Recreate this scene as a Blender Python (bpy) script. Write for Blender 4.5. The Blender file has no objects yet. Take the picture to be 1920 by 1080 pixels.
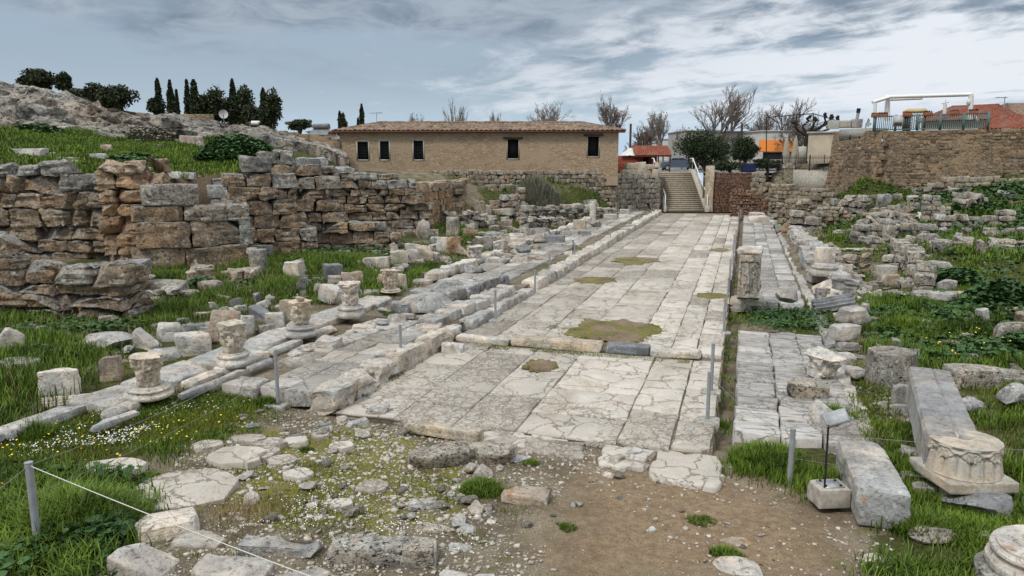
import bpy, math, random
import numpy as np
from mathutils import Vector, Matrix
# ------------------------------------------------------------ camera, light, sky, exposure
F=1397.0; EYE=4.5; YAW=math.atan(433/F); PIT=math.atan(240/F)
CY,SY,CP,SP=math.cos(YAW),math.sin(YAW),math.cos(PIT),math.sin(PIT)
SC=bpy.context.scene
cd=bpy.data.cameras.new('camera'); cam=bpy.data.objects.new('camera',cd); SC.collection.objects.link(cam)
cam.location=(0,0,EYE); cam.rotation_euler=(math.pi/2-PIT,0,YAW)
cd.sensor_width=36; cd.lens=36*F/1920; cd.clip_start=.1; cd.clip_end=8000; SC.camera=cam
SC.view_settings.view_transform='Standard'; SC.view_settings.look='None'
SC.view_settings.exposure=0.44; SC.view_settings.gamma=1
SUN_EL,SUN_AZ=math.radians(52),math.radians(205)      # azimuth of the sun seen from above, from +Y clockwise
sd=bpy.data.lights.new('sun','SUN'); sun=bpy.data.objects.new('sun',sd); SC.collection.objects.link(sun)
sd.energy=1.5; sd.angle=math.radians(10); sd.color=(1,.95,.87)
sv=Vector((math.sin(SUN_AZ)*math.cos(SUN_EL),math.cos(SUN_AZ)*math.cos(SUN_EL),math.sin(SUN_EL)))
sun.rotation_euler=sv.to_track_quat('Z','Y').to_euler()
COL=SC.collection

class NT:
    def __init__(s,tree): s.t=tree; s.n=tree.nodes; s.l=tree.links; s.n.clear()
    def node(s,typ,**kw):
        x=s.n.new(typ)
        for k,v in kw.items():
            if k.startswith('i_'): s.put(x.inputs[k[2:].replace('_',' ')],v)
            else: setattr(x,k,v)
        return x
    def put(s,inp,v):
        if isinstance(v,bpy.types.NodeSocket): s.l.new(v,inp)
        elif isinstance(v,(tuple,list)): inp.default_value=tuple(v)+((1,) if inp.type=='RGBA' and len(v)==3 else ())
        else: inp.default_value=v
    def m(s,op,a,b=0.0,c=None,cl=False):
        x=s.n.new('ShaderNodeMath'); x.operation=op; x.use_clamp=cl
        s.put(x.inputs[0],a); s.put(x.inputs[1],b)
        if c is not None: s.put(x.inputs[2],c)
        return x.outputs[0]
    def vm(s,op,a,b):
        x=s.n.new('ShaderNodeVectorMath'); x.operation=op; s.put(x.inputs[0],a)
        if op=='SCALE': s.put(x.inputs['Scale'],b)
        else: s.put(x.inputs[1],b)
        return x.outputs[0]
    def noise(s,vec,sc,det=4,rough=.55,dist=0.0,col=False):
        x=s.n.new('ShaderNodeTexNoise'); s.l.new(vec,x.inputs['Vector'])
        for k,v in (('Scale',sc),('Detail',det),('Roughness',rough),('Distortion',dist)): x.inputs[k].default_value=v
        return x.outputs['Color' if col else 'Fac']
    def vor(s,vec,sc,feat='F1',out='Distance',rnd=1.0):
        x=s.n.new('ShaderNodeTexVoronoi'); x.feature=feat; s.l.new(vec,x.inputs['Vector'])
        x.inputs['Scale'].default_value=sc; x.inputs['Randomness'].default_value=rnd
        return x.outputs[out]
    def rng(s,v,a,b,c=0.0,d=1.0,smooth=True):
        x=s.n.new('ShaderNodeMapRange'); x.interpolation_type='SMOOTHSTEP' if smooth else 'LINEAR'; x.clamp=True
        s.put(x.inputs[0],v)
        for i,q in enumerate((a,b,c,d)): s.put(x.inputs[i+1],q)
        return x.outputs[0]
    def mix(s,f,a,b,blend='MIX'):
        x=s.n.new('ShaderNodeMix'); x.data_type='RGBA'; x.blend_type=blend
        s.put(x.inputs[0],f); s.put(x.inputs[6],a); s.put(x.inputs[7],b); return x.outputs[2]
    def sep(s,v):
        x=s.n.new('ShaderNodeSeparateXYZ'); s.l.new(v,x.inputs[0]); return x.outputs
    def comb(s,a,b,c):
        x=s.n.new('ShaderNodeCombineXYZ')
        for i,q in enumerate((a,b,c)): s.put(x.inputs[i],q)
        return x.outputs[0]
    def attr(s,name,out='Fac'):
        x=s.n.new('ShaderNodeAttribute'); x.attribute_name=name; return x.outputs[out]

def world():
    w=bpy.data.worlds.new('World'); SC.world=w; w.use_nodes=True; k=NT(w.node_tree)
    tc=k.node('ShaderNodeTexCoord').outputs['Generated']
    x,y,z=k.sep(tc)
    # heading frame: h across (right), f forward, z up
    h=k.m('ADD',k.m('MULTIPLY',x,CY),k.m('MULTIPLY',y,SY))
    f=k.m('ADD',k.m('MULTIPLY',x,-SY),k.m('MULTIPLY',y,CY))
    zz=k.m('ADD',k.m('MAXIMUM',z,0.0),.10)
    ca,sa=math.cos(math.radians(29)),math.sin(math.radians(29))   # the cloud bands run towards the left of the view
    along=k.m('ADD',k.m('MULTIPLY',h,-sa),k.m('MULTIPLY',f,ca))
    across=k.m('ADD',k.m('MULTIPLY',h,ca),k.m('MULTIPLY',f,sa))
    p=k.comb(k.m('MULTIPLY',k.m('DIVIDE',along,zz),.20),k.m('MULTIPLY',k.m('DIVIDE',across,zz),.40),k.m('MULTIPLY',z,1.0))
    q=k.comb(k.m('MULTIPLY',h,2.6),k.m('MULTIPLY',f,2.6),k.m('MULTIPLY',z,9.0)); lump=k.noise(q,1.5,7,.6,.6); lump2=k.noise(q,4.2,6,.62,.5)
    n1=k.noise(p,.75,5,.55,.5); n2=k.noise(k.vm('ADD',p,(7.3,2.1,0)),2.4,7,.62,.7); n3=k.noise(k.vm('ADD',p,(1,9,3)),7,6,.6,.4)
    sky=k.node('ShaderNodeTexSky',sky_type='NISHITA',sun_disc=False,sun_elevation=SUN_EL,sun_rotation=SUN_AZ)
    nish=k.vm('SCALE',sky.outputs[0],.055)
    az=k.m('DIVIDE',h,k.m('MAXIMUM',f,.05))
    # cover: left and top are closed grey cloud, the right opens into lit white streaks
    u=k.m('ADD',k.m('MULTIPLY',az,1.0),k.m('MULTIPLY',z,-1.9))
    right=k.rng(u,-.62,.30)
    dark=(.145,.195,.255); white=(.60,.63,.675)
    lowc=k.mix(k.rng(z,.0,.13),(.40,.50,.61),(.31,.385,.465))
    base=k.mix(.28,lowc,nish)
    dk=k.m('MULTIPLY',k.rng(k.m('ADD',k.m('ADD',k.m('MULTIPLY',n1,.35),k.m('MULTIPLY',lump,.45)),k.m('ADD',k.m('MULTIPLY',n2,.2),k.m('MULTIPLY',k.rng(z,.12,.20),.13))),.44,.60),k.rng(z,.06,.17))
    base=k.mix(dk,base,k.mix(k.rng(k.m('ADD',k.m('MULTIPLY',n2,.4),k.m('MULTIPLY',lump2,.6)),.36,.62),dark,(.30,.35,.41)))
    hi=k.m('ADD',k.m('MULTIPLY',k.m('ADD',k.m('MULTIPLY',n2,.55),k.m('MULTIPLY',lump2,.45)),.6),k.m('ADD',k.m('MULTIPLY',n3,.26),k.m('MULTIPLY',right,.165)))
    wfac=k.m('MULTIPLY',k.rng(k.m('SUBTRACT',hi,k.m('MULTIPLY',k.rng(z,.13,.20),.05)),.495,.60),k.m('MULTIPLY',k.rng(z,.015,.075),k.m('ADD',k.m('MULTIPLY',right,.75),.25)))
    base=k.mix(wfac,base,white)
    base=k.mix(k.m('MULTIPLY',k.rng(z,.08,.0),.65),base,(.40,.53,.67))
    # overhead the overcast is bright, as an overcast sky is
    up=k.rng(z,.24,.75)
    base=k.mix(up,base,(.86,.89,.93))
    below=k.rng(z,-.02,-.10)
    base=k.mix(below,base,(.12,.12,.10))
    bg=k.node('ShaderNodeBackground'); k.put(bg.inputs[0],base); bg.inputs[1].default_value=1.0
    o=k.node('ShaderNodeOutputWorld'); k.l.new(bg.outputs[0],o.inputs[0])
world()

# ------------------------------------------------------------ pixel <-> world (the camera above)
def ray(px,py):
    a=(px-960)/F; b=(540-py)/F
    return (-SY*CP+a*CY-b*SY*SP, CY*CP+a*SY+b*CY*SP, -SP+b*CP)
def at(px,py,D):
    d=ray(px,py); t=D/(-SY*d[0]+CY*d[1]); return np.array((d[0]*t,d[1]*t,EYE+d[2]*t))
def gz(px,py,z=0.0):
    d=ray(px,py); t=(z-EYE)/d[2]; return np.array((d[0]*t,d[1]*t,z))
def depth(P): return -SY*P[0]+CY*P[1]

# ------------------------------------------------------------ numpy noise
def _h(i,j,k,s):
    with np.errstate(over='ignore'):
        v=(i.astype(np.uint32)*np.uint32(374761393)+j.astype(np.uint32)*np.uint32(668265263)+k.astype(np.uint32)*np.uint32(2246822519)+np.uint32((s*3266489917+12345)&0xffffffff))
        v=(v^(v>>np.uint32(13)))*np.uint32(1274126177); v=v^(v>>np.uint32(16))
    return v.astype(np.float64)/4294967295.0
def vn(P,s=0):
    I=np.floor(P).astype(np.int64); f=P-I; f=f*f*(3-2*f); r=0
    for a in (0,1):
        for b in (0,1):
            for c in (0,1):
                w=(f[:,0] if a else 1-f[:,0])*(f[:,1] if b else 1-f[:,1])*(f[:,2] if c else 1-f[:,2])
                r=r+w*_h(I[:,0]+a,I[:,1]+b,I[:,2]+c,s)
    return r*2-1
def fbm(P,o=3,s=0):
    r=0;a=1;t=0
    for i in range(o): r=r+a*vn(P*(2.03**i)+i*17.3,s+i); t+=a; a*=.5
    return r/t
def fbm2(X,Y,sc,o=3,s=0):
    return fbm(np.stack([X*sc,Y*sc,np.zeros_like(X)+.37],1),o,s)

# ------------------------------------------------------------ mesh helpers
def mk(name,V,FS,mats,parent=None,tone=None,cov=None,midx=None,sharp=None,smooth=True):
    me=bpy.data.meshes.new(name); V=np.asarray(V,dtype=np.float32)
    me.vertices.add(len(V)); me.vertices.foreach_set('co',V.ravel())
    FS=[np.asarray(f,dtype=np.int32) for f in FS if len(f)]
    nl=sum(f.size for f in FS); nf=sum(len(f) for f in FS)
    me.loops.add(nl); me.polygons.add(nf)
    me.loops.foreach_set('vertex_index',np.concatenate([f.ravel() for f in FS]))
    st=[];o=0
    for f in FS: st.append(o+np.arange(len(f))*f.shape[1]); o+=f.size
    me.polygons.foreach_set('loop_start',np.concatenate(st).astype(np.int32))
    if smooth: me.polygons.foreach_set('use_smooth',np.ones(nf,dtype=bool))
    if midx is not None: me.polygons.foreach_set('material_index',np.asarray(midx,dtype=np.int32))
    me.update(calc_edges=True)
    if tone is not None:
        a=me.attributes.new('tone','FLOAT','POINT'); a.data.foreach_set('value',np.asarray(tone,dtype=np.float32))
    if cov is not None:
        a=me.attributes.new('cov','FLOAT_COLOR','POINT'); a.data.foreach_set('color',np.asarray(cov,dtype=np.float32).ravel())
    for m in (mats if isinstance(mats,(list,tuple)) else [mats]): me.materials.append(m)
    if sharp: me.set_sharp_from_angle(angle=math.radians(sharp))
    ob=bpy.data.objects.new(name,me); COL.objects.link(ob)
    if parent: ob.parent=parent
    return ob
class B:
    def __init__(s): s.V=[];s.F={};s.T=[];s.M={};s.n=0
    def add(s,V,FS,tone=0.5,mi=0):
        V=np.asarray(V,dtype=float)
        for f in FS:
            f=np.asarray(f)
            if len(f)==0: continue
            s.F.setdefault(f.shape[1],[]).append(f+s.n); s.M.setdefault(f.shape[1],[]).append(np.full(len(f),mi))
        s.V.append(V); s.T.append(np.full(len(V),tone) if np.isscalar(tone) else tone); s.n+=len(V)
    def box(s,lo,hi,R=None,tone=.5,mi=0):
        lo,hi=np.minimum(lo,hi),np.maximum(lo,hi)
        V=np.array([[ (lo,hi)[a][0],(lo,hi)[b][1],(lo,hi)[c][2]] for a in (0,1) for b in (0,1) for c in (0,1)],float)
        if R is not None: V=R(V)
        s.add(V,[[(0,1,3,2),(4,6,7,5),(0,4,5,1),(2,3,7,6),(0,2,6,4),(1,5,7,3)]],tone,mi)
    def quad(s,a,b,c,d,tone=.5,mi=0): s.add([a,b,c,d],[[(0,1,2,3)]],tone,mi)
    def tube(s,pts,rad,n=6,tone=.5,mi=0,cap=True):
        pts=np.asarray(pts,float); m=len(pts); rad=np.broadcast_to(rad,(m,)) if np.ndim(rad) else np.full(m,rad)
        V=[];
        for i in range(m):
            d=pts[min(i+1,m-1)]-pts[max(i-1,0)]; d=d/(np.linalg.norm(d)+1e-9)
            a=np.cross(d,(0,0,1) if abs(d[2])<.9 else (1,0,0)); a/=np.linalg.norm(a); b=np.cross(d,a)
            for j in range(n):
                t=2*math.pi*j/n; V.append(pts[i]+rad[i]*(a*math.cos(t)+b*math.sin(t)))
        q=[(i*n+j,i*n+(j+1)%n,(i+1)*n+(j+1)%n,(i+1)*n+j) for i in range(m-1) for j in range(n)]
        s.add(V,[q],tone,mi)
        if cap and n>2:
            s.add(V[:n],[[tuple(range(n))]],tone,mi); s.add(V[-n:],[[tuple(range(n))[::-1]]],tone,mi)
    def lathe(s,prof,n=28,c=(0,0,0),tone=.5,mi=0,fn=None,cap=True):
        V=[]
        for r,z in prof:
            for j in range(n):
                t=2*math.pi*j/n; rr=r*(fn(t,z) if fn else 1); V.append((c[0]+rr*math.cos(t),c[1]+rr*math.sin(t),c[2]+z))
        m=len(prof)
        q=[(i*n+j,i*n+(j+1)%n,(i+1)*n+(j+1)%n,(i+1)*n+j) for i in range(m-1) for j in range(n)]
        FS=[q]
        if cap: FS.append([tuple((m-1)*n+j for j in range(n)),tuple(j for j in range(n))[::-1]])
        s.add(V,FS,tone,mi)
    def build(s,name,mats,parent=None,sharp=None,smooth=True):
        FS=[np.concatenate(s.F[k]) for k in s.F]; mi=np.concatenate([np.concatenate(s.M[k]) for k in s.F])
        return mk(name,np.concatenate(s.V),FS,mats,parent,np.concatenate(s.T),None,mi,sharp,smooth)
    def arr(s): return np.concatenate(s.V)
_ct={}
def cube(n):
    if n in _ct: return _ct[n]
    idx={};P=[];Q=[]
    def v(i,j,k):
        if (i,j,k) not in idx: idx[(i,j,k)]=len(P);P.append((i,j,k))
        return idx[(i,j,k)]
    for a in range(3):
        for e in (0,n):
            for i in range(n):
                for j in range(n):
                    c=[]
                    for (u,w) in ((i,j),(i+1,j),(i+1,j+1),(i,j+1)):
                        q=[0,0,0];q[a]=e;q[(a+1)%3]=u;q[(a+2)%3]=w;c.append(v(*q))
                    Q.append(c if e else c[::-1])
    _ct[n]=(np.array(P),np.array(Q)); return _ct[n]
def block(size,n=5,r=.04,amp=.02,seed=0,chips=2,cut=.15,freq=2.2,jit=.04,fine=None):
    """weathered stone block: rounded box, corner fractures, uneven faces; base centred on the origin"""
    rs=np.random.RandomState(seed%100000); I,Q=cube(n); h=np.array(size,float)/2; r=min(r,h.min()*.7)
    P=np.zeros((len(I),3))
    for a in range(3):
        u=np.linspace(-1,1,n+1)
        if n>=3: inner=1-r/h[a]; u=np.concatenate([[-1],np.linspace(-inner,inner,n-1),[1]])
        P[:,a]=u[I[:,a]]*h[a]
    C=np.clip(P,-(h-r),(h-r)); d=P-C; L=np.linalg.norm(d,axis=1,keepdims=True)+1e-9; dn=d/L; P=C+dn*r
    # corner jitter (trilinear)
    J=rs.uniform(-1,1,(2,2,2,3))*jit*h.mean()*2; U=(P/h+1)/2
    for a in (0,1):
        for b in (0,1):
            for c in (0,1):
                w=(U[:,0] if a else 1-U[:,0])*(U[:,1] if b else 1-U[:,1])*(U[:,2] if c else 1-U[:,2]); P=P+w[:,None]*J[a,b,c]
    S=rs.uniform(0,99,3)
    P=P+dn*(amp*fbm(P*freq+S,3,seed%977))[:,None]
    if fine is None: fine=amp*1.1 if n>=5 else 0
    if fine: P=P+dn*(fine*(np.minimum(0,vn(P*freq*3+S,seed%571))+.6*vn(P*np.array([1.2,1.2,7.0])*freq*.8+S,seed%333)))[:,None]
    for _ in range(chips):
        nv=rs.choice([-1,1],3)*rs.uniform(.25,1,3); nv/=np.linalg.norm(nv)
        if rs.rand()<.6: nv[2]=abs(nv[2])
        m=(P@nv).max(); c=m-cut*rs.uniform(.3,1)*h.mean()*2; e=np.maximum(0,P@nv-c); P=P-e[:,None]*nv
    P[:,2]+=h[2]; return P,Q
def rubble(size,n=4,seed=0,chips=9,amp=.06):
    rs=np.random.RandomState(seed%100000); I,Q=cube(n); P=I/n*2.0-1; P=P/np.linalg.norm(P,axis=1,keepdims=True)
    P=P*(1+.12*vn(P*1.7+rs.uniform(0,50,3),3))[:,None]
    for _ in range(chips):
        nv=rs.normal(size=3); nv/=np.linalg.norm(nv); m=(P@nv).max(); c=m*rs.uniform(.50,.80); e=np.maximum(0,P@nv-c); P=P-e[:,None]*nv
    dn=P/np.linalg.norm(P,axis=1,keepdims=True); P=P+dn*(amp*fbm(P*3+rs.uniform(0,50,3),2,5))[:,None]
    P=(P-(P.max(0)+P.min(0))/2)/(P.max(0)-P.min(0))*np.array(size,float); P[:,2]+=size[2]*.42
    return P,Q
def rotz(P,a):
    c,s=math.cos(a),math.sin(a); P=np.asarray(P,float); return np.stack([P[:,0]*c-P[:,1]*s,P[:,0]*s+P[:,1]*c,P[:,2]],1)
USED={}
def tag(o,label=None,cat=None,group=None,kind=None):
    if label: o['label']=label
    if cat: o['category']=cat
    if group: o['group']=group
    if kind: o['kind']=kind
    return o
def empty(name,loc,rz=0):
    o=bpy.data.objects.new(name,None); COL.objects.link(o); o.location=loc; o.rotation_euler=(0,0,rz); o.empty_display_size=.2; return o

# ------------------------------------------------------------ materials
def mat(name,fn,rough=.9,spec=.2):
    m=bpy.data.materials.new(name); m.use_nodes=True; k=NT(m.node_tree)
    p=k.node('ShaderNodeBsdfPrincipled'); o=k.node('ShaderNodeOutputMaterial'); k.l.new(p.outputs[0],o.inputs[0])
    p.inputs['Roughness'].default_value=rough; p.inputs['Specular IOR Level'].default_value=spec
    c,b=fn(k,p)
    k.put(p.inputs['Base Color'],c)
    if b is not None:
        bn=k.node('ShaderNodeBump'); bn.inputs['Strength'].default_value=b[1]; bn.inputs['Distance'].default_value=b[2]
        k.l.new(b[0],bn.inputs['Height']); k.l.new(bn.outputs[0],p.inputs['Normal'])
    return m
def ocoord(k,world=False):
    if world: return k.node('ShaderNodeNewGeometry').outputs['Position']
    tc=k.node('ShaderNodeTexCoord').outputs['Object']; r=k.node('ShaderNodeObjectInfo').outputs['Random']
    q=k.m('ADD',k.m('MULTIPLY',r,71.0),k.m('MULTIPLY',k.attr('tone'),13.0))
    return k.vm('ADD',tc,k.comb(q,k.m('MULTIPLY',q,1.7),0.0))
def stone(name,light,mid,dark,orange=0.0,pit=1.0,sc=1.0,crust=(.36,.37,.36),crustf=.6,crack=0.0,spots=.5,bump=.9,world=False):
    def fn(k,p):
        v=ocoord(k,world); t=k.attr('tone')
        a=k.noise(v,1.3*sc,5,.6,.3); b=k.noise(v,6*sc,7,.68,.2); c=k.noise(v,22*sc,5,.65); w=k.vm('ADD',v,k.vm('SCALE',k.noise(v,3*sc,3,col=True),.12))
        col=k.mix(k.rng(a,.38,.60),mid,light); hue=k.noise(k.vm('ADD',v,(2,7,5)),.9*sc,4,.6); col=k.mix(.55,col,k.vm('MULTIPLY',col,k.mix(k.rng(hue,.36,.62),(.92,.97,1.01),(1.30,1.04,.78))))
        st=k.noise(k.vm('MULTIPLY',v,(1.0,1.0,.35)),2.2*sc,5,.6,.6); col=k.mix(k.m('MULTIPLY',k.rng(st,.60,.40),.45),col,dark); col=k.mix(k.rng(b,.50,.32,0,.35+.5*pit*pit),col,dark)
        nz=k.sep(k.node('ShaderNodeNewGeometry').outputs['Normal'])[2]
        cf=k.m('MULTIPLY',k.rng(k.m('ADD',nz,k.m('MULTIPLY',k.m('SUBTRACT',a,.5),1.6)),.1,.9),crustf)
        cf=k.m('MAXIMUM',cf,k.m('MULTIPLY',k.rng(k.m('ADD',t,k.m('MULTIPLY',k.m('SUBTRACT',b,.5),1.2)),.62,.95),crustf))
        col=k.mix(cf,col,k.mix(k.rng(b,.35,.65),k_dark(crust,.5),crust))
        if spots:
            s1=k.m('MULTIPLY',k.rng(k.vor(w,5.5*sc),.30,.16),k.rng(c,.42,.56)); col=k.mix(k.m('MULTIPLY',s1,spots),col,(.60,.59,.54))
            s2=k.m('MULTIPLY',k.rng(k.vor(k.vm('ADD',w,(5,3,1)),9*sc),.26,.15),k.rng(b,.45,.60)); col=k.mix(k.m('MULTIPLY',s2,spots*.6),col,(.07,.07,.065))
        pz=k.m('MULTIPLY',k.rng(k.noise(k.vm('MULTIPLY',v,(1.0,1.0,1.8)),13*sc,4,.75,.6),.44,.33),k.rng(b,.62,.42)); col=k.mix(k.m('MULTIPLY',k.m('MAXIMUM',pz,k.m('MULTIPLY',k.rng(c,.48,.36),.6)),min(1,.85*pit)),col,k_dark(dark,.32))  # pits coloured near black: dirt plus the painted shade of cavities
        if crack:
            e=k.vor(k.vm('ADD',v,k.vm('SCALE',k.noise(v,1.6,4,col=True),.7)),1.3*sc,'DISTANCE_TO_EDGE')
            ck=k.m('MULTIPLY',k.rng(e,.035,.008),crack); col=k.mix(ck,col,(.07,.06,.05))
        if orange:
            oz=k.m('MULTIPLY',k.rng(k.noise(k.vm('ADD',v,(3,8,2)),2.6*sc,6,.7),.66-.20*orange,.72-.14*orange),k.rng(c,.35,.5))
            col=k.mix(k.m('MULTIPLY',oz,.8),col,(.36,.185,.075))
        big=k.noise(v,.55*sc,4,.6,.8); col=k.mix(k.m('MULTIPLY',k.rng(big,.52,.66),.35*pit),col,k_dark(dark,.7))
        br=k.m('ADD',k.m('MULTIPLY',t,.5),.78); col=k.vm('MULTIPLY',col,k.comb(br,br,br))
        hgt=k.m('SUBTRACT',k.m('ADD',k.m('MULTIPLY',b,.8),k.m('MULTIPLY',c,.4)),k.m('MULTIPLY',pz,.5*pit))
        if crack: hgt=k.m('SUBTRACT',hgt,k.m('MULTIPLY',ck,.5))
        return col,(hgt,bump,.06/sc)
    return mat(name,fn)
def k_dark(c,f): return tuple(x*f for x in c)
def plain(name,c,rough=.6,var=.15,sc=8,metal=0.0,bump=.1):
    def fn(k,p):
        v=ocoord(k); n=k.noise(v,sc,5,.6); p.inputs['Metallic'].default_value=metal
        return k.mix(k.rng(n,.3,.7),k_dark(c,1-var),tuple(min(1,x*(1+var)) for x in c)),(n,bump,.01)
    return mat(name,fn,rough)
M={}
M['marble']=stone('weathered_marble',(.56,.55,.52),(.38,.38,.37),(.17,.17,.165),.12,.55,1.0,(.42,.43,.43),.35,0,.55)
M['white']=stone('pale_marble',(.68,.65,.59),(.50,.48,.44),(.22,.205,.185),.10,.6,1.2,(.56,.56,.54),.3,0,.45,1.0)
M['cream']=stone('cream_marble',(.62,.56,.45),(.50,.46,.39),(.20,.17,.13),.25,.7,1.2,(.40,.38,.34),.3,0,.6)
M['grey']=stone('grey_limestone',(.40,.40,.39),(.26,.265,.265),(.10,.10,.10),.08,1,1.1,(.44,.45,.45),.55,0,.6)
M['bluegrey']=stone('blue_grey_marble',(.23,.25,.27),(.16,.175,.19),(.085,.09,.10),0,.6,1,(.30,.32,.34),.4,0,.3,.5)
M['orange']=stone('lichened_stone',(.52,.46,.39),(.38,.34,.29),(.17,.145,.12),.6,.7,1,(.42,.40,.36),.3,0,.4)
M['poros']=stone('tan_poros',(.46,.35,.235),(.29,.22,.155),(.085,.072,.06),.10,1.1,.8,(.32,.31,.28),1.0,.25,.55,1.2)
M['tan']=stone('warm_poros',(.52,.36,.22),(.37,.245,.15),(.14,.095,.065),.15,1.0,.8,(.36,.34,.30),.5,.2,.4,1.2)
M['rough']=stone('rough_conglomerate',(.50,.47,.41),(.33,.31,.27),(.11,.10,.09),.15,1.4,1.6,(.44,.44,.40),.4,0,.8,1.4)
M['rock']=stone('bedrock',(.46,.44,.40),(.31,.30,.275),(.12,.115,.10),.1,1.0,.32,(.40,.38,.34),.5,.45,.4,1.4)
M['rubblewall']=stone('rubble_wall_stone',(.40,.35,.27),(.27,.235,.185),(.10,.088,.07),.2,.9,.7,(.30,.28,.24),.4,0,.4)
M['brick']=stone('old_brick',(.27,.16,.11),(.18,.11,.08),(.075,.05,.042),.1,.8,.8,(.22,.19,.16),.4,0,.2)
M['post']=plain('grey_steel',(.27,.28,.29),.45,.1)
M['black']=plain('black_metal',(.02,.02,.022),.5)
M['concrete']=plain('concrete',(.38,.35,.30),.9,.3,9,0,.4)
M['concgrey']=plain('footing_concrete',(.30,.29,.26),.9,.35,14,0,.5)
M['rope']=plain('pale_rope',(.60,.60,.56),.9,.1,60)
M['darkrope']=plain('wire_rope',(.22,.22,.20),.8,.1,60)
M['whitep']=plain('white_paint',(.72,.72,.70),.5,.08)
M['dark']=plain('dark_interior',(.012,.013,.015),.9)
M['glass']=plain('dark_glass',(.02,.025,.03),.15)
M['wood']=plain('dark_wood',(.09,.05,.035),.8,.3,12)
M['trunk']=plain('bark',(.11,.09,.075),.95,.35,9,0,.5)
M['twig']=plain('twigs',(.15,.125,.11),.95,.25,3)
M['paletwig']=plain('pale_twigs',(.22,.19,.165),.95,.25,3)
M['plaster']=plain('beige_plaster',(.50,.43,.33),.9,.14,1.2,0,.1)
M['plaster2']=plain('grey_plaster',(.36,.35,.32),.9,.2,1.5)
M['plaster3']=plain('white_plaster',(.58,.57,.54),.9,.12,1.5)
M['awning']=plain('orange_canvas',(.50,.165,.03),.8,.1)
M['cloth']=plain('beige_canvas',(.36,.32,.26),.9,.15)
M['blue']=plain('blue_canvas',(.02,.025,.08),.9)
M['teal']=plain('teal_paint',(.075,.15,.145),.6)
M['terra']=plain('terracotta',(.24,.10,.055),.8,.3)
M['red']=plain('red_boards',(.20,.045,.025),.8,.35,6)
M['car']=plain('blue_grey_car_paint',(.085,.11,.15),.25,.02)
M['tyre']=plain('tyre_rubber',(.015,.015,.015),.9)
M['signw']=plain('sign_panel',(.42,.44,.44),.35,.06,20)
M['steel']=plain('galvanised_steel',(.34,.35,.36),.4,.1,20,.3)
M['yel']=plain('straw_mat',(.45,.36,.20),.9,.2)
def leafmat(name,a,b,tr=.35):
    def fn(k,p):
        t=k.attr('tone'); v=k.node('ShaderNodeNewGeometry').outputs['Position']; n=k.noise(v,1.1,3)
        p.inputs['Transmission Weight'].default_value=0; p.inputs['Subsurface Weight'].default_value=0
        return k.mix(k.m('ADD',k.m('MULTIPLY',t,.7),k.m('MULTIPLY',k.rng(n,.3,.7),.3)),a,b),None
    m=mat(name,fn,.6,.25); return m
M['grass']=leafmat('grass_blades',(.020,.045,.004),(.185,.285,.028))
M['ygrass']=leafmat('short_weeds',(.05,.075,.008),(.22,.26,.03))
M['mallow']=leafmat('mallow_leaves',(.012,.038,.010),(.075,.155,.045))
M['cypress']=leafmat('cypress_foliage',(.008,.014,.007),(.06,.08,.035))
M['pine']=leafmat('pine_foliage',(.010,.018,.008),(.065,.08,.03))
M['ever']=leafmat('evergreen_foliage',(.008,.016,.006),(.045,.07,.022))
M['dryleaf']=leafmat('dry_leaves',(.10,.055,.03),(.22,.13,.07))
M['dry']=leafmat('dry_stalks',(.20,.15,.08),(.40,.31,.17))
M['brush']=leafmat('grey_brush',(.10,.10,.07),(.22,.21,.15))
M['daisy']=plain('daisy_petals',(.85,.85,.82),.7,.02)
M['yflower']=plain('yellow_petals',(.80,.60,.04),.7,.05)
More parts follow.
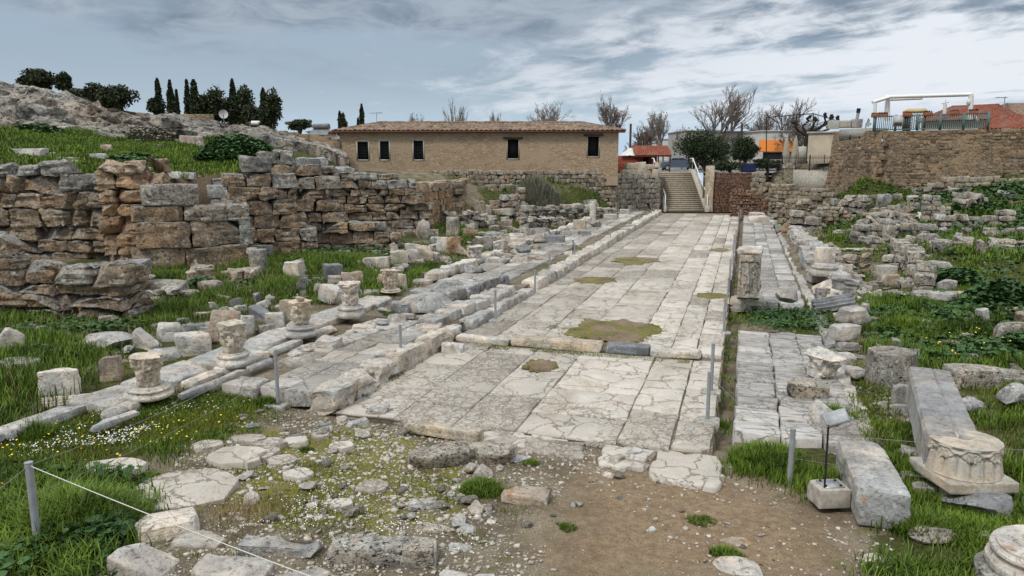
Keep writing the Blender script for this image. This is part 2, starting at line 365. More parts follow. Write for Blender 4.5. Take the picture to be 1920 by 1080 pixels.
def paving(name,light,mid,dirt,warm,stri=0.0):
    def fn(k,p):
        v=k.node('ShaderNodeNewGeometry').outputs['Position']; t=k.attr('tone')
        o=k.vm('ADD',v,k.comb(k.m('MULTIPLY',t,31.0),k.m('MULTIPLY',t,17.0),0.0))
        a=k.noise(o,.9,6,.62,.4); b=k.noise(o,5,8,.7,.5); c=k.noise(v,24,5,.7); big=k.noise(o,.28,4,.6)
        x=k.sep(v)[0]
        wp=k.vm('ADD',o,k.vm('SCALE',k.noise(o,2.2,5,.65,col=True),.55))
        col=k.mix(k.rng(k.m('ADD',a,k.m('MULTIPLY',k.m('SUBTRACT',t,.5),.28)),.34,.64),mid,light)
        col=k.mix(k.m('MULTIPLY',k.rng(k.noise(k.vm('ADD',o,(9,4,0)),1.7,5,.6),.50,.66),.45),col,warm)
        # broken zones: cracked pieces with dirt between; more of it away from the worn middle strip
        e1=k.vor(wp,1.25,'DISTANCE_TO_EDGE'); e2=k.vor(wp,4.2,'DISTANCE_TO_EDGE'); e3=k.vor(wp,9.5,'DISTANCE_TO_EDGE')
        brk=k.rng(k.m('ADD',k.m('ADD',a,big),k.m('MULTIPLY',k.m('SUBTRACT',.5,t),.5)),.80,1.12)
        c1=k.m('MULTIPLY',k.rng(e1,.020,.005),k.rng(b,.30,.50)); c2=k.m('MULTIPLY',k.rng(e2,.04,.010),k.rng(brk,.42,1.0)); c3=k.m('MULTIPLY',k.rng(e3,.09,.02),k.rng(brk,.75,1.25))
        ck=k.m('MAXIMUM',c1,k.m('MAXIMUM',c2,c3))
        col=k.mix(k.m('MULTIPLY',k.rng(b,.56,.38),k.m('ADD',k.m('MULTIPLY',brk,.42),.12)),col,dirt)
        col=k.mix(k.m('MULTIPLY',k.rng(c,.45,.33),.4),col,(.17,.145,.115))
        col=k.mix(k.m('MULTIPLY',k.rng(c,.58,.72),.2),col,(.70,.67,.61))
        if stri:
            sn=k.noise(k.vm('MULTIPLY',o,(.9,7.0,1.0)),1.6,6,.7,.6); col=k.mix(k.m('MULTIPLY',k.rng(sn,.50,.38),stri),col,(.12,.115,.11))
        ms=k.m('MULTIPLY',k.rng(k.noise(o,.8,7,.7),.57,.68),k.rng(c,.4,.55)); col=k.mix(k.m('MULTIPLY',ms,.6),col,(.14,.15,.055))
        col=k.mix(k.m('MULTIPLY',ck,.62),col,(.15,.12,.085))
        so=k.m('MULTIPLY',k.rng(k.noise(k.vm('MULTIPLY',v,(1.0,.45,1.0)),.55,7,.68,.5),.52,.66),k.rng(b,.30,.55)); col=k.mix(k.m('MULTIPLY',so,.55),col,(.23,.185,.13))
        br=k.m('ADD',k.m('MULTIPLY',t,.35),.82); col=k.vm('MULTIPLY',col,k.comb(br,br,br))
        h=k.m('SUBTRACT',k.m('ADD',k.m('MULTIPLY',b,.4),k.m('MULTIPLY',c,.25)),k.m('MULTIPLY',ck,.7))
        return col,(h,.8,.04)
    return mat(name,fn,.85,.25)
M['pave']=paving('road_marble',(.51,.475,.425),(.41,.38,.33),(.30,.26,.205),(.46,.375,.31))
M['pave2']=paving('walkway_slabs',(.50,.485,.45),(.33,.32,.30),(.20,.18,.15),(.36,.31,.26))
M['pave3']=paving('striated_slabs',(.45,.437,.415),(.31,.305,.295),(.20,.18,.155),(.36,.31,.26),.75)
# ------------------------------------------------------------ terrain
def tps(P,Z):
    P=np.array(P,float);n=len(P)
    def K(A,Bp):
        d=((A[:,None,:]-Bp[None])**2).sum(2); return .5*d*np.log(d+1e-9)
    A=np.zeros((n+3,n+3)); A[:n,:n]=K(P,P)+np.eye(n)*.05; A[:n,n]=1; A[:n,n+1:]=P; A[n,:n]=1; A[n+1:,:n]=P.T
    w=np.linalg.solve(A,np.concatenate([Z,[0,0,0]]))
    def f(X,Y):
        X=np.asarray(X,float);Y=np.asarray(Y,float); out=np.empty(X.shape); Q=np.stack([X.ravel(),Y.ravel()],1); o=np.empty(len(Q))
        for i in range(0,len(Q),20000):
            q=Q[i:i+20000]; o[i:i+20000]=K(q,P)@w[:n]+w[n]+q@w[n+1:]
        return o.reshape(X.shape)
    return f
cp=[]
for x in (-6.9,-3.5,-.2):
    for y in (11.5,16,22,30,42,54,64): cp.append((x,y,-.12))
for y in (13,17,22,30,42,54,63): cp.append((-9.2,y,.16)); cp.append((1.1,y,.0)); cp.append((-11.5,y,.22)); cp.append((2.6,y,-.02))
cp+=[(-14,15,.3),(-14,24,.35),(-14,34,.4),(-15,50,.6),(-19,20,.4),(-25,27,.6),(-20,36,.5),(-22,60,.9),(-30,20,.6),(-30,34,.6),(0,7,.08),(-5,7,.1),(-10,7,.15),(5,7,.1),(0,2,.1),(-12,2,.2),(12,4,.3),(-18,8,.35),
 (4,12,.1),(6,15,.15),(6,22,.25),(5,30,.3),(5,40,.35),(5,52,.5),(10,20,.4),(16,22,.6),(12,14,.4)]
def cpx(px,py,z=None,D=None):
    P=gz(px,py,z) if D is None else at(px,py,D); cp.append(tuple(P))
for a in ((1560,430,.45),(1650,470,.6),(1750,440,.9),(1900,470,.9),(1800,420,1.2),(1640,400,1.2),(1560,400,.8),(1480,400,.3)): cpx(*a)
for a in ((1600,348,52),(1700,356,50),(1800,352,48),(1900,334,46),(1980,330,45),(1450,348,64),(1520,350,60),(1560,372,55),(1750,375,44),(1880,370,42)): cpx(a[0],a[1],D=a[2])
for a in ((700,334,51),(850,334,54),(1000,334,57),(1130,330,60),(620,330,50),(560,330,49)): cpx(a[0],a[1],D=a[2])
for a in ((1000,382,.8),(1100,384,.7),(1180,386,.5),(900,410,.6)): cpx(*a)
cpx(1050,352,D=60);cpx(1150,350,D=63);cpx(960,356,D=57)
_tf=tps([c[:2] for c in cp],np.array([c[2] for c in cp]))
def terr(X,Y):
    X=np.atleast_1d(np.asarray(X,float));Y=np.atleast_1d(np.asarray(Y,float))
    z=_tf(X,Y); D=-SY*X+CY*Y
    z=np.clip(z,-.12,4.2)
    edge=np.minimum(np.maximum(-6.9-X,X-.1),3)            # distance outside the road
    edge=np.where((Y<11.2),1.5,edge)
    pa=(SY*0+(X*CY+Y*SY)/np.maximum(D,1)*F+960)
    w=np.clip((pa-1085)/75,0,1)*np.clip((1432-pa)/20,0,1)*np.clip((D-30)/15,0,1); z=z*(1-w)+np.minimum(z,.1)*w
    z=np.where((X>-6.9)&(X<-.3)&(Y>11.4),np.minimum(z,-.10),z); z=np.where((X>-10.2)&(X<-7)&(Y>11.4),np.minimum(z,.15),z); z=np.where((X>-.26)&(X<2.2)&(Y>12)&~((Y>19.9)&(Y<24.1)),np.minimum(z,-.04),z); z=np.where((X>-.29)&(X<.02)&(Y>11.9),-.34,z)
    n=fbm2(X,Y,.55,3,4)*.07+fbm2(X,Y,2.2,3,9)*.035
    return z+n*np.clip(edge,0.05,1)*np.clip((D+2)/8,.4,1)
def G(px,py,flat=True):
    """the ground point the camera ray meets: paving planes first, else the terrain"""
    for z,x0,x1,y0 in ((.32,-10.2,-7.0,11.2),(.12,.0,2.05,12.2),(0.0,-7,-.2,11.2)):
        P=gz(px,py,z)
        if flat and x0<P[0]<x1 and y0<P[1]<64: return P
    d=np.array(ray(px,py)); ts=np.concatenate([np.linspace(6,30,160),np.linspace(30,90,240)])
    X,Y,Z=ts*d[0],ts*d[1],EYE+ts*d[2]; h=terr(X,Y)-Z; i=int(np.argmax(h>0))
    if h[i]<=0: i=len(ts)-1
    if i:
        a=h[i-1]/(h[i-1]-h[i]+1e-9); t=ts[i-1]+a*(ts[i]-ts[i-1])
    else: t=ts[0]
    return np.array((t*d[0],t*d[1],EYE+t*d[2]))
def inpoly(X,Y,poly):
    r=np.zeros(X.shape,bool); n=len(poly)
    for i in range(n):
        x1,y1=poly[i];x2,y2=poly[(i+1)%n]
        c=((y1>Y)!=(y2>Y)); r^=c&(X<(x2-x1)*(Y-y1)/(y2-y1+1e-12)+x1)
    return r
def PW(pp): return [tuple(G(x,y,False)[:2]) for x,y in pp]
# where things grow, as ground areas (outlines read off the photograph, kept in world coordinates)
A_L1=PW([(-80,600),(60,590),(240,602),(330,562),(430,520),(480,500),(520,478),(700,486),(735,530),(690,560),(600,570),(540,560),(450,585),(380,600),(300,625),(190,640),(176,690),(110,700),(60,760),(-80,830)])
A_L2=PW([(200,525),(300,500),(420,480),(480,470),(500,480),(430,520),(330,560),(240,580)])
A_L3=PW([(520,520),(700,500),(860,480),(880,500),(760,530),(700,560),(600,560)])
A_L4=PW([(800,420),(900,400),(980,385),(1240,392),(1190,402),(1060,440),(1000,470),(930,490),(850,480)])
A_L5=PW([(870,335),(1160,330),(1240,385),(1000,384),(900,396)])
A_FL=PW([(-80,835),(60,800),(200,768),(330,745),(440,738),(500,757),(470,790),(440,812),(330,845),(200,880),(90,900),(-80,940)])
A_TB=PW([(-80,900),(60,890),(200,905),(250,960),(230,1030),(150,1085),(-80,1090)])
A_MO=PW([(420,840),(560,800),(740,800),(900,880),(870,980),(640,1010),(440,990),(330,940)])
A_PA=PW([(1060,900),(1230,870),(1400,880),(1520,960),(1620,1090),(1000,1090),(1080,960)])
A_RG=PW([(1375,562),(1550,572),(1565,640),(1380,612)])
A_RT=PW([(1372,805),(1470,800),(1590,800),(1590,905),(1530,930),(1400,880)])
A_RB=PW([(1570,700),(1640,690),(1700,800),(1790,920),(1700,1010),(1700,905),(1600,800)])
A_RC=PW([(1660,1010),(1900,930),(1960,1090),(1640,1090)])
A_RD=PW([(1630,580),(1700,560),(1990,540),(1990,990),(1900,870),(1780,700),(1650,660)])
A_RE=PW([(1545,440),(1700,430),(1720,520),(1640,560),(1600,520)])
A_RF=PW([(1440,400),(1560,355),(1990,335),(1990,560),(1740,570),(1700,460),(1560,440)])
A_DB=PW([(1700,360),(1990,340),(1990,440),(1760,430)])
GREEN=[A_L1,A_L2,A_L3,A_L4,A_L5,A_FL,A_TB,A_RG,A_RT,A_RB,A_RC,A_RD,A_RF]
def cover(X,Y):
    wx=X+fbm2(X,Y,1.1,3,21)*.45; wy=Y+fbm2(X,Y,1.1,3,33)*.45
    R_=.018*np.hypot(X,Y)+.06; J=[(0,0),(1,0),(-1,0),(0,1),(0,-1),(.7,.7),(-.7,-.7),(.7,-.7),(-.7,.7)]
    soft=lambda p,m=1.0: sum(inpoly(wx+a*R_*m,wy+c*R_*m,p)*1.0 for a,c in J)/len(J)
    g=np.zeros(X.shape)
    for p in GREEN: g=np.maximum(g,soft(p))
    g=np.maximum(g,inpoly(wx,wy,A_RE)*.55)
    m=soft(A_MO,1.5); s=soft(A_PA,2.2)
    D=-SY*X+CY*Y
    base=np.clip(.5+fbm2(X,Y,.35,3,77)*1.4,0,1)
    g=np.where((g==0)&(X<-11.2),base*.8+.2,g); g=np.where((g==0)&(X>3.4),base*.8,g)
    w=np.clip(fbm2(X,Y,.5,3,12)*1.5+.35,0,1)*((Y<11.6)&(X>-7)&(X<1.2))
    return np.stack([g,m,s,w],-1)
def ground_mat():
    def fn(k,p):
        v=k.node('ShaderNodeNewGeometry').outputs['Position']; cv=k.attr('cov','Color'); g,m,s=k.sep(cv); wv=k.attr('cov','Alpha')
        a=k.noise(v,1.6,6,.65); b=k.noise(v,9,6,.7); c=k.noise(v,38,4,.7)
        col=k.mix(k.rng(a,.35,.65),(.125,.10,.068),(.235,.20,.148))
        # gravel: pale and dark chips
        for sc,th,cc in ((26,.30,(.52,.49,.43)),(13,.22,(.46,.44,.40)),(48,.32,(.40,.36,.31))):
            e=k.node('ShaderNodeTexVoronoi'); k.l.new(k.vm('ADD',v,k.vm('SCALE',k.noise(v,sc*.6,2,col=True),.03)),e.inputs['Vector']); e.inputs['Scale'].default_value=sc
            r=k.sep(e.outputs['Color'])[0]
            dens=k.m('ADD',.12,k.m('ADD',k.m('MULTIPLY',wv,.45),k.m('MULTIPLY',k.rng(a,.4,.7),.18)))
            f=k.m('MULTIPLY',k.rng(e.outputs['Distance'],th,th*.6),k.m('LESS_THAN',r,dens)); f=k.m('MULTIPLY',f,k.m('SUBTRACT',1,k.m('MULTIPLY',s,.75)))
            col=k.mix(k.m('MULTIPLY',f,.85),col,cc)
        col=k.mix(k.m('MULTIPLY',s,.85),col,k.mix(k.rng(b,.3,.7),(.19,.13,.08),(.34,.25,.16)))
        gr=k.mix(k.rng(b,.35,.65),(.022,.032,.008),(.075,.085,.02))  # green soil under grass, darkened in colour for the shade among blades
        gm=k.rng(k.m('ADD',g,k.m('MULTIPLY',k.m('SUBTRACT',b,.5),1.1)),.35,.75)
        col=k.mix(k.m('MULTIPLY',gm,.92),col,gr)
        mo=k.m('MULTIPLY',k.rng(k.m('ADD',m,k.m('MULTIPLY',k.m('SUBTRACT',a,.5),2.6)),.45,.85),k.rng(b,.36,.54))
        col=k.mix(k.m('MULTIPLY',mo,.9),col,k.mix(k.rng(c,.3,.7),(.085,.09,.010),(.24,.23,.022)))
        m2=k.m('MULTIPLY',k.rng(k.noise(k.vm('ADD',v,(4,4,0)),1.1,6,.7),.52,.62),k.m('SUBTRACT',1,s)); col=k.mix(k.m('MULTIPLY',k.m('MULTIPLY',m2,k.rng(b,.4,.6)),.75),col,(.12,.12,.025))
        col=k.mix(k.m('MULTIPLY',k.rng(c,.46,.34),.7),col,(.04,.032,.022))
        return col,(k.m('ADD',k.m('MULTIPLY',b,.6),k.m('MULTIPLY',c,.5)),.9,.05)
    return mat('ground_soil',fn,.95,.1)
M['ground']=ground_mat()
def terrain_sheet():
    th=np.radians(np.concatenate([np.linspace(-80,-38,22)[:-1],np.linspace(-38,38,430),np.linspace(38,80,22)[1:]]))
    D=np.concatenate([np.linspace(-3,6.5,14)[:-1],6.5*np.exp(np.linspace(0,math.log(73/6.5),350))])
    T,DD=np.meshgrid(th,D); R=np.maximum(DD,2.0)
    h=np.tan(np.clip(T,-1.3,1.3))*R; X=h*CY-DD*SY; Y=h*SY+DD*CY
    Z=terr(X.ravel(),Y.ravel()).reshape(X.shape)
    pa=(X*CY+Y*SY)/np.maximum(DD,1)*F+960; inn=(pa>1160)&(pa<1425); fade=np.where(inn,0,np.clip((DD-66)/2,0,1)); Z=Z*(1-fade)+fade*3.02
    C=cover(X.ravel(),Y.ravel())
    # micro relief in front
    near=np.clip((16-DD)/8,0,1)*((Y<11.2)|(X<-7)|(X>2)); Z=Z+(fbm2(X.ravel(),Y.ravel(),5,3,44).reshape(X.shape)*.022)*near
    m,n=X.shape; i,j=np.meshgrid(np.arange(m-1),np.arange(n-1),indexing='ij'); a=(i*n+j).ravel()
    Q=np.stack([a,a+1,a+n+1,a+n],1)
    o=mk('ground',np.stack([X.ravel(),Y.ravel(),Z.ravel()],1),[Q],M['ground'],cov=C); tag(o,kind='structure')
terrain_sheet()
# ------------------------------------------------------------ paving
def slab_poly(b,cs,z,th,tone,rs,jx=.015,bev=.02,tilt=.006,sub=3):
    pts=[];
    for i in range(4):
        p,q=np.array(cs[i]),np.array(cs[(i+1)%4])
        for k_ in range(sub):
            t=k_/sub; e=p+(q-p)*t; pts.append(e+rs.uniform(-jx,jx,2))
    pts=np.array(pts); c=pts.mean(0); n=len(pts); L=np.linalg.norm(pts-c,axis=1,keepdims=True)
    tx,ty=rs.uniform(-tilt,tilt,2); zz=lambda P:z+(P[:,0]-c[0])*tx+(P[:,1]-c[1])*ty
    inn=c+(pts-c)*(1-bev/L)
    V=np.concatenate([np.c_[inn,zz(inn)],np.c_[pts,zz(pts)-bev*.6],np.c_[pts,zz(pts)-th]])
    q=[(k_,n+k_,n+(k_+1)%n,(k_+1)%n) for k_ in range(n)]+[(n+k_,2*n+k_,2*n+(k_+1)%n,n+(k_+1)%n) for k_ in range(n)]
    b.add(V,[q,[tuple(range(n))]],tone)
def paved(name,xs,y0,y1,z,lens,matl,seed,tonef,gap=.012,edge=0.0,jx=.015,holes=(),parts=False,th=.11,tilt=.010,zj=.013,yslope=0):
    rs=np.random.RandomState(seed); b=B()
    for i in range(len(xs)-1):
        y=y0+rs.uniform(-.1,.1); wob=0
        while y<y1:
            L=rs.uniform(*lens)*(1+.5*(y>35)); ye=min(y+L,y1)
            cx,cy=(xs[i]+xs[i+1])/2,(y+ye)/2
            e0=rs.uniform(0,edge) if i==0 else 0; e1=rs.uniform(0,edge) if i==len(xs)-2 else 0
            if not any(h[0]<cx<h[1] and h[2]<cy<h[3] for h in holes):
                s=rs.uniform(-.07,.07)
                cs=[(xs[i]+gap-e0,y+gap+s),(xs[i+1]-gap+e1,y+gap-s),(xs[i+1]-gap+e1,ye-gap-s*.5),(xs[i]+gap-e0,ye-gap+s*.5)]
                t=tonef(cx,cy,rs)
                slab_poly(b,cs,z+rs.uniform(-zj,zj),th,t,rs,jx,tilt=tilt)
            y=ye
    o=b.build(name,matl,smooth=False); tag(o,kind='structure'); return o
def road_tone(x,y,rs):
    t=.38+.30*np.clip((x+5.6)/3,0,1)+rs.uniform(-.22,.22)
    if rs.rand()<.10: t-=.28
    if x>-.95: t-=.1
    return float(np.clip(t,0.02,1))
paved('road',[-6.9,-5.75,-4.6,-3.5,-1.78,-.92,-.3],11.45,17.0,0,(.9,2.0),M['pave'],3,road_tone,jx=.02)
paved('road',[-6.9,-5.9,-4.75,-3.7,-2.35,-1.5,-.9,-.3],17.35,64.3,.04,(.8,2.2),M['pave'],8,road_tone,jx=.022,holes=((-4.6,-2.4,18.0,19.3),))
b=B(); rs=np.random.RandomState(4)       # the loose slabs of the front edge
for cs,t in ((((-1.95,10.55),(-1.2,10.7),(-1.15,11.42),(-1.95,11.42)),.85),(((-1.15,10.35),(-.15,10.2),(-.15,11.42),(-1.1,11.42)),.8),(((-3.2,10.7),(-2.2,10.75),(-2.3,11.3),(-3.25,11.35)),.5),(((-4.35,10.55),(-3.35,10.7),(-3.4,11.3),(-4.3,11.35)),.35)):
    slab_poly(b,cs,-.035,.12,t-.15,rs,.07,sub=6,tilt=.03)
tag(b.build('road',M['pave'],smooth=False),kind='structure')
def lane(xa,xb,ya,yb,z,name='road_bed'):
    n=int((yb-ya)/.25); X,Y=np.meshgrid(np.linspace(xa,xb,max(3,int((xb-xa)/.15))),np.linspace(ya,yb,n)); Z=z+fbm2(X.ravel(),Y.ravel(),2,3,5)*.012
    C=np.zeros((X.size,4)); C[:,0]=np.clip(fbm2(X.ravel(),Y.ravel(),.9,3,6)*2-.1,0,.6); C[:,3]=.5
    m,k_=X.shape; i,j=np.meshgrid(np.arange(m-1),np.arange(k_-1),indexing='ij'); a=(i*k_+j).ravel()
    tag(mk(name,np.stack([X.ravel(),Y.ravel(),Z],1),[np.stack([a,a+1,a+k_+1,a+k_],1)],M['ground'],cov=C),kind='structure')
lane(-7.0,-.28,11.42,64.4,-.045)
sw=lambda x,y,rs: float(np.clip(.5+rs.uniform(-.3,.3),0,1))
paved('walkway',[-9.2,-8.55,-7.95,-7.35],11.4,17.6,.32,(.6,1.3),M['pave2'],11,sw,jx=.05,edge=.12,tilt=.02,zj=.02,th=.3,holes=((-9.3,-8.5,11.9,12.9),))
paved('walkway',[-10.0,-9.2,-8.5,-7.9],22.5,63.5,.32,(.7,1.5),M['pave2'],12,sw,jx=.05,edge=.15,tilt=.015,zj=.02,th=.3)
lane(-9.1,-7.0,11.6,22,.24,'walkway_bed'); lane(-10.05,-7.0,22,64,.24,'walkway_bed')
paved('walkway',[.03,.78,1.42,2.02],12.1,19.9,.12,(.5,.95),M['pave3'],13,lambda x,y,rs:float(np.clip(.62+rs.uniform(-.3,.3)-(.15 if x>1.3 else 0),0,1)),jx=.035,tilt=.015,zj=.015,th=.35)
paved('walkway',[.03,.7,1.3,1.95],24.2,63,.14,(.5,1.2),M['pave3'],14,lambda x,y,rs:float(np.clip(.62+rs.uniform(-.3,.3),0,1)),jx=.035,tilt=.012,zj=.015,th=.35)
# ------------------------------------------------------------ rows of dressed blocks (kerbs, stylobate, walls)
def row(name,label,cat,pts,w,h,lens,m,seed,z=None,group=None,r=.05,amp=.02,gap=.012,kind='thing',round_=False,chips=2,n=5,jit=.03,zoff=0,skip=0):
    """a line of long stones laid end to end along pts"""
    b=B(); rs=np.random.RandomState(seed); P=[np.array(p,float) for p in pts]
    for i in range(len(P)-1):
        d=P[i+1]-P[i]; L=np.linalg.norm(d); u=d/L; s=0
        while s<L-.1:
            l=min(rs.uniform(*lens),L-s); 
            if L-s-l<.25: l=L-s
            c=P[i]+u*(s+l/2); zz=z if z is not None else float(terr(c[0],c[1])[0])-.08
            if rs.rand()>=skip:
                V,Q=block((l-gap,w*rs.uniform(.9,1.08),h*rs.uniform(.85,1.1)),n,min(h,w)*.45 if round_ else r,amp,seed*131+int(s*97)+i,chips,.18,2.5,jit)
                V=rotz(V,math.atan2(u[1],u[0])+rs.uniform(-.03,.03)); V=V+np.array([c[0]+rs.uniform(-.03,.03),c[1]+rs.uniform(-.03,.03),zz+zoff])
                if skip:
                    c0=np.array([c[0],c[1],zz+zoff]); o=mk(name,V-c0,[Q],m,None,np.full(len(V),float(np.clip(rs.normal(.5,.2),0,1))),sharp=38); o.location=c0; tag(o,label,cat,group,kind)
                else: b.add(V,[Q],float(np.clip(rs.normal(.5,.2),0,1)))
            s+=l
    if skip: return
    o=b.build(name,m,sharp=38)
    tag(o,label,cat,group,kind); return o
row('kerb','long pale kerb of worn marble blocks between the road and the left walkway, nearest run','kerb',[(-7.15,11.4),(-7.12,14.5),(-7.05,17.6)],.55,.42,(.7,1.3),M['white'],5,z=-.07,amp=.07,chips=5,n=8,r=.03,jit=.06)
row('kerb','grey kerb of rounded blocks raised above the dirt gutter beside the first rope posts','kerb',[(-7.75,17.4),(-7.35,20.4),(-7.15,22.6)],.6,.42,(.45,.8),M['marble'],6,z=.1,amp=.04,chips=3,n=6)
row('kerb','low run of long kerb blocks right at the left road edge between two rope posts','kerb',[(-6.95,18.2),(-6.85,21.5),(-6.8,24.0)],.42,.34,(.5,1.5),M['marble'],7,z=-.05,amp=.035,chips=3,n=6)
row('kerb','far pale kerb of the left walkway running back to the stairs','kerb',[(-6.95,24.6),(-6.9,40),(-6.85,63.6)],.6,.42,(.8,1.6),M['white'],8,z=-.05,amp=.05,chips=3)
row('kerb','rear row of grey blocks edging the left walkway behind the gabled stones','kerb',[(-9.1,18.6),(-8.4,21.4),(-8.0,24.5)],.7,.4,(.5,.9),M['grey'],9,z=.2,amp=.05,chips=3)
# stylobate of the vanished colonnade
row('stylobate','low grey marble stylobate course running out of the daisies, nearest part','stylobate',[(-11.1,6.6),(-10.85,9.7)],.42,.22,(1.2,2.0),M['marble'],20,z=.12,amp=.03,round_=True,n=7)
row('stylobate','wide flat stylobate slabs carrying the row of moulded bases','stylobate',[(-10.75,9.7),(-10.7,16),(-10.65,20.5)],.95,.26,(1.1,2.1),M['marble'],21,z=.08,amp=.025,n=7,r=.05)
row('moulding','rounded step moulding stone lying before the stylobate','moulding',[(-10.05,9.4),(-9.95,16.6)],.3,.2,(.5,1.3),M['white'],22,z=.14,amp=.02,round_=True,n=6,skip=.12,group='rounded moulding stones before the stylobate')
row('edging_stone','thin marble edging stone between grass and cracked walkway slabs','edging',[(-9.75,8.8),(-9.45,11.6),(-9.35,15.5)],.16,.14,(.6,1.2),M['marble'],23,z=.22,amp=.015,n=5,skip=.15,group='thin edging stones of the walkway')
row('stylobate_stone','broken stylobate stone along the back half of the left walkway','stylobate stone',[(-10.5,24),(-10.4,40),(-10.3,62)],.5,.35,(.5,1.5),M['white'],24,z=.2,amp=.06,chips=3,skip=.18,jit=.08,group='broken stylobate stones along the far walkway')
row('threshold_step','threshold step across the road: first pale block from the left','step',[(-6.75,17.15),(-5.35,17.15)],.4,.2,(1.5,1.5),M['white'],30,z=-.02,amp=.02)
row('threshold_step','threshold step across the road: long tan block','step',[(-5.3,17.15),(-3.05,17.17)],.46,.22,(3,3),M['cream'],31,z=-.02,amp=.02,n=9)
row('threshold_step','threshold step across the road: blue grey block','step',[(-3.0,17.2),(-1.95,17.2)],.44,.21,(2,2),M['bluegrey'],32,z=-.02,amp=.02,n=7)
row('threshold_step','threshold step across the road: pale block nearest the right edge','step',[(-1.9,17.2),(-.75,17.22)],.42,.2,(2,2),M['white'],33,z=-.02,amp=.02,n=7)
row('front_step','long low buff slab bounding the road in front, on the mossy soil','step',[(-5.35,11.05),(-3.95,11.0)],.3,.2,(2,2),M['cream'],34,z=-.06,amp=.015,n=7)
row('boundary_row','continuous row of heavy broken marble blocks bounding the right ruins','block row',[(3.35,26.5),(3.2,34),(3.0,48)],.7,.6,(.6,1.3),M['marble'],38,amp=.12,chips=5,n=9,jit=.10)
row('boundary_row','lower outer row of rough stones beside the marble boundary row','block row',[(3.95,25.5),(3.9,38)],.5,.35,(.5,1.0),M['rough'],39,amp=.12,chips=5,n=7,jit=.14)
# rear wall of the right walkway
row('block_row','low marble blocks closing the right walkway above the leafy gap','block row',[(.05,24.05),(1.95,24.15)],.4,.42,(.45,.8),M['marble'],36,z=-.2,amp=.04,chips=3)
row('gutter','right inner gutter of long marble pieces beside the right walkway','gutter',[(2.1,12.5),(2.25,20),(2.2,24),(2.25,62)],.32,.2,(.9,1.8),M['marble'],37,z=-.13,amp=.03)

# ------------------------------------------------------------ masonry walls
class Fr:
    def __init__(s,A,Bp):
        s.A=np.array(A[:2],float); d=np.array(Bp[:2],float)-s.A; s.L=float(np.linalg.norm(d)); s.u=d/s.L; s.n=np.array((s.u[1],-s.u[0]))
    def W(s,S,T,Z):
        S,T,Z=np.broadcast_arrays(np.asarray(S,float),np.asarray(T,float),np.asarray(Z,float))
        return np.stack([s.A[0]+s.u[0]*S+s.n[0]*T,s.A[1]+s.u[1]*S+s.n[1]*T,Z],-1)
    def P(s,V): return s.W(V[:,0],V[:,1],V[:,2])
    def px(s,px,py):
        d=np.array(ray(px,py)); t=float(s.A@s.n)/float(d[:2]@s.n); X=d[:2]*t; return float((X-s.A)@s.u),EYE+d[2]*t
def wall(name,label,pa,pb,prof,zb,th,ch,m,seed,lens=(.6,1.5),courses=None,holes=(),cat='stone wall',r=.035,amp=.035,n=4,jit=.05,prot=.06,chips=2,group=None,top=.9,cut=.2):
    """coursed masonry between two plan points (pixel column, distance); its broken top follows prof"""
    A=at(pa[0],300,pa[1]);Bp=at(pb[0],300,pb[1]); f=Fr(A,Bp); b=B(); rs=np.random.RandomState(seed)
    pr=sorted(f.px(x,y) for x,y in prof); S=[p[0] for p in pr]; Zp=[p[1] for p in pr]
    if courses: zs=[zb]+[f.px((pa[0]+pb[0])/2,c)[1] for c in courses]
    else:
        zs=[zb]; 
        while zs[-1]<max(Zp)-.1: zs.append(zs[-1]+ch*rs.uniform(.8,1.25))
    ho=[(f.px(h[0],h[3]),f.px(h[1],h[2])) for h in holes]
    for k_ in range(len(zs)-1):
        z0,z1=zs[k_],zs[k_+1]; s=rs.uniform(-.5,0)*lens[0]+S[0]; E=S[-1]
        while s<E-.05:
            l=rs.uniform(*lens)*(ch if courses is None else 1)/(.5 if courses is None else 1); l=min(l,E-s+.02); c=s+l/2
            tz=np.interp(c,S,Zp)
            if z0+(z1-z0)*.45<tz and not (n>=5 and lens[1]<=1.6 and z1+(z1-z0)*.45>=tz and rs.rand()<.15) and not any(a[0]<c<q[0] and a[1]<(z0+z1)/2<q[1] for a,q in ho):
                last=not (z1+(z1-z0)*.45<tz); hh=(z1-z0)*(rs.uniform(.75,1.2) if last else 1)
                V,Q=block((l-.012,th*rs.uniform(.92,1.05),hh-.01),n,min(r,hh*.3),amp,seed*977+k_*53+int(c*31),chips,cut,2.0,jit)
                V=V+np.array([c,-th/2+rs.uniform(-prot,prot),z0]); 
                t=rs.normal(.42,.2)+(.42*top if last else 0)+(.12 if z0-zb>2 else 0)
                b.add(f.P(V),[Q],float(np.clip(t,0,1)))
            s+=l
    o=b.build(name,m,sharp=27); tag(o,label,cat,group,'thing'); return f
# the ruined shops on the left
wall('ruined_wall','nearest ruined wall of huge grey and brown blocks at the left edge',(-70,19.6),(238,19.0),[(-70,447),(75,447),(77,490),(196,490),(198,534),(238,536)],.2,1.1,.5,M['poros'],101,(1.0,2.2),[578,555,535,490,447],n=11,amp=.10,r=.05,prot=.14,cut=.35,chips=4)
wall('ruined_wall','tall broken wall with overhanging grey blocks behind the near left wall',(-70,29.5),(205,29.2),[(-70,305),(134,305),(137,319),(205,320)],.3,1.0,.5,M['poros'],102,(.6,1.7),[474,450,425,392,360,330,305],n=9,amp=.11,r=.06,prot=.16,cut=.35,chips=3)
wall('ruined_wall','stacked pier of tan blocks between the overhanging wall and the big panel block',(183,28.2),(302,28.6),[(183,300),(232,300),(234,308),(302,309)],.3,1.2,.5,M['tan'],103,(.5,1.3),[478,440,405,380,355,324,300],n=9,amp=.11,r=.055,prot=.12,cut=.35,chips=3)
